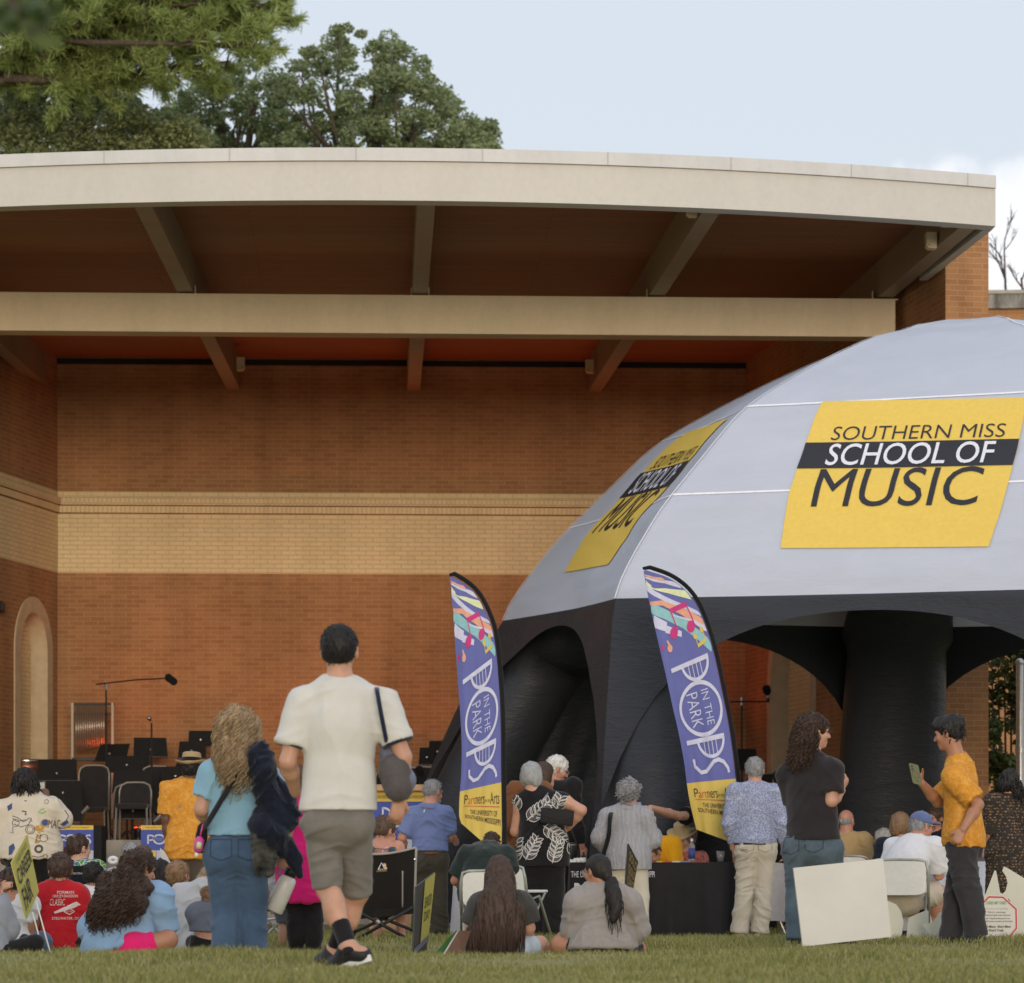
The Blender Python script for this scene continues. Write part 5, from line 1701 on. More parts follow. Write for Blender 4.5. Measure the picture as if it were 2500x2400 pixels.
# ------------------------------------------------------------------ standing people by the tent
# man in the blue-grey print shirt
P = figure('stand', 1843, 1852, 2293, 31, 'grey-haired man in a blue-grey print shirt and stone chinos, hands in pockets', SK_L, (H_GRY, 'short', dict(thick=0.006, amp=0.005)),
    (C_PAISLEY, 0.92, dict(loose=0.016, seed=41, collar='polo', folds=(0.012, 10))), (C_KHAKI, 1.0, dict(inf=0.016, flare=0.022, folds=(0.014, 11), waist=-0.01)), plain('beige_suede', (0.40, 0.32, 0.22, 1)),
    yaw=0, head=(-6, 0, 0), g=1.08, hem=2060, over=dict(elL=(1782, 2010, -0.03), wrL=(1790, 2072, 0.06), elR=(1908, 2010, -0.03), wrR=(1913, 2070, 0.06), knL=(1816, 2185, 0), anL=(1806, 2278, 0), toL=(1802, 2290, 0.12), knR=(1864, 2185, 0), anR=(1854, 2278, 0), toR=(1862, 2290, .12), hipL=(1824, 2075), hipR=(1868, 2075)), vox=0.009)
belt(P, M_BLACKMATTE, 2058, inf=0.022)
pockets(P, P.lower, plain('chino_stitch', (0.30, 0.26, 0.20, 1), 0.9))
MB().box((-.03, -.003, -.004), (.03, .003, .004), Matrix.Translation(Vector(W(1817, 2075, 30.80)))).obj('pocket', plain('maroon_trim', (0.12, 0.02, 0.02, 1)), P.root)

# man in the periwinkle polo
P = figure('stand', 1050, 1896, 2295, 32, 'grey-bearded man in a periwinkle polo shirt and olive trousers looking down', SK_R, (H_GRY, 'short', dict(thick=0.002, amp=0.004)),
    (C_POLO, 0.42, dict(loose=0.010, inf=0.012, seed=44, collar='polo', folds=(0.012, 10), sl_inf=0.018)), (C_OLIVE, 1.0, dict(inf=0.014, flare=0.022, folds=(0.012, 10))), M_SHOEB,
    yaw=-14, head=(-42, -14, 0), g=1.15, hem=2078, hh=0.112, over=dict(shL=(1010, 1988, 0.02), shR=(1088, 1986, -0.02), head=(1058, 1934, 0.03), neck=(1048, 1972, -0.02), elR=(1098, 2042, 0.03), wrR=(1112, 2052, 0.25), elL=(982, 2045, 0.0), wrL=(985, 2085, 0.22), hipL=(1026, 2105), hipR=(1068, 2105)), vox=0.009)
belt(P, plain('brown_leather', (0.11, 0.04, 0.02, 1), 0.5), 2082, inf=0.012)
S = Sdf().ell(P.hp(0, 0.055, -0.075), np.array((0.055, 0.055, 0.045))*P.k, P.hr); P.add('beard', S, H_GRY, 0.006, (), lambda V, N: 0.004*vnoise(V, 120))
sg = MB(); sg.tube([P.hp(0.083, 0.0, 0.01), P.hp(0.084, 0.03, 0.06), P.hp(0.066, 0.05, 0.098), P.hp(0, 0.062, 0.112), P.hp(-0.066, 0.05, 0.098), P.hp(-0.084, 0.03, 0.06), P.hp(-0.083, 0, 0.01)], 0.005, 6)
sgo = sg.obj('sunglasses', M_BLACK, None, True); tag(sgo, 'dark sunglasses pushed up on the grey-bearded man\'s head', 'sunglasses')
for sx in (-1, 1): MB().ball(P.hp(sx*0.033, 0.062, 0.104), (0.024, 0.01, 0.018)).obj('lens', M_BLACK, sgo, True)
v, f = stroke_poly([(0, 0), (0.006, 0.025)], 0.007); o_ = W(1034, 1982, 31.7)
wrap_print('neck_tag', (v, f), o_, (1, 0, 0), (0, 0, 1), (0, -1, 0), P.shirt, M_WPRINT, P.root)

# woman in the leaf-print top
P = figure('stand', 1325, 1857, 2296, 30, 'silver-bobbed woman in a black sleeveless top printed with white leaves, black trousers', SK_L, (H_SLV, 'bob', dict(thick=0.012, amp=0.003, freq=50)),
    None, (C_BLACK, 1.0, dict(inf=0.014, flare=0.03, thick=1.15, knee=0.01)), M_SHOEB, sex='f', yaw=-12, head=(-38, 4, 0), g=1.3, hh=0.112,
    over=dict(head=(1300, 1893, 0), neck=(1306, 1936, 0), shL=(1272, 1955, 0.02), shR=(1372, 1952, -0.04), elR=(1420, 1978, -0.08), wrR=(1388, 2020, 0.06), haR=(1362, 2026, 0.04), elL=(1258, 2030, 0.08), wrL=(1300, 2020, 0.3), pelvis=(1325, 2075), waist=(1322, 2030), chest=(1318, 1985)),
    armkw=dict(R=dict(grip=0.6, palm=(0, 1, 0.2))), vox=0.009)
P.hairm = H_SLV
tp = top(P, C_BLACK, 2113, 0.0, inf=0.010, loose=0.016, seed=51, name='sleeveless_top', folds=(0.008, 8), flare=0.012, vox=0.009)
glasses(P, M_BLACK)
C_LEAFW = plain('white_leaf_print', (0.66, 0.64, 0.60, 1), 0.8); C_LEAFG = plain('grey_leaf_print', (0.085, 0.080, 0.085, 1), 0.8)
def sprig(px, py, ang, L, n):
    items_w, items_g = [], []
    a = R(ang); ca, sa = math.cos(a), math.sin(a)
    def tr(p): return (px+p[0]*ca-p[1]*sa, py+p[0]*sa+p[1]*ca)
    stem = [tr((L*t, 0.012*math.sin(t*3))) for t in np.linspace(0, 1, 10)]
    items_w.append(stroke_poly(stem, 0.004))
    for i in range(n):
        t = 0.06+0.9*i/n
        for sd in (-1, 1):
            ll = (0.115-0.05*t)*(1 if sd > 0 else 0.95); la = R(38+12*t)*sd
            o = np.array((L*t, 0))
            out = []
            for u in np.linspace(0, 1, 9):
                w = 0.23*ll*math.sin(math.pi*u**0.85)
                out.append((u*ll, w))
            for u in np.linspace(1, 0, 9)[1:]:
                out.append((u*ll, -0.23*ll*math.sin(math.pi*u**0.85)))
            q = [tr((o[0]+x*math.cos(la)-y*math.sin(la), o[1]+x*math.sin(la)+y*math.cos(la))) for x, y in out]
            items_g.append(poly_face(q[:-1])); items_w.append(stroke_poly(q[:-1], 0.0055, True))
    return items_w, items_g
wi, gi = [], []
for q in ((-0.14, -0.33, 62, 0.25, 5), (0.10, -0.36, 75, 0.24, 5), (-0.13, 0.03, 40, 0.30, 6), (0.02, -0.02, -35, 0.26, 5), (-0.25, -0.35, 80, 0.24, 5), (0.27, -0.30, 70, 0.26, 5), (-0.2, 0.12, 120, 0.16, 3), (0.14, 0.13, 70, 0.14, 3), (-0.27, -0.06, 100, 0.2, 4)):
    a_, b_ = sprig(*q); wi += a_; gi += b_
oc = W(1322, 2010, 29.6)
wrap_print('leaf_print', merge2(gi), oc, (1, 0, 0), (0, 0, 1), (0, -1, 0), tp, C_LEAFG, P.root, off=0.003, step=0.04)
wrap_print('leaf_outline', merge2(wi), oc, (1, 0, 0), (0, 0, 1), (0, -1, 0), tp, C_LEAFW, P.root, off=0.0055, step=0.04)
# her handbag
D = 29.72
hb = MB().bbox((-0.15, -0.05, -0.072), (0.15, 0.05, 0.072), 0.02, Matrix.Translation(Vector(W(1360, 1994, D))) @ Matrix.Rotation(R(6), 4, 'Y')).obj('handbag', plain('black_leather', (0.010, 0.010, 0.011, 1), 0.6, bump=0.3, bscale=120, spec=0.25))
shade_auto(hb); tag(hb, 'black leather handbag held under the arm of the silver-bobbed woman', 'handbag')
MB().prism([(-0.148, 0.065), (0.148, 0.065), (0.14, 0.0), (0.03, -0.03), (-0.14, 0.0)], lambda u, v, t: tuple(W(1360, 1994, D)+np.array([u, -0.052-t, v-0.1*u])), 0.006).obj('flap', plain('black_leather', (0.012, 0.012, 0.013, 1)), hb)
strap([W(1324, 1982, D-0.02), W(1329, 1950, D-0.04), W(1338, 1936, D+0.1)], 0.012, 0.006, M_STEEL, 'chain_strap', hb)

# woman in the rust cardigan, behind her
P = figure('stand', 1292, 1852, 2290, 31.2, 'dark-haired woman in a rust-brown cardigan half hidden behind the leaf-print top', SK_L, None,
    (C_BRSWT, 0.95, dict(loose=0.03, sl_inf=0.045, seed=52, folds=(0.014, 10))), (C_BLACK, 1.0), M_SHOEB, sex='f', yaw=-40, head=(-75, 0, 0), g=1.1,
    over=dict(head=(1330, 1893, 0), neck=(1318, 1935, 0), elL=(1250, 2020, -0.05), wrL=(1268, 2060, 0.08)), vox=0.011, hem=2090)
P.hair(H_DBR, 'bob', lambda s, S: S.ell(s.hp(0.02, -0.06, -0.14), np.array((0.08, 0.06, 0.10))*s.k, s.hr, 0.03), thick=0.012, amp=0.004)
# white-haired man
P = figure('stand', 1372, 1832, 2290, 32.6, 'white-haired man in black bending forward, seen in profile', SK_R, (H_WHT, 'short', dict(thick=0.010, amp=0.008, freq=45, strands=dict(n=160, length=0.035, r=0.004, wave=0.004, down=0.4, out=0.5, ymax=-0.02))),
    (C_BLACK, 0.95, dict(collar='polo', seed=53)), (C_BLACK, 1.0), M_SHOEB, yaw=-55, head=(-78, -22, 0), g=1.1, hh=0.118, over=dict(head=(1362, 1878, 0), neck=(1340, 1922, 0)), vox=0.010, face=True)
glasses(P, M_STEEL)

# woman in the striped blouse
P = figure('stand', 1532, 1904, 2294, 30.6, 'grey-curled woman in a striped blouse and cream trousers with a black shoulder strap', SK_L,
    (H_GRY, 'short', dict(thick=0.018, amp=0.016, freq=34, seed=4, strands=dict(n=200, length=0.035, r=0.006, wave=0.012, wf=140, down=0.6, out=0.5, curl=0.006, ymax=-0.02))),
    (C_STRIPE, 0.86, dict(loose=0.022, seed=54, collar='polo', folds=(0.012, 10), flare=0.02, sl_inf=0.026)), (cloth('cream_trousers', (0.64, 0.59, 0.48, 1), 0.05), 1.0, dict(inf=0.016, flare=0.03)), M_SHOEB,
    sex='f', yaw=-16, head=(-24, 0, 0), g=1.25, hem=2124, hh=0.115, over=dict(head=(1537, 1938, 0), neck=(1532, 1976, 0), shL=(1486, 1994, 0.02), shR=(1572, 1994, -0.02), elR=(1594, 2052, 0.0), wrR=(1597, 2022, 0.16), haR=(1598, 2000, 0.18), elL=(1464, 2045, 0), wrL=(1482, 2080, 0.16), knR=(1562, 2190, 0), anR=(1556, 2285, 0)), armkw=dict(R=dict(grip=0.7)), vox=0.009)
sb = strap([W(1492, 1984, 30.52), W(1489, 2000, 30.42), W(1486, 2040, 30.38), W(1474, 2084, 30.42), W(1470, 2110, 30.45)], 0.042, 0.008, C_BLACK, 'shoulder_bag', None)
tag(sb, 'black bag strap over the shoulder of the woman in the striped blouse', 'bag')
V, Q = Sdf().cone(W(1468, 2108, 30.5), W(1466, 2150, 30.5), 0.06, 0.07, 0.03, (0, 1, 0), 0.6).mesh(0.01); mesh_obj('pouch', V, Q, C_BLACK, sb, True)

# man in black behind the flag, reaching across the table
P = figure('stand', 1748, 1915, 2300, 32.8, 'person in a black shirt behind the right flag reaching over the table', SK_L, (H_BRN, 'short'),
    (C_BLACK, 0.34, dict(loose=0.02, seed=55, sl_inf=0.03)), (C_BLACK, 1.0), M_SHOEB, yaw=160, head=(140, -10, 0), g=1.25, hem=2140,
    over=dict(shR=(1706, 1992, -0.15), elR=(1656, 1992, -0.85), wrR=(1588, 1972, -1.55), haR=(1562, 1968, -1.7), shL=(1786, 1998, 0.05), elL=(1806, 2060, 0.0), wrL=(1794, 2100, -0.1)), armkw=dict(R=dict(grip=0.8, palm=(0, 0.3, -1))), vox=0.010)
MB().tube([W(1592, 1973, 31.3)+np.array([0, 0, 0.03*math.sin(a)])+np.array([0.006*math.cos(a), 0.03*math.cos(a), 0]) for a in np.linspace(0, 6.28, 14)], 0.006, 6).obj('bracelet', M_BRASS, P.root, True)
nt = MB().bbox((-0.02, -0.004, -0.03), (0.02, 0.004, 0.03), 0.003, Matrix.Translation(Vector(W(1560, 1966, 31.05)))).obj('blue_card', plain('blue_card', (0.2, 0.27, 0.5, 1))); tag(nt, 'small blue card in the reaching hand', 'card')

# woman in the brown patterned dress
P = figure('stand', 2462, 1883, 2296, 29.5, 'dark-haired woman in a brown patterned dress with puffed sleeves at the right edge', SK_T, None,
    (C_DRESS, 0.46, dict(loose=0.016, seed=56, sl_inf=0.036, name='dress_bodice')), None, M_SHOEB, sex='f', yaw=16, head=(34, -4, 0), g=1.12, hem=2090,
    over=dict(elL=(2420, 2040, 0.0), wrL=(2388, 2072, 0.15)), vox=0.009)
P.hair(H_BLK, 'mid', lambda s, S: (S.ell(s.hp(0.04, -0.11, -0.10), np.array((0.07, 0.06, 0.10))*s.k, s.hr, 0.03)), thick=0.014, amp=0.012, freq=34, strands=dict(n=120, length=0.08, r=0.006, wave=0.01, wf=80, down=0.8))
S = Sdf().cone(P.wst, P.J['pelvis'], 0.165, 0.20, 0.05, P.fwd, 0.8).cone(P.J['pelvis'], W(2464, 2215, 29.5), 0.20, 0.23, 0.05, P.fwd, 0.85, (0, 1))
P.add('skirt', S, C_DRESS, 0.010, (), fold_disp(0.016, 7, 3, (1, 1, 0.35)))
MB().tube([P.hp(-0.084, 0.0, -0.04)+P.hr @ np.array([0, 0.012*math.cos(a), 0.016*math.sin(a)]) for a in np.linspace(0, 6.28, 12)], 0.002, 5).obj('earring', M_CHROME, P.root, True)

# man in orange with the straw hat
P = figure('stand', 462, 1846, 2296, 31, 'man in an orange print shirt and a banded straw hat facing the stage', SK_B, (H_BLK, 'short'),
    (C_ORANGE, 0.42, dict(loose=0.024, seed=57, collar='polo', folds=(0.014, 9), sl_inf=0.032, flare=0.012)), (C_BROWNTR, 1.0, dict(inf=0.016, flare=0.02)), M_SHOEB, yaw=4, head=(-8, 0, 0), g=1.15, hem=2096,
    over=dict(head=(468, 1880, 0), neck=(462, 1912, 0), wrL=(412, 2068, 0.05), haL=(412, 2098, 0.07), elL=(406, 2000, 0)), vox=0.010)
hat = MB(); k = P.k
def hatmesh(name, P, mat, band, label, r=0.09, brim=0.15, h=0.105, up=0.062, tilt=0):
    M = Matrix.Translation(Vector(P.hp(0, -0.005, up))) @ Matrix(P.hr.tolist()).to_4x4() @ Matrix.Rotation(R(tilt), 4, 'X')
    prof = [(0.001, h*0.94), (r*0.5, h*0.95), (r*0.80, h), (r*0.93, h*0.93), (r*0.98, h*0.6), (r*1.04, 0.012), (r*1.15, 0.0), (brim*0.85, -0.004), (brim, 0.012), (brim, 0.004), (brim*0.85, -0.012), (r*1.0, -0.01), (0.001, -0.008)]
    mb = MB(); n = 28; V = []
    for (rr, z) in prof:
        for i in range(n):
            a = 2*math.pi*i/n
            V.append(M @ Vector((rr*math.cos(a)*0.94, rr*math.sin(a)*1.08, z + (0.02*abs(math.cos(a)) if rr > r*1.1 else 0) - (0.02*math.sin(a)**2 if rr > r*1.1 else 0))))
    mb.add(V, [(j*n+i, j*n+(i+1) % n, (j+1)*n+(i+1) % n, (j+1)*n+i) for j in range(len(prof)-1) for i in range(n)])
    o = mb.obj(name, mat, None, True); tag(o, label, 'hat')
    if band:
        bb = MB(); V = []
        for (rr, z) in ((r*1.075, 0.014), (r*1.045, 0.05)):
            for i in range(n):
                a = 2*math.pi*i/n; V.append(M @ Vector((rr*math.cos(a)*0.94, rr*math.sin(a)*1.08, z)))
        bb.add(V, [(i, (i+1) % n, n+(i+1) % n, n+i) for i in range(n)]).obj('hat_band', band, o, True)
    return o
def straw(name, c):
    t = NT(name); v = t.n('ShaderNodeTexWave', wave_type='BANDS', bands_direction='Z'); v.inputs['Scale'].default_value = 60; v.inputs['Distortion'].default_value = 1.5
    t.l(t.tc.outputs['Object'], v.inputs['Vector']); n = t.noise(90, 3)
    t.color(t.mix(0.5, t.ramp(v.outputs[0], [(0.2, mul(c, 0.75)), (0.8, mul(c, 1.1))]), t.ramp(n, [(0.3, mul(c, 0.8)), (0.7, mul(c, 1.15))]))); t.rough(0.8); t.bump(n, 0.4, 0.004); return t.m
M_STRAW = straw('straw', (0.40, 0.28, 0.14, 1)); M_STRAW2 = straw('pale_straw', (0.50, 0.38, 0.20, 1))
hatmesh('straw_hat', P, M_STRAW, C_BLACK, 'straw boater-style hat with a wide black band on the man facing the stage', tilt=-6, r=0.098, brim=0.168)
wrap_print('shirt_badge', poly_face([(-.012, .012), (.012, .012), (.008, -.012), (-.008, -.012)]), W(432, 1968, 30.6), (1, 0, 0), (0, 0, 1), (0, -1, 0), P.shirt, plain('badge_blue', (0.15, 0.2, 0.3, 1)), P.root)

# person in the cream printed hoodie taking a picture
P = figure('stand', 72, 1870, 2305, 30.5, 'person with short locs in a cream hoodie printed with doodles, taking a picture', SK_B,
    (H_BLK, 'mid', dict(thick=0.022, amp=0.012, freq=36, strands=dict(n=330, length=0.055, r=0.0085, wave=0.004, wf=60, down=0.9, out=0.5, ymax=0.02))),
    (C_CREAMH, 0.93, dict(loose=0.04, inf=0.022, sl_inf=0.036, seed=58, folds=(0.014, 8))), (C_BLACK, 1.0, dict(inf=0.02, flare=0.02)), M_SHOEB, yaw=0, head=(-8, 2, 0), g=1.45, hem=2096, w=1.12,
    over=dict(head=(63, 1910, 0), neck=(66, 1956, 0), shL=(12, 1978, 0), shR=(122, 1975, 0), elR=(152, 1998, 0.05), wrR=(118, 1950, 0.28), haR=(106, 1915, 0.33), elL=(-12, 2045, 0), wrL=(0, 2085, 0.12)), armkw=dict(R=dict(grip=0.7, palm=(-0.6, 0.7, 0))), vox=0.009)
hood = Sdf().ell(P.J['neck']-P.fwd*0.055+P.up*(-0.015), (0.135, 0.075, 0.062), np.stack([P.lat, P.fwd, P.up], 1)).ell(P.J['neck']+P.fwd*0.03+P.up*0.02, (0.10, 0.10, 0.045), np.stack([P.lat, P.fwd, P.up], 1), 0.03)
hd = P.add('hood', hood, C_CREAMH, 0.009, (), fold_disp(0.012, 12, 2))
oc = W(66, 2030, 30.0)
M_DOOD = plain('doodle_ink', (0.07, 0.065, 0.065, 1), 0.8); M_DBL = plain('doodle_blue', (0.045, 0.075, 0.19, 1), 0.8); M_DYL = plain('doodle_ochre', (0.46, 0.27, 0.06, 1), 0.8); M_DGR = plain('doodle_green', (0.25, 0.45, 0.13, 1), 0.8)
def hp2(px, py): return ((px-66)/8000*30.0, (2030-py)/8000*30.0)
def st(pts, w=0.006): return stroke_poly([hp2(*p) for p in pts], w)
def circ(cx, cy, r, w=0.006, n=18): return st([(cx+r*math.cos(a), cy+r*math.sin(a)) for a in np.linspace(0, 2*math.pi, n)], w)
ink = [circ(62, 2024, 11), circ(62, 2024, 7, 0.004), circ(25, 2008, 9, 0.005), st([(15, 1990), (30, 1995), (45, 2005), (60, 1995), (66, 2005)]), st([(20, 2010), (40, 2018), (58, 2012), (64, 1996)]), st([(16, 1996), (28, 2004), (50, 2000)]), st([(40, 1978), (50, 1980), (48, 1988), (52, 1986)], 0.012)]
v_, f_ = fit_text('MAC', *hp2(103, 2020), *hp2(128, 1998)) if False else fit_text('MAC', hp2(103, 0)[0], hp2(130, 0)[0], hp2(0, 2020)[1], hp2(0, 1999)[1], shear=0.2)
ink.append((v_, f_)); ink += [circ(95, 2045, 9, 0.005), st([(80, 2035), (76, 2058)]), st([(88, 2036), (84, 2056)]), st([(140, 1975), (150, 1990), (146, 1998)]), circ(98, 1955, 5, 0.004), st([(60, 2088), (84, 2092), (96, 2088)]), circ(99, 2090, 5, 0.004), st([(12, 2030), (20, 2034), (18, 2018)]), circ(84, 2072, 8, 0.02)]
wrap_print('doodle_print', merge2(ink), oc, (1, 0, 0), (0, 0, 1), (0, -1, 0), P.shirt, M_DOOD, P.root, off=0.004, step=0.03)
wrap_print('doodle_print', merge2([poly_face([hp2(*p) for p in ((68, 2023), (76, 2015), (88, 2013), (95, 2020), (94, 2030), (80, 2028))]), poly_face([hp2(*p) for p in ((80, 2030), (87, 2030), (83, 2058), (74, 2058))]), circ(96, 2008, 9, 0.014, 12)]), oc, (1, 0, 0), (0, 0, 1), (0, -1, 0), P.shirt, M_DYL, P.root, off=0.003, step=0.03)
wrap_print('doodle_print', merge2([circ(96, 2007, 4, 0.03, 10), poly_face([hp2(*p) for p in ((10, 2066), (22, 2058), (26, 2070), (18, 2085), (10, 2088))]), poly_face([hp2(*p) for p in ((2, 1966), (14, 1958), (14, 1972), (4, 1978))]), poly_face([hp2(*p) for p in ((130, 2010), (146, 1998), (150, 2006), (138, 2014))])]), oc, (1, 0, 0), (0, 0, 1), (0, -1, 0), P.shirt, M_DBL, P.root, off=0.0045, step=0.03)
wrap_print('doodle_print', merge2([st([(94, 1972), (86, 1974), (80, 1980), (90, 1984), (86, 1984), (98, 1978)], 0.012)]), oc, (1, 0, 0), (0, 0, 1), (0, -1, 0), P.shirt, M_DGR, P.root, off=0.004, step=0.03)
wrap_print('doodle_print', merge2([poly_face([(-.06, .0), (.03, .02), (.05, -.01), (0, -.03)]), poly_face([(.03, -.03), (.08, -.02), (.06, -.05)])]), P.J['neck']-P.fwd*0.1+P.up*0.0, (1, 0, 0), (0, 0, 1), (0, -1, 0), hd, M_DBL, P.root, off=0.003, step=0.03)
ph, pf = phone('camera', W(102, 1922, 30.9), (1, 0.2, 0), (0, 0, 1), M_BLACK, 'small dark camera held up by the person in the cream hoodie', 0.07, 0.11)
mesh_obj('screen', [pf(u, v, 0.0065) for u, v in ((-.026, -.02), (.026, -.02), (.026, .045), (-.026, .045))], [(0, 1, 2, 3)], plain('camera_screen', (0.12, 0.16, 0.13, 1), 0.2), ph)
# ------------------------------------------------------------------ people sitting on the grass
# red T-shirt
P = figure('sit', 147, 2094, 2338, 24.0, 'brown-haired man in a red T-shirt with white lettering sitting on the grass', SK_T, (H_DBR, 'short', dict(thick=0.010, amp=0.006)),
    (C_RED, 0.38, dict(loose=0.016, seed=61, folds=(0.011, 9), sl_inf=0.022)), (C_BLACK, 1.0), M_SHOEB, yaw=0, head=(10, -4, 0), g=1.08, hem=2345, hh=0.112,
    over=dict(neck=(147, 2166), shL=(105, 2186), shR=(190, 2186), elL=(86, 2252, 0.02), wrL=(66, 2318, 0.05), haL=(60, 2340, 0.08), elR=(204, 2256, 0.02), wrR=(196, 2310, 0.15)), vox=0.009)
oc = W(147, 2220, 23.5); U = 23.75/8000
def T_(txt, x0, x1, y0, y1, **kw): return fit_text(txt, (x0-147)*U, (x1-147)*U, (2220-y1)*U, (2220-y0)*U, **kw)
items = [T_('FORMAN', 121, 162, 2176, 2183, bold=0.01), T_('HARLEY-DAVIDSON', 111, 171, 2185, 2192, bold=0.01), T_('CLASSIC', 103, 140, 2195, 2212, shear=0.1), T_('STILLWATER, OK', 108, 175, 2240, 2248, bold=0.01)]
items += [poly_face([((x-147)*U, (2220-y)*U) for x, y in q]) for q in (((112, 2228), (168, 2202), (178, 2210), (164, 2217), (116, 2232)),)]
items += [stroke_poly([((x-147)*U, (2220-y)*U) for x, y in ((137, 2226), (150, 2218), (163, 2226), (150, 2234), (137, 2226))], 0.008), T_('MOTORS', 142, 158, 2224, 2228)]
wrap_print('lettering', merge2(items), oc, (1, 0, 0), (0, 0, 1), (0, -1, 0), P.shirt, plain('faded_white_print', (0.60, 0.52, 0.50, 1), 0.8), P.root, off=0.004, step=0.05)
wrap_print('lettering', T_('MOTORCYCLES', 118, 160, 2206, 2226), oc, (1, 0, 0), (0, 0, 1), (0, -1, 0), P.shirt, C_RED, P.root, off=0.007, step=0.05) if False else None

# girl with long curls in light blue
P = figure('sit', 322, 2072, 2352, 22.2, 'girl with long dark curls in a light-blue sweatshirt and hot-pink shorts, sitting on the grass', SK_T, None,
    (C_LBLUE, 0.93, dict(loose=0.035, inf=0.02, sl_inf=0.034, seed=62, folds=(0.018, 7), tilt=np.array([0.27, 0, -0.96]))), (C_HOTP, 0.30, dict(inf=0.006, folds=(0.014, 12))), M_SHOEB, sex='f', yaw=-20, head=(-58, -16, -6), g=1.32, hh=0.112, hem=2312,
    over=dict(head=(344, 2122, 0), neck=(330, 2172, 0), shL=(270, 2200, 0.05), shR=(382, 2190, -0.02), chest=(312, 2225), waist=(300, 2275), pelvis=(292, 2315, 0), elR=(408, 2272, 0.05), wrR=(372, 2300, 0.22), elL=(222, 2265, 0.12), wrL=(260, 2310, 0.3),
    hipR=(330, 2316, -0.10), knR=(410, 2294, -0.06), anR=(330, 2330, 0.3), toR=(300, 2335, 0.35), hipL=(265, 2320, 0.05), knL=(240, 2310, 0.45), anL=(310, 2335, 0.4), toL=(340, 2338, 0.4)), vox=0.009)
def lc(s, S):
    hd = s.J['head']
    for (px, py, dz, r) in ((325, 2110, -0.09, 0.085), (310, 2140, -0.14, 0.09), (290, 2165, -0.16, 0.095), (268, 2190, -0.17, 0.10), (250, 2215, -0.16, 0.085), (285, 2205, -0.20, 0.09), (320, 2180, -0.19, 0.085), (335, 2205, -0.20, 0.07), (352, 2165, -0.15, 0.065), (345, 2215, -0.20, 0.045), (235, 2222, -0.13, 0.06), (262, 2150, -0.13, 0.06)):
        S.ell(W(px, py, 22.2+dz), np.array((r, r*0.7, r)), None, 0.03)
P.hair(H_DBR, 'short', lc, thick=0.012, amp=0.018, freq=28, seed=12, strands=dict(n=1300, length=0.10, r=0.0038, wave=0.014, wf=100, down=0.9, out=0.28, curl=0.006, ymax=-0.03))
P.eyes()
sc = MB().tube([W(276+9*math.cos(a), 2100+6*math.sin(a), 22.02) for a in np.linspace(0, 6.28, 14)], 0.013, 8).obj('hair_tie', C_WHITE, P.root, True)

# long-haired girl, dark tee
P = figure('sit', 1220, 2100, 2350, 22.9, 'girl with very long straight dark hair in a dark tee, sitting cross-legged', SK_L, None,
    (C_DTEE, 0.40, dict(loose=0.018, seed=63, folds=(0.010, 9), sl_inf=0.028)), (C_WDEN, 0.34, dict(inf=0.024)), M_SHOEB, sex='f', yaw=0, head=(-10, -6, 0), g=1.1, hem=2352, hh=0.110,
    over=dict(neck=(1220, 2186), shL=(1172, 2208), shR=(1270, 2206), elR=(1292, 2265, 0.03), wrR=(1282, 2300, 0.25), elL=(1150, 2268, 0.03), wrL=(1150, 2300, 0.25), knR=(1318, 2305, 0.22), knL=(1128, 2308, 0.12), hipR=(1255, 2325), hipL=(1188, 2325)), vox=0.009)
def ls(s, S):
    for (px, py, dz, r) in ((1222, 2140, -0.08, 0.10), (1220, 2175, -0.13, 0.115), (1215, 2210, -0.17, 0.14), (1212, 2250, -0.18, 0.155), (1208, 2285, -0.17, 0.155), (1200, 2305, -0.16, 0.13), (1245, 2270, -0.17, 0.10), (1172, 2280, -0.14, 0.10), (1255, 2230, -0.14, 0.08)):
        S.ell(W(px, py, 22.9+dz), np.array((r, r*0.38, r*0.95)), None, 0.04)
P.hair(H_DBR, 'mid', ls, thick=0.008, amp=0.006, freq=60, seed=13, strands=dict(n=900, length=0.24, r=0.0032, wave=0.004, wf=14, down=0.97, out=0.05, ymax=-0.02))
M_GOLD = plain('gold_print', (0.62, 0.36, 0.03, 1), 0.7)

# girl with ponytail, grey sweatshirt
P = figure('sit', 1470, 2090, 2350, 22.6, 'girl with a low ponytail and glasses in a heather-grey sweatshirt, sitting on the grass', SK_T, None,
    (C_MGREY, 0.93, dict(loose=0.034, inf=0.020, sl_inf=0.034, seed=64, folds=(0.016, 7))), (C_BLACK, 0.36, dict(inf=0.02)), M_SHOEB, sex='f', yaw=6, head=(42, -4, 0), g=1.3, hh=0.108, hem=2314,
    over=dict(head=(1457, 2128, 0), neck=(1470, 2172, 0), shL=(1415, 2205), shR=(1532, 2205), elL=(1398, 2268, 0.05), wrL=(1420, 2300, 0.24), elR=(1556, 2268, 0.04), wrR=(1530, 2305, 0.24), knL=(1366, 2306, 0.04), hipL=(1440, 2325), hipR=(1510, 2325), anL=(1382, 2328, 0.28), toL=(1342, 2316, 0.36), knR=(1555, 2318, 0.25), anR=(1450, 2335, 0.35), toR=(1430, 2335, 0.4)), vox=0.009)
def pt(s, S):
    for (px, py, dz, r) in ((1483, 2138, -0.07, 0.035), (1494, 2165, -0.12, 0.05), (1500, 2190, -0.16, 0.055), (1504, 2215, -0.18, 0.045), (1500, 2235, -0.19, 0.028), (1496, 2248, -0.19, 0.016)):
        S.ell(W(px, py, 22.6+dz), np.array((r, r*0.7, r*1.5)), None, 0.03)
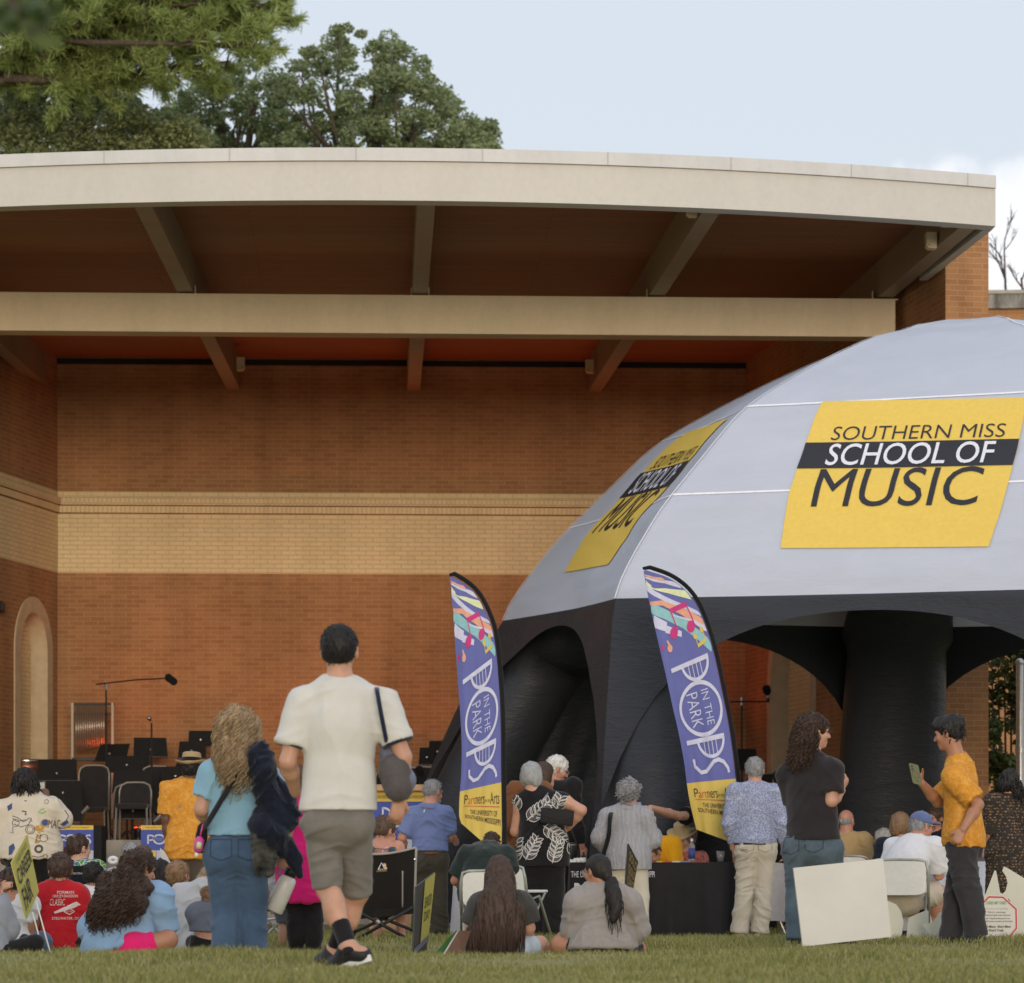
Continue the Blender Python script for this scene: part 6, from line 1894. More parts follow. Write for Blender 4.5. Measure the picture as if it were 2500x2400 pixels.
P.hair(H_BLK, 'short', pt, thick=0.006, amp=0.003, freq=70, seed=14, strands=dict(n=110, length=0.12, r=0.0035, wave=0.008, wf=40, down=0.95, out=0.1, ymax=-0.09, zmax=float(W(0, 2145, 22.6)[2])))
P.eyes(); glasses(P, M_STEEL)
MB().ball(P.hp(-0.083, -0.002, -0.03), 0.005).obj('earring', M_CHROME, P.root, True)

# white crop top at the left edge, and the grey sleeve beside
P = figure('sit', 28, 2132, 2345, 23.4, 'person in a white crop T-shirt and a dark cap sitting at the left edge', SK_T, (H_DBR, 'short', dict(thick=0.004)),
    (C_WHITE, 0.36, dict(loose=0.012, seed=65)), (C_JEAN, 1.0), M_SHOEB, sex='f', yaw=4, head=(-20, -8, 0), g=1.15, hem=2302, hh=0.105, over=dict(elR=(68, 2262, 0.02), wrR=(64, 2318, 0.1)), vox=0.010)
def cap(P, mat, label, name='cap'):
    S = Sdf().ell(P.hp(0, -0.012, 0.045), np.array((0.090, 0.105, 0.088))*P.k, P.hr).ell(P.hp(0, 0.125, 0.045), np.array((0.072, 0.075, 0.010))*P.k, P.hr, 0.015)
    up = P.hr[:, 2]
    V, Q = S.mesh(0.007, [(P.hp(0, 0, 0.028), -up)])
    o = mesh_obj(name, V, Q, mat, None, True); tag(o, label, 'cap')
    MB().ball(P.hp(0, -0.012, 0.134), 0.008*P.k).obj('button', mat, o, True)
    return o
cap(P, C_DARKNAVY, 'dark navy cap on the person in the white crop top')
P = figure('sit', -22, 2125, 2350, 21.8, 'person in a grey sweatshirt reaching in from the left edge with one hand up', SK_L, (H_BRN, 'short'),
    (cloth('blue_grey_fleece', (0.26, 0.28, 0.32, 1), 0.08), 0.9, dict(loose=0.02, sl_inf=0.03, seed=66)), (C_BLACK, 1.0), M_SHOEB, yaw=-30, head=(-30, 0, 0), g=1.1,
    over=dict(elR=(22, 2268, 0.05), wrR=(-2, 2168, 0.12), haR=(24, 2160, 0.13), shR=(-5, 2215, 0)), armkw=dict(R=dict(grip=0.5, palm=(0, 1, -0.2))), vox=0.010)
P = figure('sit', 462, 2105, 2340, 23.2, 'person in a pale grey sweatshirt leaning forward, head down, arm on the grass', SK_L, None,
    (C_LGREY, 0.93, dict(loose=0.03, sl_inf=0.036, seed=67, folds=(0.014, 8))), (C_BLACK, 1.0), M_SHOEB, sex='f', yaw=-25, head=(-40, -45, 0), g=1.2, hem=2330,
    over=dict(head=(520, 2140, 0.15), neck=(500, 2160, 0.05), shL=(452, 2185, 0.1), shR=(520, 2180, 0.0), chest=(482, 2215), waist=(470, 2270), elL=(440, 2245, 0.0), wrL=(452, 2312, -0.05), haL=(448, 2335, 0), elR=(545, 2250, 0.1), wrR=(560, 2300, 0.2)), vox=0.010)
P.hair(H_BLD, 'bob', lambda s, S: S.ell(s.hp(0, -0.05, -0.10), np.array((0.09, 0.06, 0.09))*s.k, s.hr, 0.03), thick=0.010, amp=0.006, strands=dict(n=100, length=0.1, r=0.004, wave=0.008))
# child kneeling in slate tee and black shorts
P = figure('sit', 508, 2165, 2335, 22.4, 'child in a slate-grey T-shirt and black shorts crouching beside the sky-blue top', SK_L, (H_SND, 'short'),
    (C_SLATE, 0.4, dict(loose=0.02, seed=68, sl_inf=0.02)), (C_BLACK, 0.5, dict(inf=0.02)), M_SHOEB, yaw=-20, g=1.1, over=dict(elL=(485, 2250, 0), wrL=(500, 2290, 0.1), pelvis=(505, 2305)), hem=2275, vox=0.010)
# ---- rows in front of the stage (only heads and shoulders show)
def sitter(x, yt, D, label, skin, hair, shirtm, yb=None, yaw=0, head=None, sleeve=0.4, g=1.0, sex='m', hh=None, kind='sit', lower=C_BLACK, seed=70, over=None, hem=None, face=False, w=1.0, H=None):
    yb = yb or yt+0.86*F/D
    return figure(kind, x, yt, yb, D, label, skin, hair, (shirtm, sleeve, dict(loose=0.02, seed=seed, sl_inf=0.024)), (lower, 1.0), M_SHOEB, yaw=yaw, head=head, sex=sex, g=g, hh=hh, vox=0.012, over=over, hem=hem, face=face, w=w)
G_ROW = 'audience sitting in front of the stage'
sitter(192, 2044, 29.0, 'balding man with glasses in a bright green print shirt seated in a navy camp chair', SK_L, (H_DBR, 'short', dict(thick=0.004, extra=lambda s, S: S.ell(s.hp(0, -0.062, 0.112), np.array((0.034, 0.034, 0.04))*s.k, s.hr, 0.01, 's'))), C_GREENPR, yaw=-15, head=(-48, 0, 0), g=1.1, hh=0.118, kind='chair', yb=2262)
sitter(176, 2068, 30.6, 'auburn-haired person sitting just behind the balding man', SK_L, (H_AUB, 'mid', dict(thick=0.012)), C_BLACK, sex='f', g=0.95, seed=71)
sitter(228, 2112, 27.5, 'black-haired child in a white shirt behind the red T-shirt', SK_T, (H_BLK, 'short', dict(thick=0.012)), C_WHITE, yaw=5, g=0.9, yb=2322, seed=72, hh=0.10)
sitter(321, 2060, 31.0, 'grey-haired person wearing headphones in the row near the stage', SK_L, (H_GRY, 'short', dict(thick=0.008)), C_LGREY, yaw=0, g=1.0, seed=73)
sitter(352, 2068, 29.5, 'brown-haired person facing right in the row near the stage', SK_L, (H_BRN, 'mid', dict(thick=0.006)), C_BLACK, head=(-50, 0, 0), sex='f', seed=74)
Pb = sitter(393, 2104, 25.6, 'person with long black braids in royal blue sitting on the grass', SK_D, None, C_BLUE, yb=2338, sex='f', head=(-12, -8, 0), g=1.1, seed=75)
Pb.hair(H_BLK, 'bob', lambda s, S: (S.ell(s.hp(0.03, -0.06, -0.12), np.array((0.11, 0.07, 0.12))*s.k, s.hr, 0.03), S.ell(s.hp(0.05, -0.09, -0.22), np.array((0.10, 0.05, 0.12))*s.k, s.hr, 0.03)), thick=0.014, amp=0.010, freq=40, strands=dict(n=260, length=0.16, r=0.0065, wave=0.003, down=0.96, out=0.15))
sitter(437, 2110, 25.2, 'sandy-haired child beside the long black braids', SK_R, (H_SND, 'short', dict(thick=0.008, amp=0.007)), C_DARKNAVY, yb=2330, head=(-30, 6, 0), g=0.9, hh=0.105, seed=76)
# headphones
hp_ = MB().tube([W(272, 2105, 30.9), W(274, 2085, 30.9), W(279, 2080, 30.9)], 0.02, 8)

# girl in magenta behind the walking man
P = figure('stand', 735, 1880, 2345, 23.2, 'girl in a magenta T-shirt and black leggings standing behind the walking man', SK_M, (H_BRN, 'short', dict(thick=0.002, amp=0.002)),
    (C_MAG, 0.4, dict(loose=0.03, seed=81, flare=0.02, folds=(0.012, 9))), (C_BLACK, 1.0, dict(inf=0.006)), M_SHOEB, sex='f', yaw=-8, g=1.05, hem=2202, hh=0.108, over=dict(anL=(722, 2330, 0), anR=(765, 2330, 0), knL=(724, 2245, 0), knR=(766, 2245, 0), elL=(712, 1985, 0.15), wrL=(725, 1960, 0.35)), vox=0.010)
# bare-legged child behind the bottle
P = figure('stand', 700, 2078, 2345, 23.8, 'bare-legged child in a pale top standing behind the white water bottle', SK_L, (H_BRN, 'short'),
    (C_LGREY, 0.4, dict(loose=0.02, seed=82)), (C_SLATE, 0.36, dict(inf=0.015)), M_SHOEB, yaw=0, g=1.0, over=dict(anL=(688, 2328, 0), knL=(690, 2270, 0)), vox=0.011)

# ------------------------------------------------------------------ seated at the tables
# woman in the camp chair
P = figure('chair', 932, 1992, 2205, 25.6, 'woman with tied-back brown hair in a strappy teal top sitting in the black camp chair', SK_R, (H_BRN, 'short', dict(thick=0.006, amp=0.003)),
    (cloth('teal_strappy_top', (0.02, 0.07, 0.09, 1), 0.1), 0.0, dict(loose=0.004, inf=0.008, name='strappy_top', neckcut=False, cuts=[(W(932, 2098, 25.6), (0, 0, 1))])), (C_BLACK, 0.5), M_SHOEB, sex='f', yaw=-10, head=(-48, -18, 0), g=1.05, hh=0.108, over=dict(head=(940, 2030, 0.02), neck=(930, 2068, 0)), vox=0.009, face=True)
for a_, b_, m_, nm in (((900, 2100), (908, 2066), None, 'strap'), ((962, 2100), (957, 2066), None, 'strap')):
    strap([W(a_[0], a_[1], 25.44), W(a_[0]*0.5+b_[0]*0.5, (a_[1]+b_[1])/2, 25.45), W(b_[0], b_[1], 25.55)], 0.05, 0.008, cloth('teal_strappy_top', (0.02, 0.07, 0.09, 1)), nm, P.root, n=8)
strap([W(908, 2070, 25.45), W(932, 2073, 25.42), W(958, 2072, 25.45)], 0.016, 0.006, cloth('teal_strappy_top', (0.02, 0.07, 0.09, 1)), 'strap', P.root, n=8)
for q in ((-14, 8), (0, 12), (16, 4)):
    strap([W(925+q[0], 2098, 25.43), W(936+q[1]-6, 2078, 25.44), W(948, 2066, 25.5)], 0.014, 0.006, plain('pink_strap', (0.62, 0.36, 0.36, 1)), 'strap', P.root, n=8)
# man in dark green in a white folding chair
P = figure('chair', 1185, 1985, 2200, 27.8, 'man in a dark green shirt sitting in a white folding chair behind the long-haired girl', SK_T, (H_DBR, 'short'),
    (C_DGREEN, 0.42, dict(loose=0.03, seed=84, sl_inf=0.03)), (C_KHAKI, 1.0), M_SHOEB, yaw=-4, head=(-20, -45, 0), g=1.35, over=dict(head=(1200, 2062, 0.32), neck=(1190, 2076, 0.18), shL=(1142, 2088, 0.1), shR=(1236, 2088, 0.1), chest=(1188, 2110, 0.04), elL=(1112, 2150, 0.12), wrL=(1150, 2175, 0.35)), hem=2200, vox=0.010)
# man in white with the blue cap
P = figure('chair', 2208, 1990, 2228, 28.2, 'man in a white polo shirt, blue cap and beige shorts, chin on his hand', SK_R, (H_GRY, 'short', dict(thick=0.0, amp=0.003)),
    (C_WHITE, 0.42, dict(loose=0.018, seed=85, collar='polo', folds=(0.014, 8), sl_inf=0.032)), (C_BEIGE, 0.46, dict(inf=0.022, flare=0.022, folds=(0.012, 10))), M_SHOEB, yaw=-36, head=(-58, -8, 0), g=1.2, hh=0.116, hem=2168,
    over=dict(head=(2250, 2018, 0.12), neck=(2235, 2058, 0.04), shL=(2185, 2070, 0.2), shR=(2280, 2068, -0.02), chest=(2215, 2098), waist=(2195, 2145), pelvis=(2190, 2185), elR=(2292, 2136, 0.06), wrR=(2276, 2062, 0.22), haR=(2268, 2044, 0.22), hipR=(2215, 2195, -0.05), hipL=(2175, 2195, 0.1), knR=(2293, 2178, 0.12), anR=(2272, 2268, 0.16), toR=(2300, 2285, 0.2), knL=(2235, 2190, 0.42), anL=(2215, 2275, 0.38), toL=(2235, 2290, 0.42)), armkw=dict(R=dict(grip=0.7, palm=(-0.6, 0.4, 0.2))), vox=0.009)
glasses(P, M_BLACK)
cap(P, cloth('faded_blue_cap', (0.115, 0.15, 0.31, 1), 0.12), 'faded blue baseball cap on the man in the white polo')
belt(P, plain('brown_leather', (0.11, 0.04, 0.02, 1), 0.5), 2168, inf=0.014, w=0.98)
S = Sdf()
shs = Sdf().cone(P.J['anR']+np.array([0, 0, -0.02]), P.J['anR']+np.array([0, 0, 0.12]), 0.046, 0.050, caps=(1, 1)).cone(P.J['anL']+np.array([0, 0, -0.02]), P.J['anL']+np.array([0, 0, 0.12]), 0.046, 0.050, caps=(1, 1))
for sd in 'LR':
    P.add('sock', Sdf().cone(P.J['an'+sd]+np.array([0, 0, -0.03]), P.J['an'+sd]+np.array([0, 0, 0.13]), 0.047, 0.052, caps=(1, 1)), C_WHITE, 0.009)
# others round the tables under the tent
def tabler(x, yt, D, label, skin, hair, shirtm, **kw):
    kw.setdefault('kind', 'chair'); kw.setdefault('yb', yt+0.86*F/D)
    return sitter(x, yt, D, label, skin, hair, shirtm, **kw)
tabler(2066, 1978, 33.0, 'bald man in a tan shirt sitting behind the blank white board', SK_R, (H_GRY, 'bald', dict(thick=-0.002)), C_TAN, g=1.15, yaw=-10, head=(-30, 0, 0), seed=91)
tabler(2100, 2035, 34.6, 'grey-haired person leaning on the table behind the bald man', SK_L, (H_GRY, 'mid'), C_FLORAL, yaw=-30, head=(-50, -10, 0), sleeve=0.9, seed=92)
tabler(2158, 2026, 35.0, 'white-haired person in an olive floral shirt across the table', SK_L, (H_WHT, 'mid', dict(thick=0.012)), C_FLORAL, yaw=60, head=(80, 0, 0), seed=93, sex='f')
tabler(2196, 1988, 32.0, 'woman with copper-brown hair tied back, left of the blue cap', SK_L, (H_SND, 'mid', dict(thick=0.016)), C_DARKNAVY, yaw=10, head=(20, 0, 0), sex='f', seed=94)
tabler(2284, 1973, 33.4, 'dark-haired man with sunglasses facing us, right of the blue cap', SK_R, (H_BRN, 'short', dict(thick=0.01)), C_DARKNAVY, yaw=150, head=(140, -5, 0), seed=95, face=True)
tabler(1606, 1984, 32.45, 'person in a golden-yellow T-shirt bending behind the black table', SK_L, (H_BRN, 'short'), C_YEL, yaw=150, head=(150, -40, 0), seed=96, g=1.1, over=dict(head=(1592, 2082, -0.25), neck=(1600, 2058, -0.08)))
Ph = tabler(1668, 2022, 32.6, 'person in a coral print shirt under a pale straw sun hat, behind the table', SK_L, (H_BRN, 'short'), C_CORAL, yaw=170, head=(160, -25, 0), seed=97)
hatmesh('sun_hat', Ph, M_STRAW2, None, 'pale wide-brimmed straw sun hat seen behind the black table', r=0.088, brim=0.16, h=0.11, tilt=4)
tabler(1905, 1882, 36.5, 'person in dark clothes behind the man in the print shirt', SK_M, (H_BLK, 'short'), C_BLACK, yaw=20, seed=98, kind='stand', yb=2290)
# ------------------------------------------------------------------ feather flags
M_FBLUE = cloth('flag_blue', (0.135, 0.150, 0.40, 1), 0.05, rough=0.7, fold=0.35, foldscale=5)
M_FYEL = cloth('flag_yellow', (0.66, 0.50, 0.12, 1), 0.04, rough=0.7, fold=0.35, foldscale=5)
M_ORG = plain('flag_orange', (0.72, 0.36, 0.24, 1), 0.7); M_TEAL = plain('flag_teal', (0.26, 0.52, 0.55, 1), 0.7); M_LIME = plain('flag_lime', (0.68, 0.74, 0.45, 1), 0.7)
M_FMAG = plain('flag_magenta', (0.55, 0.03, 0.20, 1), 0.7); M_FWHT = plain('flag_white', (0.58, 0.60, 0.76, 1), 0.7); M_FLB = plain('flag_harp_blue', (0.15, 0.24, 0.62, 1), 0.7)
M_RUST = plain('rust_print', (0.55, 0.10, 0.04, 1), 0.7); M_DBROWN = plain('brown_print', (0.07, 0.04, 0.03, 1), 0.7)
# banner outline in its own frame: u across (0 left .. 1 at the pole), v down (0 top .. 1 tip); left/right edges by v
def flag(D, L, Rr, label, ph):
    """L, Rr: lists of photo points down the free edge and down the pole edge (same count)"""
    root = empty('feather_flag', (W(Rr[-1][0], 2290, D)[0], D, -0.09), 0, label, 'flag', 'feather flags either side of the tent leg')
    def smooth(P):
        P = np.array(P, float); m = len(P); E = np.vstack([2*P[0]-P[1], P, 2*P[-1]-P[-2]]); o = []
        for i in range(1, m):
            a, b, c, d = E[i-1:i+3]
            for t in np.linspace(0, 1, 6, endpoint=False): o.append(0.5*(2*b+(c-a)*t+(2*a-5*b+4*c-d)*t*t+(3*b-a-3*c+d)*t**3))
        return np.array(o+[P[-1]])
    Lp = smooth(L); Rp = smooth(Rr)
    n = len(Lp)
    tt = np.linspace(0, 1, n)
    def xy(u, v):
        l = np.array([np.interp(v, tt, Lp[:, 0]), np.interp(v, tt, Lp[:, 1])]); r = np.array([np.interp(v, tt, Rp[:, 0]), np.interp(v, tt, Rp[:, 1])])
        return l*(1-u)+r*u
    def fn(off):
        def f(u, v):
            p = xy(u, v)
            dep = 0.035*math.sin(7*u+5*v+ph)*(1-u)*min(1, 3*v) + 0.018*math.sin(22*u+3*v+ph)*(1-u)*v
            return W(p[0], p[1], D+dep-off)
        return f
    vy = FLY
    def cut(u0, v0, u1, v1, name, mat, off=0.0):
        MB().grid(lambda a, b: fn(off)(u0+(u1-u0)*a, v0+(v1-v0)*b), 24, 60).obj(name, mat, root, True)
    cut(0, 0, 1, vy, 'banner', M_FBLUE); cut(0, vy, 1, 1, 'banner_foot', M_FYEL)
    # prints are laid out in banner (u,v)
    def pr(name, vf, mat, off):
        v, f = dice(vf[0], vf[1], 0.06, 0.02)
        lim = [(min(max(p[0], 0.004), 0.985), p[1]) for p in v]
        mesh_obj(name, [fn(off)(*p) for p in lim], f, mat, root)
    A = ASP
    def P_(pts): return poly_face(pts)
    def ribbon(pts, w0, w1):
        pts = [np.array(p, float) for p in pts]; top_, bot = [], []
        for i, p in enumerate(pts):
            t = pts[min(i+1, len(pts)-1)]-pts[max(i-1, 0)]; t[1] *= A; t /= np.linalg.norm(t); nn = np.array([-t[1], t[0]/A]); w = 0.72*(w0+(w1-w0)*i/(len(pts)-1))
            top_.append(p+nn*w/2); bot.append(p-nn*w/2)
        V = np.array(top_+bot); m = len(pts)
        return V, [(i, i+1, m+i+1, m+i) for i in range(m-1)]
    rib = lambda pts, w0, w1, mat, off, nm='ribbon_print': pr(nm, ribbon(pts, w0, w1), mat, off)
    rib([(0.02, 0.022), (0.35, 0.04), (0.75, 0.085), (1.0, 0.135)], 0.02, 0.17, M_FWHT, 0.003)
    rib([(0.05, 0.012), (0.5, 0.035), (0.85, 0.080)], 0.03, 0.13, M_ORG, 0.005)
    rib([(0.30, 0.09), (0.62, 0.125), (1.0, 0.185)], 0.03, 0.20, M_LIME, 0.004)
    rib([(0.05, 0.045), (0.25, 0.075), (0.15, 0.07), (0.42, 0.105)], 0.10, 0.02, M_LIME, 0.003)
    rib([(0.0, 0.060), (0.35, 0.125), (0.7, 0.20), (1.0, 0.265)], 0.16, 0.06, M_FWHT, 0.003)
    rib([(0.02, 0.130), (0.35, 0.155), (0.65, 0.215), (1.0, 0.305)], 0.06, 0.20, M_ORG, 0.005)
    rib([(0.02, 0.145), (0.3, 0.195), (0.6, 0.26), (1.0, 0.375)], 0.22, 0.16, M_TEAL, 0.004)
    rib([(0.0, 0.195), (0.25, 0.24), (0.22, 0.245), (0.5, 0.29)], 0.22, 0.10, M_FWHT, 0.003)
    rib([(0.45, 0.215), (0.8, 0.27), (1.0, 0.315)], 0.02, 0.09, M_FWHT, 0.006)
    def ell(cx, cy, rx, ry, rot=0):
        a = np.linspace(0, 2*math.pi, 20)[:-1]
        return [(cx+rx*math.cos(q)*math.cos(rot)-ry*math.sin(q)*math.sin(rot), cy+(rx*math.cos(q)*math.sin(rot)+ry*math.sin(q)*math.cos(rot))/A) for q in a]
    note = [P_(ell(0.36, 0.272, 0.090, 0.068, -0.3)), P_(ell(0.72, 0.282, 0.090, 0.068, -0.3)), P_([(0.43, 0.19), (0.455, 0.19), (0.455, 0.272), (0.43, 0.272)]), P_([(0.79, 0.198), (0.815, 0.198), (0.815, 0.282), (0.79, 0.282)]), P_([(0.43, 0.188), (0.815, 0.196), (0.815, 0.216), (0.43, 0.206)])]
    for q in note[:1]: pass
    pr('note_print', merge2(note), M_FMAG, 0.008)
    pr('note_print', merge2([P_(ell(0.20, 0.315, 0.05, 0.05)), P_([(0.17, 0.285), (0.20, 0.285), (0.24, 0.312), (0.19, 0.312)])]), M_ORG, 0.007)
    pr('note_print', merge2([P_(ell(0.06, 0.300, 0.035, 0.035))]), M_FMAG, 0.007)
    pr('note_print', merge2([P_(ell(0.74, 0.318, 0.038, 0.035)), P_(ell(0.90, 0.308, 0.038, 0.035)), P_([(0.74, 0.345), (0.92, 0.338), (0.92, 0.35), (0.74, 0.357)]), P_([(0.735, 0.318), (0.75, 0.318), (0.75, 0.35), (0.735, 0.35)]), P_([(0.905, 0.308), (0.92, 0.308), (0.92, 0.345), (0.905, 0.345)])]), M_FYEL, 0.007)
    # POPS, turned a quarter clockwise: reading down; letter x -> +v, letter y -> +u
    def L2(pts, w, closed=False):
        P2 = [(p[1], p[0]) for p in pts]
        V, f = stroke_poly([(u, v*A) for u, v in P2], w, closed)
        V[:, 1] /= A
        return V, f
    x0 = 0.392
    def Pl(x, s=1.0):
        c = [(x, 0.12), (x, 0.88)]
        b = [(x, 0.86)]+[(x+0.050*s*math.sin(a)*1.15, 0.60+0.26*math.cos(a)) for a in np.linspace(0.1, math.pi-0.1, 14)]+[(x, 0.34)]
        return [L2(c, 0.055), L2(b, 0.042)]
    it = Pl(x0) + Pl(x0+0.248)
    ocx, ocy = x0+0.150, 0.53
    it.append(L2([(ocx+0.083*math.cos(a), ocy+0.40*math.sin(a)) for a in np.linspace(0, 2*math.pi, 40)], 0.048))
    S_ = [(x0+0.305, 0.20), (x0+0.330, 0.21), (x0+0.352, 0.32), (x0+0.350, 0.43), (x0+0.335, 0.52), (x0+0.322, 0.60), (x0+0.318, 0.70), (x0+0.328, 0.80), (x0+0.348, 0.87), (x0+0.362, 0.88)]
    it.append(L2(S_, 0.048))
    pr('lettering', merge2(it), M_FWHT, 0.008)
    harp = []
    for b in (x0, x0+0.248):
        for i, y in enumerate((0.46, 0.54, 0.62, 0.70)):
            harp.append(L2([(b+0.004, y), (b+0.053-0.012*abs(y-0.6)/0.2, y)], 0.014))
    pr('harp_string', merge2(harp), M_FWHT, 0.007)
    tx = []
    for txt, u0, u1 in (('IN THE', 0.60, 0.74), ('PARK', 0.30, 0.52)):
        v, f = text_poly(txt, bold=-0.01); lo, hi = v.min(0), v.max(0)
        v = (v-lo)/(hi-lo)
        tx.append((np.stack([u0+(u1-u0)*v[:, 1], ocx-0.056+0.112*v[:, 0]], 1), [q[::-1] for q in f]))
    pr('lettering', merge2(tx), M_FWHT, 0.008)
    def horiz(txt, u0, u1, v0, v1, mat, off=0.006, **kw):
        v, f = text_poly(txt, **kw); lo, hi = v.min(0), v.max(0); v = (v-lo)/(hi-lo)
        pr('lettering', (np.stack([u0+(u1-u0)*v[:, 0], v1-(v1-v0)*v[:, 1]], 1), f), mat, off)
    b = vy
    horiz('P', 0.12, 0.20, b+0.022, b+0.062, M_DBROWN); horiz('art', 0.21, 0.38, b+0.034, b+0.064, M_RUST); horiz('ners', 0.39, 0.60, b+0.036, b+0.064, M_DBROWN)
    horiz('for the', 0.61, 0.72, b+0.045, b+0.058, M_DBROWN); horiz('Arts', 0.73, 0.95, b+0.026, b+0.066, M_DBROWN)
    pr('underline', P_([(0.12, b+0.070), (0.95, b+0.074), (0.95, b+0.077), (0.12, b+0.073)]), M_RUST, 0.006)
    horiz('THE UNIVERSITY OF', 0.26, 0.90, b+0.088, b+0.108, M_DBROWN, bold=0.012); horiz('SOUTHERN MISSISSIPPI', 0.14, 0.97, b+0.114, b+0.134, M_DBROWN, bold=0.012)
    # pole in its black sleeve
    pts = [W(Lp[0, 0]-2, Lp[0, 1]-8, D)] + [W(p[0]+7*min(1, i/9), p[1]-10*max(0, 1-i/20), D) for i, p in enumerate(Rp[1:], 1)]
    low = pts[-1]; pts.append(np.array([low[0]+0.03, D, -0.09]))
    mb = MB(); mb.tube(pts, [0.014]+[0.021]*(len(pts)-2)+[0.016], 10)
    mb.obj('pole', C_BLACK, root, True)
    MB().tube([np.array([low[0]-0.35, D, -0.075]), np.array([low[0]+0.40, D, -0.075])], 0.012, 8).tube([np.array([low[0]+0.03, D-0.35, -0.07]), np.array([low[0]+0.03, D+0.35, -0.07])], 0.012, 8).obj('ground_stand', M_BLACK, root)
    return root
FLY, ASP = 0.775, 3.6
flag(29.8, [(1099, 1412), (1104, 1470), (1109, 1540), (1114, 1610), (1119, 1680), (1124, 1750), (1127, 1820), (1126, 1890), (1122, 1945), (1121, 1990), (1126, 2010)],
           [(1101, 1405), (1150, 1438), (1182, 1485), (1203, 1540), (1213, 1610), (1219, 1690), (1222, 1770), (1223, 1850), (1224, 1930), (1225, 2010), (1224, 2096)],
     'left feather flag, blue with music notes, POPS lettering and a yellow foot', 0.6)
flag(31.4, [(1571, 1396), (1582, 1455), (1596, 1520), (1611, 1585), (1626, 1650), (1641, 1720), (1657, 1790), (1670, 1860), (1679, 1928), (1688, 1975), (1700, 2025)],
           [(1575, 1391), (1640, 1415), (1690, 1460), (1722, 1525), (1744, 1600), (1761, 1680), (1777, 1760), (1789, 1840), (1798, 1920), (1803, 1990), (1800, 2062)],
     'right feather flag, tilted, blue with music notes, POPS lettering and a yellow foot', 2.4)

# ------------------------------------------------------------------ tables
t0 = empty('table', W(1560, 2290, 31.9), 0, 'long table under a black printed cloth in front of the tent leg', 'table')
def drape(a, b):
    # a 0..1 around front: left end, front, right end; b 0 top ..1 bottom
    x0, x1 = W(1392, 0, 31.4)[0], W(1792, 0, 31.4)[0]
    z0, z1 = W(0, 2106, 31.4)[2], -0.06
    L = [0.75, x1-x0, 0.75]; s = a*sum(L)
    fo = 0.020*math.sin(s*16)*b + 0.012*math.sin(s*37+1)*b
    big = 0.10*b*max(0, 1-abs(s-0.75-(x1-x0)*0.93)/0.34)*abs(math.sin(s*11))
    if s < L[0]: return (x0-0.02*b-fo, 31.4+0.75-s, z0+(z1-z0)*b)
    if s < L[0]+L[1]: return (x0+s-L[0], 31.4-0.03*b-fo-big, z0+(z1-z0)*b)
    return (x1+0.05*b+fo, 31.4+s-L[0]-L[1], z0+(z1-z0)*b)
C_TCLOTH = cloth('black_polyester', (0.019, 0.018, 0.020, 1), 0.15, rough=0.75, fold=0.5, foldscale=5)
tcl = MB().grid(drape, 200, 16).obj('tablecloth', C_TCLOTH, None, True)
tag(tcl, 'black tablecloth printed with white university lettering', 'tablecloth')
x0, x1 = W(1392, 0, 31.4)[0], W(1792, 0, 31.4)[0]; zt = W(0, 2106, 31.4)[2]
MB().bbox((x0, 31.4, zt-0.006), (x1, 32.15, zt+0.003), 0.008).obj('cloth_top', C_TCLOTH, tcl)
MB().bbox((x0+0.02, 31.43, zt-0.045), (x1-0.02, 32.12, zt-0.01), 0.008).obj('tabletop', M_PVC, t0)
for x in (x0+0.15, x1-0.15):
    for y in (31.5, 32.05): MB().tube([(x, y, zt-0.05), (x, y, -0.08)], 0.016, 8).obj('leg', M_STEEL, t0)
def tl(txt, a, b, c, d, mat=M_WPRINT, **kw):
    v, f = fit_text(txt, *(W(a, 0, 31.4)[0], W(b, 0, 31.4)[0], W(0, d, 31.4)[2], W(0, c, 31.4)[2]), **kw)
    v, f = dice(v, f, 0.05, 0.05)
    def fn(p):
        bb = (zt-p[1])/(zt+0.06); s = 0.75+(p[0]-x0)
        fo = 0.020*math.sin(s*16)*bb + 0.012*math.sin(s*37+1)*bb
        return (p[0], 31.4-0.03*bb-fo-0.008, p[1])
    mesh_obj('lettering', [fn(p) for p in v], f, mat, tcl)
tl('THE UNIVERSITY OF SOUTHERN MISSISSIPPI', 1340+54, 1598, 2127, 2142); tl('PARTNERS', 1402, 1578, 2155, 2222); tl('for the ARTS', 1380+18, 1560, 2232, 2252, M_GREYP)
tl('_', 1500, 1578, 2226, 2230, M_RED)
# white-clothed tables
C_WCLOTH = cloth('white_tablecloth', (0.62, 0.64, 0.72, 1), 0.04, fold=0.3, foldscale=4)
def white_table(xa, xb, yt, D, label, dep=0.75, yb=2268):
    r = empty('table', W((xa+xb)/2, 2290, D), 0, label, 'table', 'white-clothed tables under the tent')
    a, b = W(xa, yt, D), W(xb, yt, D); zb = W(0, yb, D)[2]
    def dr(u, v):
        L = [dep, b[0]-a[0], dep]; s = u*sum(L); fo = 0.018*math.sin(s*13)*v
        z = a[2]+(zb-a[2])*v
        if s < L[0]: return (a[0]-fo-0.03*v, D+dep-s, z)
        if s < L[0]+L[1]: return (a[0]+s-L[0], D-fo-0.03*v, z)
        return (b[0]+fo+0.03*v, D+s-L[0]-L[1], z)
    MB().grid(dr, 90, 8).obj('tablecloth', C_WCLOTH, r, True)
    MB().bbox((a[0], D, a[2]-0.03), (b[0], D+dep, a[2]+0.003), 0.006).obj('tabletop', C_WCLOTH, r)
    for x in (a[0]+0.1, b[0]-0.1):
        MB().tube([(x, D+0.35, a[2]-0.04), (x, D+0.35, -0.09)], 0.018, 8).obj('leg', M_STEEL, r)
    return r
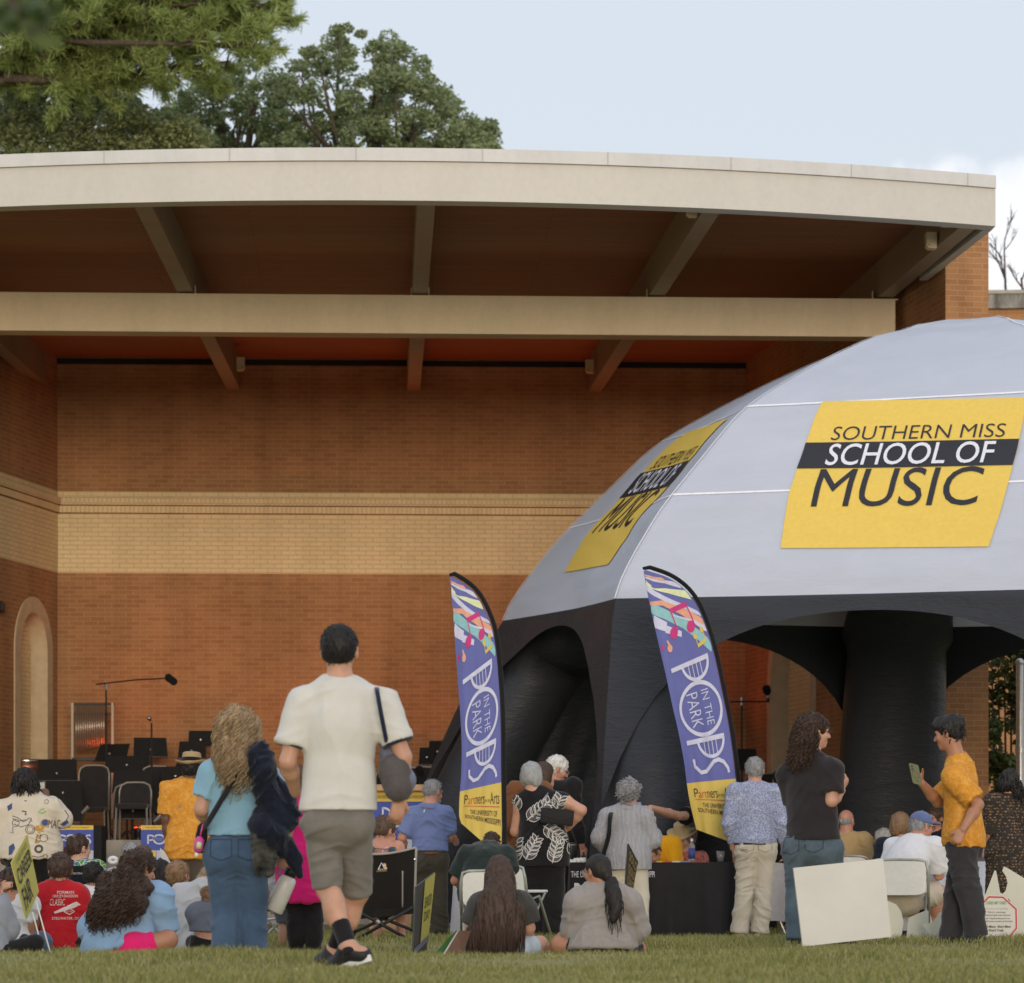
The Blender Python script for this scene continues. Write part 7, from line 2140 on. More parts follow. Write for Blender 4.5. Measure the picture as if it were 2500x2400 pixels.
white_table(2290, 2432, 2104, 31.2, 'white-clothed table with cups at the right, behind the man in orange')
white_table(1985, 2170, 2128, 33.6, 'white-clothed table behind the blank white board')
white_table(1108, 1180, 2118, 32.4, 'white-clothed table end showing beside the man in dark green', 0.5, 2286)
# cups and bottles
M_CLEAR = plain('clear_plastic', (0.62, 0.64, 0.66, 1), 0.15); M_CLEAR.node_tree.nodes['Principled BSDF'].inputs['Transmission Weight'].default_value = 0.75
def cup(px, py, D, label, h=0.10, group='clear plastic cups on the tables'):
    o = MB().lathe([(0.030, 0), (0.042, h), (0.040, h), (0.029, 0.006)], W(px, py, D), 18).obj('cup', M_CLEAR, None, True)
    MB().lathe([(0.028, 0.004), (0.034, h*0.45)], W(px, py, D), 14).obj('drink', plain('iced_drink', (0.5, 0.5, 0.5, 1), 0.2), o, True)
    tag(o, label, 'cup', group); return o
cup(1759, 2103, 31.5, 'clear cup of ice on the black table beside the right flag')
cup(2398, 2102, 31.3, 'clear cup on the white table, left of the pair'); cup(2414, 2102, 31.4, 'clear cup on the white table, right of the pair')
cup(2160, 2126, 33.7, 'clear cup on the white table left of the man in the white polo')
def bottle(px, py, D, h, r, body, lidm, label, band=None):
    c = W(px, py, D)
    o = MB().lathe([(r*0.96, 0), (r, 0.01), (r, h*0.66), (r*0.85, h*0.74), (r*0.38, h*0.84), (r*0.36, h*0.9)], c, 16).obj('bottle', body, None, True)
    MB().lathe([(r*0.44, h*0.88), (r*0.44, h)], c, 14).obj('bottle_cap', lidm, o)
    if band: MB().lathe([(r*1.02, h*0.12), (r*1.02, h*0.58)], c, 16).obj('label', band, o, True)
    tag(o, label, 'bottle'); return o
bottle(1425, 2112, 31.6, 0.125, 0.024, M_BLACK, M_BLACK, 'small black bottle with a pale label on the black table', M_WHITEP)
bottle(1411, 2112, 31.6, 0.10, 0.016, M_BLACK, M_BLACK, 'slim white-labelled bottle beside the small black bottle', M_WHITEP)
bottle(1689, 2103, 31.7, 0.22, 0.032, M_CLEAR, M_PVC, 'clear water bottle with a blue label in front of the sun hat', plain('blue_label', (0.05, 0.08, 0.3, 1)))
th = MB().lathe([(0.055, 0), (0.055, 0.20), (0.05, 0.215), (0.03, 0.22)], W(1394, 2112, 31.65), 20).obj('thermos', M_BLACK, None, True); tag(th, 'black thermos jug with brass bands standing on the black table', 'jug')
for z in (0.03, 0.19): MB().lathe([(0.057, z), (0.057, z+0.008)], W(1394, 2112, 31.65), 20).obj('brass_band', M_BRASS, th, True)
wp = MB(); 
bgp = Sdf().ell(W(1400, 2106, 31.52), (0.06, 0.05, 0.03)).ell(W(1416, 2104, 31.5), (0.045, 0.04, 0.035)); V, Q = bgp.mesh(0.007, (), fold_disp(0.014, 22))
tag(mesh_obj('plastic_bag', V, Q, M_PVC, None, True), 'crumpled white plastic bag on the black table', 'bag')
for (px, c, nm) in ((1610, (0.6, 0.45, 0.05, 1), 'yellow'), (1630, (0.6, 0.1, 0.05, 1), 'red'), (1652, (0.7, 0.7, 0.66, 1), 'white'), (1672, (0.2, 0.3, 0.55, 1), 'blue')):
    o = MB().bbox((-0.04, -0.03, 0), (0.04, 0.03, 0.012), 0.003, Matrix.Translation(Vector(W(px, 2105.5, 31.55))) @ Matrix.Rotation(px, 4, 'Z')).obj('sticker_pack', plain('pack_'+nm, c))
    tag(o, 'small %s pack of stickers lying on the black table' % nm, 'stickers')
# pink bow trinket on the right-hand table
V, Q = Sdf().ell(W(2392, 2080, 31.2), (0.05, 0.03, 0.035)).ell(W(2404, 2084, 31.2), (0.035, 0.03, 0.04)).mesh(0.007, (), fold_disp(0.008, 25)); tag(mesh_obj('pink_tissue', V, Q, plain('pink_paper', (0.62, 0.28, 0.36, 1)), None, True), 'crumpled pink paper above the cups on the right-hand table', 'paper')

# ------------------------------------------------------------------ folding chairs
def folding_chair(px, pyback, D, yaw, label, sw=0.45):
    """pyback: photo y of the top of the backrest"""
    r = empty('folding_chair', (W(px, 0, D)[0], D, -0.07), R(yaw), label, 'chair', 'white folding chairs')
    LOCAL.add(r.name)
    z = W(px, pyback, D)[2]+0.07
    def pane(u, v): return ((u-0.5)*sw*0.92, -0.20-0.06*v+0.02*math.cos((u-0.5)*3), z-0.30+0.28*v)
    mb = MB(); 
    out = []
    for i in range(24):
        a = 2*math.pi*i/24; cx, cz = math.cos(a), math.sin(a)
        out.append((math.copysign(abs(cx)**0.35, cx)*sw*0.47, z-0.15+math.copysign(abs(cz)**0.35, cz)*0.145))
    mb.prism(out, lambda u, v, t: (u, -0.235-0.15*(v-z+0.15)-t, v), 0.012).obj('backrest', M_PVC, r)
    MB().bbox((-sw*0.46, -0.2, 0.43), (sw*0.46, 0.2, 0.455), 0.02).obj('seat', M_PVC, r)
    for sx in (-1, 1):
        x = sx*sw*0.5
        MB().tube([(x, 0.25, 0), (x, 0.0, 0.40), (x, -0.20, z-0.3), (x, -0.245, z-0.10), (x*0.93, -0.26, z-0.01), (x*0.7, -0.262, z+0.004), (0, -0.262, z+0.006)], 0.013, 8).obj('frame_tube', M_FRAME, r, True)
        MB().tube([(x*0.9, -0.25, 0), (x*0.9, 0.16, 0.44)], 0.012, 8).obj('rear_leg', M_FRAME, r, True)
    return r
M_FRAME = plain('grey_green_tube', (0.36, 0.38, 0.34, 1), 0.4, metal=0.3)
folding_chair(2195, 2101, 28.0, -8, 'white folding chair under the man in the white polo shirt', 0.5)
folding_chair(2058, 2092, 32.4, 0, 'white folding chair behind the blank white board, only its back rail showing')
folding_chair(1192, 2128, 27.4, 0, 'white folding chair under the man in dark green')
folding_chair(1262, 2116, 29.2, -30, 'white folding chair turned away beside the black trousers')
# a resin table-side panel behind the man in the print shirt
pn = empty('folded_table', W(1880, 2290, 32.2), 0, 'pale grey folded table leaning behind the man in the print shirt', 'table')
MB().grid(lambda a, b: W(1832+104*a, 2112+142*b-6*math.sin(a*3), 32.2+0.05*math.sin(a*3.1)), 12, 4).obj('tabletop', plain('pale_resin', (0.42, 0.41, 0.43, 1), 0.5), pn, True)
for a_, b_ in (((1826, 2235), (1850, 2290)), ((1846, 2235), (1822, 2290)), ((1905, 2250), (1922, 2290)), ((1926, 2250), (1896, 2290))): MB().tube([W(*a_, 32.3), W(*b_, 32.3)], 0.012, 6).obj('leg', M_STEEL, pn)
cn = MB().tube([W(1836, 2165, 31.3), W(1826, 2250, 31.3), W(1834, 2294, 31.3)], [0.012, 0.012, 0.014], 8).obj('walking_stick', M_STEEL, None, True); tag(cn, 'thin grey walking stick between the legs of the man in chinos', 'walking stick')

# ------------------------------------------------------------------ camp chairs
def camp_chair(D, bk, legs, label, mat, logo=None, rail=None):
    r = empty('camp_chair', W((bk[0][0]+bk[1][0])/2, 2290, D), 0, label, 'camp chair')
    (xa, ya), (xb, yb_), (xc, yc), (xd, yd) = bk
    def back(a, b):
        t = np.array([xa, ya])*(1-a)+np.array([xb, yb_])*a; q = np.array([xd, yd])*(1-a)+np.array([xc, yc])*a
        p = t*(1-b)+q*b
        sag = 8*math.sin(math.pi*a)*(1-b)
        return W(p[0], p[1]+sag, D+0.02+0.08*math.sin(math.pi*a)*(0.4+b)+0.1*b)
    MB().grid(back, 24, 16).obj('backrest', mat, r, True)
    if rail:
        MB().tube([back(a, -0.005) for a in np.linspace(0, 1, 12)], 0.010, 6).obj('back_rail', rail, r, True)
        MB().tube([back(1.0, b) for b in np.linspace(0, 1, 8)], 0.010, 6).obj('side_piping', rail, r, True)
        MB().tube([back(0.78, b) for b in np.linspace(0.35, 1, 8)], 0.007, 6).obj('piping', rail, r, True)
    def seat(a, b):
        q = back(a, 1.0); return (q[0], q[1]+0.48*b, q[2]+0.02+0.03*b-0.05*math.sin(math.pi*a))
    MB().grid(seat, 16, 10).obj('seat', mat, r, True)
    MB().grid(lambda a, b: back(a, 1.0)+np.array([0, 0.0, -0.06*b]), 16, 2).obj('seat_edge', mat, r, True)
    for (p, q) in legs:
        MB().tube([W(*p), W(*q)], 0.013, 8).obj('leg', M_BLACK, r, True)
    return r, back
C_CAMP = cloth('black_camp_canvas', (0.016, 0.014, 0.013, 1), 0.15, rough=0.8)
cc, bk = camp_chair(25.2, [(866, 2084), (1016, 2070), (1012, 2212), (880, 2225)],
    [((868, 2222, 25.2), (1010, 2300, 25.3)), ((1008, 2215, 25.2), (862, 2298, 25.3)), ((868, 2215, 25.7), (1010, 2272, 25.6)), ((1008, 2210, 25.7), (866, 2275, 25.6)), ((1012, 2072, 25.25), (1014, 2280, 25.4)), ((866, 2086, 25.25), (864, 2285, 25.4))],
    'black camp chair with a small mountain logo on its back', C_CAMP, rail=plain('grey_piping', (0.34, 0.32, 0.29, 1)))
def on_back(vf, name, mat, off=0.008):
    v, f = dice(vf[0], vf[1], 0.05, 0.05); mesh_obj(name, [bk(*p)+np.array([0, -off, 0]) for p in v], f, mat, cc)
on_back(poly_face([(0.475+0.035*math.cos(a), 0.20+0.036*math.sin(a)) for a in np.linspace(0, 6.28, 16)[:-1]]), 'sun_logo', plain('logo_orange', (0.75, 0.40, 0.03, 1)))
on_back(stroke_poly([(0.37, 0.275), (0.43, 0.155), (0.485, 0.275)], 0.022), 'mountain_logo', M_WPRINT, 0.011); on_back(stroke_poly([(0.46, 0.21), (0.475, 0.19), (0.515, 0.275)], 0.018), 'mountain_logo', M_WPRINT, 0.011)
def flip(vf, s): v = vf[0].copy(); return v, vf[1]
v, f = fit_text('GCI', 0.365, 0.50, 0.0, 0.032, bold=0.012); v[:, 1] = 0.292-v[:, 1]; on_back((v, f), 'lettering', M_WPRINT, 0.012)
v, f = fit_text('OUTDOOR', 0.335, 0.52, 0.0, 0.022, bold=0.01); v[:, 1] = 0.318-v[:, 1]; on_back((v, f), 'lettering', plain('logo_orange', (0.75, 0.40, 0.03, 1)), 0.011)
MB().tube([W(919, 2268-20, 25.17), W(926, 2254, 25.17)], 0.02, 8).obj('hinge', M_STEEL, cc)
MB().ball(W(1013, 2098, 25.22), 0.012).obj('rivet', M_CHROME, cc)
cc2, bk = camp_chair(28.6, [(152, 2108), (242, 2104), (240, 2165), (152, 2168)], [((152, 2170, 28.6), (238, 2280, 28.7)), ((240, 2168, 28.6), (154, 2280, 28.7))], 'navy camp chair with small white lettering holding the balding man', C_DARKNAVY)
cc = cc2; v, f = fit_text('OCEAN STREAM', 0.24, 0.56, 0, 0.10, bold=0.01); v[:, 1] = 0.40-v[:, 1]; on_back((v, f), 'lettering', M_WPRINT)
# folded stroller frame behind the girl in magenta
st_ = empty('folding_stool', W(690, 2300, 27), 0, 'black folding stool with thin metal legs behind the bottle', 'stool')
for a_, b_ in (((640, 2225), (700, 2305)), ((700, 2232), (636, 2300)), ((640, 2246), (710, 2240))): MB().tube([W(*a_, 27), W(*b_, 27.1)], 0.012, 6).obj('leg', M_STEEL, st_)
V, Q = Sdf().cone(W(652, 2215, 27.1), W(700, 2218, 27.1), 0.07, 0.07, 0.02, (0, 0, 1), 0.5).mesh(0.012); mesh_obj('seat', V, Q, C_BLACK, st_, True)

# ------------------------------------------------------------------ signs on the lawn
def board(name, D, quad, label, mat, th=0.012, group=None, cat='sign'):
    """quad: four photo points with extra depth (tl, tr, br, bl)"""
    P4 = [W(p[0], p[1], D+(p[2] if len(p) > 2 else 0)) for p in quad]
    n = np.cross(P4[1]-P4[0], P4[3]-P4[0]); n /= np.linalg.norm(n)
    if n[1] > 0: n = -n
    r = empty(name, (P4[3]+P4[2])/2, 0, label, cat, group)
    V = list(P4)+[p-n*th for p in P4]
    mesh_obj('panel', V, [(0, 1, 2, 3), (7, 6, 5, 4), (0, 4, 5, 1), (1, 5, 6, 2), (2, 6, 7, 3), (3, 7, 4, 0)], mat, r)
    def fn(off=0.003):
        return lambda u, v: (P4[0]*(1-u)+P4[1]*u)*(1-v)+(P4[3]*(1-u)+P4[2]*u)*v+n*off     # v down
    return r, fn
def on(r, fn, name, vf, mat, off=0.003): return mesh_obj(name, [fn(off)(*p) for p in vf[0]], vf[1], mat, r)
def txt(r, fn, s, u0, u1, v0, v1, mat, off=0.004, **kw):
    v, f = fit_text(s, u0, u1, 0, 1, **kw); v[:, 1] = v1-(v1-v0)*v[:, 1]; return on(r, fn, 'lettering', (v, f), mat, off)
M_SIGNY = plain('olive_yellow_sign', (0.46, 0.42, 0.09, 1), 0.5, 0.04)
r, fn = board('yard_sign', 22.6, [(28, 2106, -0.2), (67, 2036, 0.2), (95, 2176, 0.2), (65, 2245, -0.2)], 'yellow CAREER FAIR yard sign on two thin wire stakes, leaning', M_SIGNY, 0.008)
txt(r, fn, 'CAREER SERVICES', 0.2, 0.85, 0.06, 0.14, plain('olive_print', (0.16, 0.15, 0.05, 1))); txt(r, fn, 'CAREER', 0.10, 0.94, 0.20, 0.46, M_INK, bold=0.01); txt(r, fn, 'FAIR', 0.10, 0.62, 0.54, 0.90, M_INK, bold=0.01)
for a_, b_ in (((79, 2226, 0), (107, 2330, 0)), ((88, 2200, 0.12), (124, 2330, 0.1))): MB().tube([W(a_[0], a_[1], 22.62+a_[2]), W(b_[0], b_[1], 22.62+b_[2])], 0.005, 6).obj('stake', M_PVC, r)
r, fn = board('yard_sign', 22.4, [(1016, 2165, -0.25), (1062, 2130, 0.2), (1042, 2318, 0.2), (1008, 2334, -0.25)], 'narrow yellow and grey yard sign seen almost edge-on, left of the long-haired girl', plain('dark_sign', (0.06, 0.06, 0.055, 1), 0.5), 0.01)
on(r, fn, 'yellow_field', rect(0.45, 0.0, 1.0, 0.86), M_SIGNY); txt(r, fn, 'SENIOR', 0.52, 0.92, 0.25, 0.40, M_INK, 0.006); txt(r, fn, 'DAY', 0.55, 0.90, 0.45, 0.58, M_INK, 0.006)
on(r, fn, 'grey_stripe', poly_face([(0, 0.90), (1, 0.80), (1, 0.88), (0, 0.99)]), plain('slate_print', (0.16, 0.17, 0.22, 1)), 0.006)
r, fn = board('yard_sign', 23.6, [(1535, 2060, -0.12), (1558, 2104, 0.12), (1544, 2182, 0.12), (1528, 2165, -0.12)], 'small black sign with gold letter blocks between the ponytail and the cream trousers', plain('black_sign', (0.02, 0.02, 0.02, 1), 0.5), 0.012)
for v0, w in ((0.12, 'SOLD'), (0.42, 'GOLD'), (0.70, 'DAYS')): txt(r, fn, w, 0.1, 0.92, v0, v0+0.22, plain('gold_foil', (0.42, 0.27, 0.05, 1)))
r, fn = board('blank_sign', 22.0, [(1937, 2119, 0), (2156, 2096, 0.1), (2176, 2287, 0.1), (1960, 2311, 0)], 'large blank white board standing tilted on the grass in front of the jeans', M_WHITEP, 0.02)
MB().tube([W(1985, 2300, 22.1), W(1990, 2330, 22.1)], 0.006, 6).obj('stake', M_STEEL, r)
# book or clipboard leaning
r, fn = board('notebook', 22.3, [(1118, 2272, 0.15), (1150, 2272, 0.35), (1128, 2338, 0.1), (1078, 2338, -0.1)], 'brown-backed notebook with a green cover leaning beside the long-haired girl', plain('brown_card', (0.16, 0.085, 0.05, 1)), 0.018, cat='notebook')
on(r, fn, 'page_edge', rect(-0.06, 0, 0.03, 1), M_WHITEP, 0.004); on(r, fn, 'cover', poly_face([(-0.30, 0.25), (-0.06, 0.0), (-0.06, 1.0), (-0.45, 1.0)]), plain('green_cover', (0.02, 0.12, 0.02, 1)), -0.004)
# white cut-out shapes (backs of lawn letters)
M_COUT = plain('white_foam_board', (0.54, 0.545, 0.46, 1), 0.5, 0.05, 3)
def cutout(pts, D, label, stake=None, tilt=0.0):
    r = MB().prism([(p[0], p[1]) for p in pts][::-1], lambda u, v, t: W(u, v, D-t+tilt*(2290-v)/100), 0.012).obj('lawn_cutout', M_COUT)
    tag(r, label, 'lawn sign')
    if stake: MB().tube([W(stake, 2280, D+0.02), W(stake, 2300, D+0.02)], 0.005, 6).obj('stake', M_STEEL, r)
    return r
cutout([(2150, 2200), (2170, 2200), (2188, 2208), (2200, 2225), (2206, 2250), (2202, 2280), (2190, 2298), (2130, 2300), (2130, 2200)], 25.6, 'rounded white lawn cut-out half hidden by the blank board', 2150)
cutout([(2219, 2240), (2262, 2222), (2267, 2224), (2267, 2262), (2264, 2298), (2211, 2299)], 25.6, 'white cut-out with a slanted top in front of the seated man', 2230)
cutout([(2252, 2256), (2278, 2252), (2292, 2228), (2297, 2226), (2302, 2250), (2330, 2254), (2318, 2276), (2322, 2299), (2255, 2299), (2268, 2282)], 25.3, 'small white star cut-out at the knees of the man in charcoal trousers', 2290)
cutout([(2300, 2225), (2316, 2223), (2318, 2240), (2312, 2250)], 25.9, 'tip of a white cut-out between star and trousers', 2312)
cutout([(2428, 2125), (2432, 2126), (2442, 2180), (2462, 2186), (2462, 2299), (2385, 2299), (2386, 2186), (2406, 2183)], 25.9, 'tall white star cut-out with one sharp point upright', 2420)
cutout([(2450, 2117), (2456, 2117), (2510, 2150), (2520, 2150), (2520, 2285), (2470, 2290), (2478, 2220), (2460, 2190), (2444, 2186), (2455, 2175), (2460, 2155), (2456, 2140), (2447, 2126)], 26.2, 'white cut-out with a curved hook at the right edge', 2480)
octo = [(2413, 2186), (2450, 2187), (2484, 2218), (2485, 2268), (2462, 2296), (2410, 2297), (2384, 2268), (2386, 2214)]
ro = MB().prism(octo[::-1], lambda u, v, t: W(u, v, 25.2-t), 0.012).obj('octagon_sign', M_WHITEP); tag(ro, 'white octagonal rental sign with a red border and small print', 'sign')
oc_ = [W(u, v, 25.2-0.016) for u, v in octo]; cc_ = sum(oc_)/8
V = [cc_+(p-cc_)*0.965 for p in oc_]+[cc_+(p-cc_)*0.90 for p in oc_]
mesh_obj('red_border', V, [(i, (i+1) % 8, 8+(i+1) % 8, 8+i) for i in range(8)], M_RED, ro)
def ot(s, x0, x1, y0, y1, mat, **kw):
    v, f = fit_text(s, 0, 1, 0, 1, **kw); mesh_obj('lettering', [W(x0+(x1-x0)*p[0], y1-(y1-y0)*p[1], 25.2-0.017) for p in v], f, mat, ro)
ot('CARD MY YARD', 2408, 2457, 2200, 2208, M_GREENP, bold=0.03); ot('About your yard greeting', 2400, 2461, 2216, 2221, M_GREYP); ot('This is a rental sign', 2411, 2455, 2225, 2230, M_INK); ot('Celebrate big & take pictures', 2399, 2467, 2232, 2237, M_INK)
ot('social. Tag #cardmyyard on', 2399, 2465, 2240, 2245, M_INK); ot("we will return to pick up the signs", 2396, 2472, 2247, 2252, M_INK); ot("Don't Move  \u2022Don't Mow", 2398, 2468, 2259, 2265, M_INK, bold=0.02); ot("\u2022Don't Trash", 2413, 2450, 2268, 2274, M_INK, bold=0.02); ot('Thank you!', 2416, 2450, 2282, 2292, M_INK, shear=0.2)
# tissue on the grass in front
V, Q = Sdf().ell(W(722, 2371, 16.5), (0.03, 0.02, 0.008)).ell(W(716, 2374, 16.45), (0.018, 0.02, 0.012)).mesh(0.004, (), fold_disp(0.006, 40)); tag(mesh_obj('tissue', V, Q, M_PVC, None, True), 'scrap of white tissue on the grass in the foreground', 'tissue')
# ------------------------------------------------------------------ on the stage
def sz(v): return Z0
def music_stand(px, ytop, ybot, w_px, D, label, tilt=18, yaw=0):
    s = F/D; w = w_px/s; zt, zb = W(0, ytop, D)[2], W(0, ybot, D)[2]
    h = max(0.25, (zt-zb)/math.cos(R(tilt)))
    x = W(px, 0, D)[0]
    r = empty('music_stand', (x, D, Z0), R(yaw), label, 'music stand', 'music stands on the stage')
    LOCAL.add(r.name)
    a = R(tilt); zb -= Z0
    f = lambda u, v, t: (u, -math.sin(a)*-v+0.02-t*math.cos(a)*-1*-1, zb+math.cos(a)*v)
    MB().prism([(-w/2, 0), (w/2, 0), (w/2-0.015, h), (-w/2+0.015, h)], f, 0.006).obj('desk', M_BLACKMATTE, r)
    MB().box((-w/2, -0.06, zb-0.012), (w/2, 0.02, zb+0.0)).obj('lip', M_BLACK, r)
    MB().tube([(0, -0.0, 0.42), (0, 0.03, zb+0.1)], 0.010, 8).tube([(0, 0, 0.02), (0, 0, 0.55)], 0.014, 8).obj('stem', M_BLACK, r)
    MB().ball((0, -0.015, zb+0.10), 0.022).obj('knob', M_STEEL, r)
    for k in range(3):
        q = R(90+120*k); MB().tube([(0, 0, 0.18), (0.26*math.cos(q), 0.26*math.sin(q), 0.0)], 0.009, 6).obj('leg', M_BLACK, r)
    return r
MS = [(368, 1800, 1847, 84, 48.6, 'music stand tallest in the back row, right of the chimes'), (268, 1815, 1857, 84, 48.2, 'music stand in front of the chimes, tilted flat'),
      (310, 1858, 1885, 110, 47.0, 'wide music stand low behind the front pair'), (322, 1880, 1935, 98, 45.6, 'music stand with a silver knob, upper of the stacked pair'),
      (325, 1947, 1998, 98, 44.6, 'music stand nearest the steps, lower of the stacked pair'), (490, 1797, 1823, 62, 48.6, 'music stand back row above the straw hat'),
      (468, 1823, 1850, 70, 48.0, 'music stand just left of the straw hat'), (428, 1876, 1912, 70, 46.4, 'music stand left of the orange shirt'),
      (139, 1853, 1905, 98, 46.8, 'music stand left, above the locs'), (154, 1906, 1953, 92, 45.6, 'mesh-backed music stand left of the grey chair'),
      (171, 1951, 2006, 64, 44.8, 'low music stand behind the cream hoodie'), (1068, 1808, 1852, 46, 47.5, 'music stand beside the dome tent leg'), (1042, 1842, 1866, 40, 46.8, 'lower music stand beside the dome tent leg'),
      (1826, 1828, 1880, 52, 46.0, 'music stand seen through the tent arch')]
for i, m in enumerate(MS): music_stand(*m, tilt=(16, 34, 20, 12, 12, 16, 14, 18, 14, 12, 12, 14, 14, 12)[i], yaw=(12, -18, 0, 0, 0, 5, -5, 8, 0, 0, 4, 0, 0, 10)[i])
# stacking banquet chairs
M_CFRAME = plain('chair_frame', (0.30, 0.28, 0.25, 1), 0.4, metal=0.4); C_CPAD = cloth('grey_chair_pad', (0.030, 0.028, 0.029, 1), 0.2)
def banquet_chair(px, ytop, D, yaw, label):
    r = empty('banquet_chair', (W(px, 0, D)[0], D, Z0), R(yaw), label, 'chair', 'grey padded chairs on the stage')
    LOCAL.add(r.name)
    zt = max(0.80, W(0, ytop, D)[2]-Z0); w = 0.43
    arch = [(-w/2, 0.46), (-w/2, zt-0.12), (-w/2*0.88, zt-0.04), (-w/2*0.55, zt-0.005), (0, zt), (w/2*0.55, zt-0.005), (w/2*0.88, zt-0.04), (w/2, zt-0.12), (w/2, 0.46)]
    MB().prism(arch, lambda u, v, t: (u*0.94, -0.24-0.12*(v-0.46)-t+0.03, v*0.985), 0.045).obj('backrest', C_CPAD, r)
    MB().tube([(u, -0.24-0.12*(v-0.46), v) for u, v in arch], 0.014, 8).obj('back_frame', M_CFRAME, r, True)
    MB().bbox((-w/2, -0.22, 0.43), (w/2, 0.22, 0.50), 0.03).obj('seat', C_CPAD, r)
    for sx in (-1, 1):
        for (y0, y1) in ((-0.24, -0.28), (0.19, 0.22)): MB().tube([(sx*w/2*0.95, y0, 0.46), (sx*w/2, y1, 0.0)], 0.013, 8).obj('leg', M_CFRAME, r)
    return r
for q in ((223, 1866, 46.2, 180, 'grey padded chair left of the stacked music stands'), (378, 1868, 46.6, 180, 'grey padded chair half hidden right of the stacked music stands'), (322, 1925, 45.8, 0, 'padded chair behind the upper stacked music stand'),
          (325, 2000, 44.2, 180, 'grey padded chair nearest the steps'), (425, 1852, 48.4, 150, 'grey padded chair by the left shoulder of the orange shirt'), (985, 1870, 46.0, 180, 'grey padded chair above the lectern, left of the pair'),
          (1030, 1870, 46.0, 180, 'grey padded chair above the lectern, right of the pair'), (950, 1880, 46.3, 180, 'grey padded chair above the lectern, behind the bag'), (1858, 1890, 46.5, 180, 'grey padded chair through the tent arch, left'), (1885, 1886, 46.2, 180, 'grey padded chair through the tent arch, right'),
          (1655, 1905, 46.0, 150, 'grey padded chair between the tent leg and the right flag')):
    banquet_chair(*q)
# tubular chimes
ch = empty('tubular_chimes', (W(222, 0, 49)[0], 49, Z0), 0, 'rack of tubular chimes at the left of the stage', 'chimes')
for i in range(14):
    x = 186+5.6*i; MB().tube([W(x, 1722, 49), W(x, 1835-1.2*i, 49)], 0.013, 8).obj('chime_tube', M_BRASS, ch, True)
MB().bbox(tuple(W(174, 1722, 49.03)-np.array([0, 0.03, 0])), tuple(W(280, 1716, 49.03)+np.array([0, 0.03, 0])), 0.008).obj('top_rail', M_BLACK, ch)
MB().bbox(tuple(W(176, 1746, 49.1)-np.array([0, 0.01, 0])), tuple(W(274, 1740, 49.1)+np.array([0, 0.01, 0])), 0.004).obj('damper_bar', M_BLACK, ch)
for x in (177, 275): MB().bbox(tuple(W(x-3, 2000, 49)-np.array([0, 0.03, 0])), tuple(W(x+3, 1716, 49)+np.array([0, 0.03, 0])), 0.006).obj('side_post', plain('cream_post', (0.50, 0.46, 0.36, 1)), ch)
MB().bbox(tuple(W(176, 1858, 49)-np.array([0, 0.05, 0])), tuple(W(275, 1850, 49)+np.array([0, 0.05, 0])), 0.006).obj('lower_rail', M_BLACK, ch)
# timpani at the far left
tm = empty('kettle_drum', (W(66, 0, 48.5)[0], 48.5, Z0), 0, 'kettle drum half hidden behind the locs at the far left', 'drum')
cx = W(66, 0, 48.5)[0]; zt = W(0, 1858, 48.5)[2]
MB().lathe([(0.05, -0.42), (0.20, -0.34), (0.30, -0.15), (0.325, 0.0)], (cx, 48.5, zt), 28).obj('bowl', plain('copper', (0.20, 0.085, 0.05, 1), 0.35, metal=0.6), tm, True)
MB().lathe([(0.335, -0.03), (0.335, 0.015), (0.32, 0.02)], (cx, 48.5, zt), 28).obj('drum_head', M_CHROME, tm, True)
for k in range(3): MB().tube([(cx+0.25*math.cos(k*2.09), 48.5+0.25*math.sin(k*2.09), zt-0.3), (cx+0.3*math.cos(k*2.09), 48.5+0.3*math.sin(k*2.09), Z0)], 0.015, 6).obj('leg', M_STEEL, tm)
# microphone stands
def mic_stand(pts, D, label, base_y, furry=None, mic=None, bar=None, onstage=True):
    top_ = W(*pts[0], D); b = np.array([W(pts[1][0], 0, D)[0], D, Z0 if onstage else -0.09])
    r = empty('microphone_stand', b, 0, label, 'microphone stand', 'microphone stands on the stage')
    MB().tube([b+np.array([0, 0, 0.02]), top_], 0.013, 8).obj('pole', M_BLACK, r)
    for k in range(3):
        q = R(90+120*k); MB().tube([b+np.array([0, 0, 0.28]), b+np.array([0.3*math.cos(q), 0.3*math.sin(q), 0])], 0.010, 6).obj('leg', M_BLACK, r)
    if bar: MB().tube([W(*p, D-0.03) for p in bar], 0.011, 8).obj('boom', M_BLACK, r)
    if bar: MB().tube([top_-np.array([0, 0.0, 0.06]), top_+np.array([0, 0, 0.05])], 0.022, 8).obj('clamp', M_STEEL, r)
    if furry:
        a, c = W(*furry[0], D-0.03), W(*furry[1], D-0.03)
        V, Q = Sdf().cone(a, c, 0.06, 0.055, 0.02).mesh(0.010, (), lambda V, N: 0.008*vnoise(V, 90)); mesh_obj('fur_windshield', V, Q, C_BLACK, r, True)
    if mic:
        m_ = MB().tube([W(*mic[0], D-0.03), W(*mic[1], D-0.03)], [0.018, 0.026], 10).obj('microphone', M_BLACK, r)
        MB().ball(W(*mic[1], D-0.03), 0.032).obj('grille', M_STEEL, m_, True)
    return r
mic_stand([(259, 1674), (259, 2000)], 47.5, 'tall boom microphone stand with a furry black windshield', 2000, furry=((412, 1655), (424, 1664)), bar=[(234, 1671), (259, 1668), (330, 1660), (405, 1656)])
mic_stand([(370, 1765), (371, 2020)], 46.0, 'straight microphone stand with a small microphone right of the chimes', 2020, mic=((368, 1760), (364, 1753)))
mic_stand([(1811, 1712), (1811, 2000)], 46.5, 'microphone stand with a cross bar seen through the tent arch', 2000, furry=((1871, 1682), (1873, 1688)), bar=[(1782, 1714), (1811, 1713), (1876, 1713)], mic=((1875, 1715), (1875, 1702)))
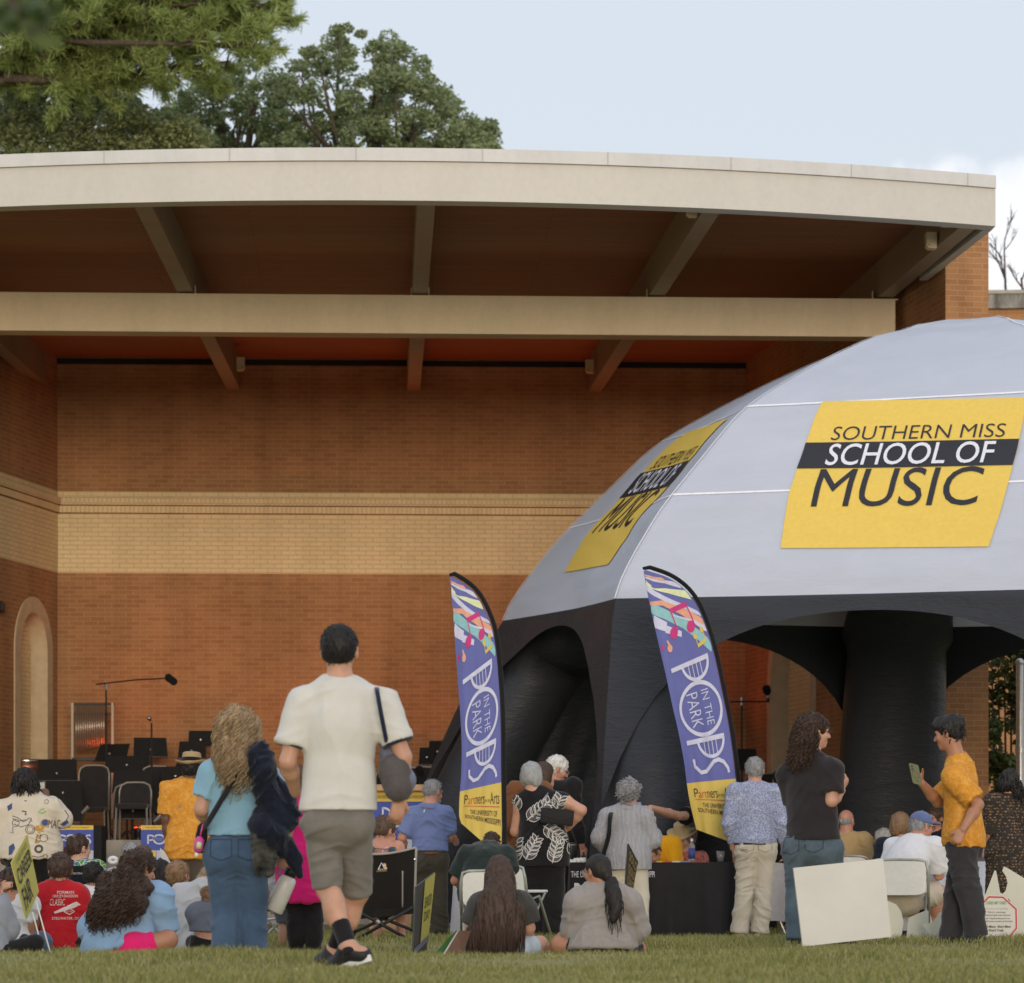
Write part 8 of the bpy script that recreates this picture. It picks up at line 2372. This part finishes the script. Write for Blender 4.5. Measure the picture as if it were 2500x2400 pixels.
mic_stand([(1024, 1905), (1030, 2000)], 45.0, 'short microphone stand with a dark windshield above the lectern', 2000, furry=((1024, 1880), (1028, 1888)))
for (a_, b_, D) in (((206, 1980), (190, 2040), 41.5), ((384, 2000), (392, 2075), 41.2)):
    r = empty('microphone_stand', (W(b_[0], 0, D)[0], D, -0.09), 0, 'short tilted microphone stand in front of a POPS banner, %s one' % ('left' if a_[0] < 300 else 'right'), 'microphone stand', 'microphone stands on the stage')
    MB().tube([W(*a_, D), W(*b_, D)], 0.016, 8).obj('boom', M_BLACK, r); MB().tube([W(*b_, D), (W(b_[0], 0, D)[0], D, -0.09)], 0.018, 8).obj('pole', M_BLACK, r)
    m_ = MB().tube([W(a_[0]-6, a_[1]+6, D), W(a_[0]+10, a_[1]-10, D)], [0.02, 0.03], 8).obj('microphone', M_STEEL, r)
    for k in range(3): MB().tube([(W(b_[0], 0, D)[0], D, 0.1), (W(b_[0], 0, D)[0]+0.3*math.cos(R(90+120*k)), D+0.3*math.sin(R(90+120*k)), -0.09)], 0.012, 6).obj('leg', M_BLACK, r)
# banner boxes and lectern
M_SBLUE = cloth('banner_blue', (0.085, 0.12, 0.42, 1), 0.05, rough=0.7); M_LGT = plain('banner_pale', (0.55, 0.57, 0.68, 1), 0.7)
def pops(r, fn, u0, u1, v0, v1, off=0.006, sub=True):
    du, dv = u1-u0, v1-v0
    T = lambda x, y: (u0+du*x, v1-dv*y)
    it = []
    wd = du*0.045
    def stq(pts, closed=False): it.append(stroke_poly([T(*p) for p in pts], wd, closed))
    for x in (0.06, 0.60):
        stq([(x, 0.0), (x, 1.0)]); stq([(x, 0.97)]+[(x+0.20*math.sin(a), 0.68+0.29*math.cos(a)) for a in np.linspace(0.05, math.pi-0.05, 12)]+[(x, 0.39)])
    stq([(0.40+0.17*math.cos(a), 0.5+0.5*math.sin(a)) for a in np.linspace(0, 2*math.pi, 26)])
    stq([(0.97, 0.9), (0.92, 0.98), (0.86, 0.93), (0.84, 0.78), (0.88, 0.6), (0.94, 0.45), (0.97, 0.25), (0.94, 0.06), (0.88, 0.02), (0.82, 0.08)])
    on(r, fn, 'lettering', merge2(it), M_WPRINT, off)
    v, f = fit_text('IN THE', 0.31, 0.49, 0.52, 0.70); v2, f2 = fit_text('PARK', 0.31, 0.49, 0.30, 0.48)
    on(r, fn, 'lettering', merge2([(np.array([T(*p) for p in v]), f), (np.array([T(*p) for p in v2]), f2)]), plain('pale_blue_print', (0.25, 0.36, 0.68, 1)), off)
def banner_box(xa, xb, yt, yb, D, label, depth=0.5):
    r, fn = board('banner_box', D, [(xa, yt), (xb, yt), (xb, yb), (xa, yb)], label, M_SBLUE, 0.02, group='POPS banner boxes in front of the stage', cat='banner')
    a, b = W(xa, yb, D), W(xb, yt, D)
    MB().bbox((a[0], D+0.022, -0.1), (b[0]+0.10, D+depth, b[2]), 0.01).obj('cabinet', M_BLACKMATTE, r)
    on(r, fn, 'yellow_strip', rect(0, 0, 1, 0.12), M_YPRINT); on(r, fn, 'yellow_strip', rect(0, 0.68, 0.35, 0.86), M_YPRINT); on(r, fn, 'pale_field', rect(0.36, 0.68, 1, 1.0), M_LGT)
    txt(r, fn, 'THE UNIVERSITY OF SOUTHERN MISSISSIPPI', 0.1, 0.9, 0.045, 0.075, M_INK, 0.006)
    return r, fn
r, fn = banner_box(122, 228, 2015, 2105, 40.6, 'blue and yellow POPS banner box beside the cream hoodie'); pops(r, fn, 0.18, 0.96, 0.26, 0.50)
r, fn = banner_box(344, 450, 2015, 2105, 40.6, 'blue and yellow POPS banner box behind the orange shirt'); pops(r, fn, 0.12, 0.88, 0.26, 0.50)
r, fn = board('lectern', 36.0, [(896, 1932), (1046, 1932), (1046, 2110), (896, 2110)], 'lectern with a wooden top and a blue POPS banner, behind the walking man', M_SBLUE, 0.02, cat='lectern')
a, b = W(890, 1932, 36), W(1052, 1916, 36); MB().bbox((a[0], 35.85, a[2]), (b[0], 36.6, b[2]), 0.01).obj('top', M_WOOD, r); MB().bbox((a[0]+0.05, 36.022, -0.1), (b[0]-0.05, 36.55, a[2]), 0.01).obj('cabinet', M_WOOD, r)
on(r, fn, 'yellow_strip', rect(0, 0.0, 1, 0.14), M_YPRINT); txt(r, fn, 'THE UNIVERSITY OF SOUTHERN MISSISSIPPI', 0.06, 0.94, 0.055, 0.10, M_INK, 0.006); pops(r, fn, 0.22, 0.85, 0.22, 0.48); on(r, fn, 'pale_field', rect(0.5, 0.66, 1, 1), M_LGT)
# paper programme, black loudspeaker at the left edge
r, fn = board('programme', 30.2, [(391, 2070), (402, 2080), (424, 2118), (392, 2112)], 'printed paper programme held up near the sandy-haired child', plain('paper', (0.56, 0.55, 0.56, 1), 0.8), 0.004, cat='paper')
sp = MB().bbox(tuple(W(-40, 1492, 47)-np.array([0, 0, 0])), tuple(W(6, 1466, 47)+np.array([0, 0.3, 0])), 0.03).obj('wall_speaker', M_BLACK); tag(sp, 'black box fixed high on the left wall at the picture edge', 'speaker')
MB().box(tuple(W(-38, 1490, 46.99)), tuple(W(4, 1468, 46.995))).obj('grille', M_BLACKMATTE, sp)
# red-orange uplights on the stage floor: their glow shows on the soffit and the lower walls
def uplight(u, v, e, label, tilt=0, spot=80):
    c = np.array([0+u*math.cos(TH)-(-v)*math.sin(TH)*1.0, 50+u*math.sin(TH)+(-v)*math.cos(TH), Z0])
    r = empty('stage_uplight', c, 0, label, 'stage light', 'red uplights along the back of the stage')
    MB().lathe([(0.07, 0.05), (0.10, 0.08), (0.11, 0.24), (0.10, 0.25)], c, 16).obj('housing', M_BLACK, r, True)
    MB().box(tuple(c+np.array([-0.13, -0.04, 0])), tuple(c+np.array([0.13, 0.04, 0.05]))).obj('yoke', M_BLACK, r)
    t = NT('uplight_lens_red') if 'ul' not in MATS else None
    if t:
        t.color((0.8, 0.1, 0.03, 1)); t.b.inputs['Emission Color'].default_value = (1, 0.12, 0.03, 1); t.b.inputs['Emission Strength'].default_value = 6; MATS['ul'] = t.m
    MB().lathe([(0.001, 0.253), (0.088, 0.253)], c, 16).obj('lens', MATS['ul'], r)
    ld = bpy.data.lights.new('uplight', 'SPOT'); ld.energy = e; ld.color = (1.0, 0.13, 0.02); ld.spot_size = R(spot); ld.spot_blend = 0.9; ld.shadow_soft_size = 0.08
    lo = bpy.data.objects.new('uplight', ld); link(lo, r); lo.matrix_parent_inverse = pmat(r).inverted(); lo.location = Vector(c+np.array([0, 0, 0.30])); lo.rotation_euler = (R(180+tilt), 0, 0)
for u in (-5.6, -3.5, -1.4, 0.7, 2.6):
    uplight(u, 1.15, 75, 'small red uplight on the stage floor, %s' % {-5.6: 'nearest the left wall', -3.5: 'second from the left wall', -1.4: 'in the middle of the row', .7: 'second from the right wall', 2.6: 'nearest the right wall'}[u], tilt=-6)
# ------------------------------------------------------------------ trees and leaves
def leaf_quads(C, size, n, rg, spread, updir=0.3, aspect=0.55):
    """n leaves scattered round the clump centres C (k,3) with radii spread (k,)"""
    k = rg.integers(0, len(C), n)
    d = rg.normal(size=(n, 3)); d /= np.linalg.norm(d, axis=1)[:, None]
    rr = rg.uniform(0.25, 1, n)**0.5
    p = C[k]+d*(spread[k]*rr)[:, None]*np.array([1, 1, 0.72])
    a = rg.normal(size=(n, 3)); a[:, 2] *= 0.6; a /= np.linalg.norm(a, axis=1)[:, None]
    b = rg.normal(size=(n, 3)); b -= a*(a*b).sum(1)[:, None]; b /= np.linalg.norm(b, axis=1)[:, None]
    s = size*rg.uniform(0.6, 1.3, n)
    a = a*s[:, None]; b = b*(s*aspect)[:, None]
    q = np.stack([p-a, p+b*0.9-a*0.1, p+a, p-b*0.9-a*0.1], 1)
    return q.reshape(-1, 3), np.arange(n*4).reshape(n, 4)
def limb_tree(name, base, top_, r0, crown, label, mat, n, size, rg, group, limbs=10, clumps=None, twig=0.02):
    r = empty(name, base, 0, label, 'tree', group)
    mb = MB()
    base, top_ = np.array(base, float), np.array(top_, float)
    k = 9; pts = [base+(top_-base)*i/(k-1)+np.array([0.25*math.sin(i*1.7), 0.2*math.cos(i*1.3), 0])*(i/k) for i in range(k)]
    mb.tube(pts, [r0*(1-0.8*i/(k-1)) for i in range(k)], 9)
    C, S = crown
    idx = rg.choice(len(C), min(limbs*4, len(C)), replace=False)
    for i in idx:
        c = C[i]; t = rg.uniform(0.45, 0.95); s = base+(top_-base)*t
        mid = (s+c)/2+np.array([rg.normal()*0.4, rg.normal()*0.4, -0.3])
        mb.tube([s, (s+mid)/2, mid, (mid+c)/2, c], [r0*0.28*(1.2-t), r0*0.2*(1.2-t), 0.05, 0.035, 0.012], 6)
    mb.obj('trunk', M_BARK, r, True)
    v, f = leaf_quads(C, size, n, rg, S)
    mesh_obj('crown', v, f, mat, r)
    return r
TREES = 'trees standing behind the bandshell'
def clumps_from(outline, D, n, rg, dep, rmin, rmax, ybase=420, keep=None):
    """clump centres filling a crown whose silhouette is given by photo points (x, ytop)"""
    C, S = [], []
    xs_ = [p[0] for p in outline]; ys_ = [p[1] for p in outline]
    tries = 0
    while len(C) < n and tries < n*60:
        tries += 1
        x = rg.uniform(min(xs_), max(xs_)); yt = np.interp(x, xs_, ys_)
        y = rg.uniform(yt, ybase); r = rg.uniform(rmin, rmax)
        s = F/D
        if y-r*s*0.72 < yt-6 or x-r*s < min(xs_)-10 or x+r*s > max(xs_)+10: continue
        if keep and not keep(x, y): continue
        C.append(W(x, y, D+rg.uniform(-dep, dep))); S.append(r)
    return np.array(C), np.array(S)
rg = np.random.default_rng(21)
# right-hand oak
gaps = lambda x, y: True
C, S = clumps_from([(640, 250), (680, 130), (740, 110), (790, 70), (835, 50), (875, 70), (905, 92), (950, 70), (985, 82), (1010, 120), (1050, 128), (1060, 175), (1090, 215), (1120, 215), (1115, 270), (1170, 285), (1200, 292), (1226, 365)], 72, 330, rg, 2.2, 0.13, 0.36)
limb_tree('oak_tree', (W(900, 0, 72)[0], 72, -0.1), W(910, 200, 72), 0.42, (C, S), 'broad oak with an uneven crown rising behind the middle of the roof', M_OAK, 44000, 0.055, rg, TREES, 14)
C, S = clumps_from([(400, 300), (450, 200), (520, 160), (570, 145), (630, 140), (680, 200), (720, 290), (760, 370)], 74, 170, rg, 2, 0.13, 0.36)
limb_tree('oak_tree', (W(600, 0, 74)[0], 74, -0.1), W(600, 260, 74), 0.35, (C, S), 'mid-green oak between the pine and the broad oak', M_OAK, 22000, 0.055, rg, TREES, 9)
C, S = clumps_from([(-120, 150), (-40, 110), (40, 120), (110, 150), (170, 150), (230, 190), (290, 215), (340, 250), (420, 265), (480, 290), (520, 370)], 68, 330, rg, 2.2, 0.16, 0.42)
limb_tree('oak_tree', (W(150, 0, 68)[0], 68, -0.1), W(160, 260, 68), 0.4, (C, S), 'dense olive-green oak filling the sky at the far left', M_OAK2, 56000, 0.055, rg, TREES, 12)
# tall pine with long needles
pr_ = empty('pine_tree', (W(60, 0, 64)[0], 64, -0.1), 0, 'tall pine with feathery yellow-green needles above the far left oak', 'tree', TREES)
mb = MB(); t0_, t1_ = np.array([W(-190, 0, 64)[0], 64, -0.1]), W(-200, -180, 64)
mb.tube([t0_, t0_*0.5+t1_*0.5, t1_], [0.38, 0.28, 0.16], 10)
tips = []
def pbranch(a, b, sub, rg):
    a, b = np.array(a), np.array(b)
    m = (a+b)/2+np.array([0, 0, -0.15]); mb.tube([a, (a+m)/2, m, (m+b)/2, b], [0.085, 0.07, 0.055, 0.04, 0.02], 7)
    for i in range(sub):
        t = rg.uniform(0.25, 1.0); p = a+(b-a)*t+np.array([0, 0, -0.08])
        d = nrm(b-a)*rg.uniform(0.2, 0.7)+rg.normal(size=3)*0.5+np.array([0, 0, 0.25]); e = p+d*rg.uniform(0.5, 1.0)
        mb.tube([p, (p+e)/2+np.array([0, 0, 0.05]), e], [0.022, 0.015, 0.008], 5)
        for q in (0.45, 0.7, 0.9, 1.0): tips.append((p+(e-p)*q, nrm(e-p)))
for (ax_, ay_, bx_, by_, dz_) in ((40, -20, 640, 30, 0.5), (40, -60, 560, -40, -0.8), (40, 30, 480, 60, 1.0), (40, 60, 620, 110, -1.2), (50, 130, 300, 120, 0.6), (30, 40, -80, 20, 0), (40, 90, 200, 60, -1.0), (60, 200, 560, 150, 0.8), (220, 190, 350, 175, 0.4), (40, -100, 400, -90, 0.2), (60, 150, 160, 170, 1.2), (300, 40, 620, 70, 0.2), (40, -10, 600, -10, 0.9), (50, 10, 540, 5, -0.4), (40, 60, 420, 95, 0.3), (40, 0, 250, 20, 0.1), (40, -50, 660, 10, 0.0)):
    pbranch(W(ax_-210, ay_, 64), W(bx_, by_, 64+dz_), 32, rg)
mb.obj('trunk', M_BARK, pr_, True)
N_ = len(tips)*55
tp_ = np.array([q[0] for q in tips]); td_ = np.array([q[1] for q in tips])
k_ = rg.integers(0, len(tips), N_); p = tp_[k_]+rg.normal(size=(N_, 3))*0.035
d = td_[k_]*0.7+rg.normal(size=(N_, 3))*0.75+np.array([0, 0, 0.15]); d /= np.linalg.norm(d, axis=1)[:, None]
L_ = rg.uniform(0.12, 0.26, N_); sd = np.cross(d, rg.normal(size=(N_, 3))); sd /= np.linalg.norm(sd, axis=1)[:, None]
wq = 0.011
q = np.stack([p-sd*wq, p+sd*wq, p+d*L_[:, None]+sd*wq*0.4, p+d*L_[:, None]-sd*wq*0.4], 1)
mesh_obj('needles', q.reshape(-1, 3), np.arange(N_*4).reshape(N_, 4), M_PINE, pr_)
# near overhanging twig at the top left, far out of focus
nt_ = empty('overhanging_branch', W(-60, -60, 6.5), 0, 'out-of-focus leafy twig hanging in at the top left corner, close to the camera', 'branch')
mb = MB(); mb.tube([W(-260, -260, 6.6), W(-60, -60, 6.5), W(40, 20, 6.5), W(100, 95, 6.5)], [0.02, 0.012, 0.007, 0.003], 7); mb.obj('twig', M_BARK, nt_, True)
C = np.array([W(x, y, 6.5+rg.uniform(-0.2, 0.2)) for x, y in ((-30, -30), (20, 0), (60, 5), (90, 15), (30, 30), (80, 45), (110, 80), (0, 20), (50, -20), (110, -10), (10, 60))])
v, f = leaf_quads(C, 0.030, 100, rg, np.full(len(C), 0.05)); mesh_obj('leaves', v, f, M_NEAR, nt_)
# ivy on the wall at the right, and bare twigs above the coping
iv = empty('ivy', (W(2460, 0, 46)[0], 46, -0.1), 0, 'dark ivy climbing at the right edge beside the grey pole', 'ivy')
C = np.array([W(x, y, 46+rg.uniform(-0.3, 0.3)) for x, y in zip(rg.uniform(2408, 2530, 170), rg.uniform(1560, 2240, 170)) if abs(x-2452)+abs(y-1800)*0.6 > 30 and abs(x-2430)+abs(y-1650)*0.5 > 18]); 
mb = MB()
for i in range(7): mb.tube([W(2425+14*i, 2290, 46.1), W(2430+13*i, 1950, 46.1), W(2420+16*i, 1580, 46.1)], [0.03, 0.02, 0.008], 6)
mb.obj('stems', M_BARK, iv, True)
v, f = leaf_quads(C, 0.060, 9000, rg, np.full(len(C), 0.17)); mesh_obj('foliage', v, f, M_IVY, iv)
for j, (bx, top_y, lab) in enumerate(((2462, 545, 'bare-branched tree behind the coping, close to the brick pillar'), (2500, 610, 'bare twigs behind the coping at the right edge'))):
    r = empty('bare_tree', (W(bx, 0, 70)[0], 70, -0.1), 0, lab, 'tree', 'bare trees behind the coping')
    mb = MB()
    def grow(p, d, L, rad, lv):
        e = p+d*L; m = (p+e)/2+rg.normal(size=3)*0.03*L
        mb.tube([p, m, e], [rad, rad*0.85, rad*0.65], 6)
        if lv == 0: return
        for i in range(3 if lv > 1 else 2):
            nd = nrm(d+rg.normal(size=3)*np.array([0.42, 0.3, 0.25])+np.array([0, 0, 0.1])); grow(p+d*L*rg.uniform(0.45, 1.0), nd, L*rg.uniform(0.45, 0.7), rad*0.6, lv-1)
    b0 = W(bx, 760, 70); mb.tube([(b0[0], 70, -0.1), (b0[0]+0.1, 70, 6), b0], [0.13, 0.09, 0.035], 8)
    grow(b0, nrm(np.array([-0.08, 0, 1.0])), (760-top_y)/F*70*0.55, 0.032, 4)
    mb.obj('trunk', M_BARK, r, True)
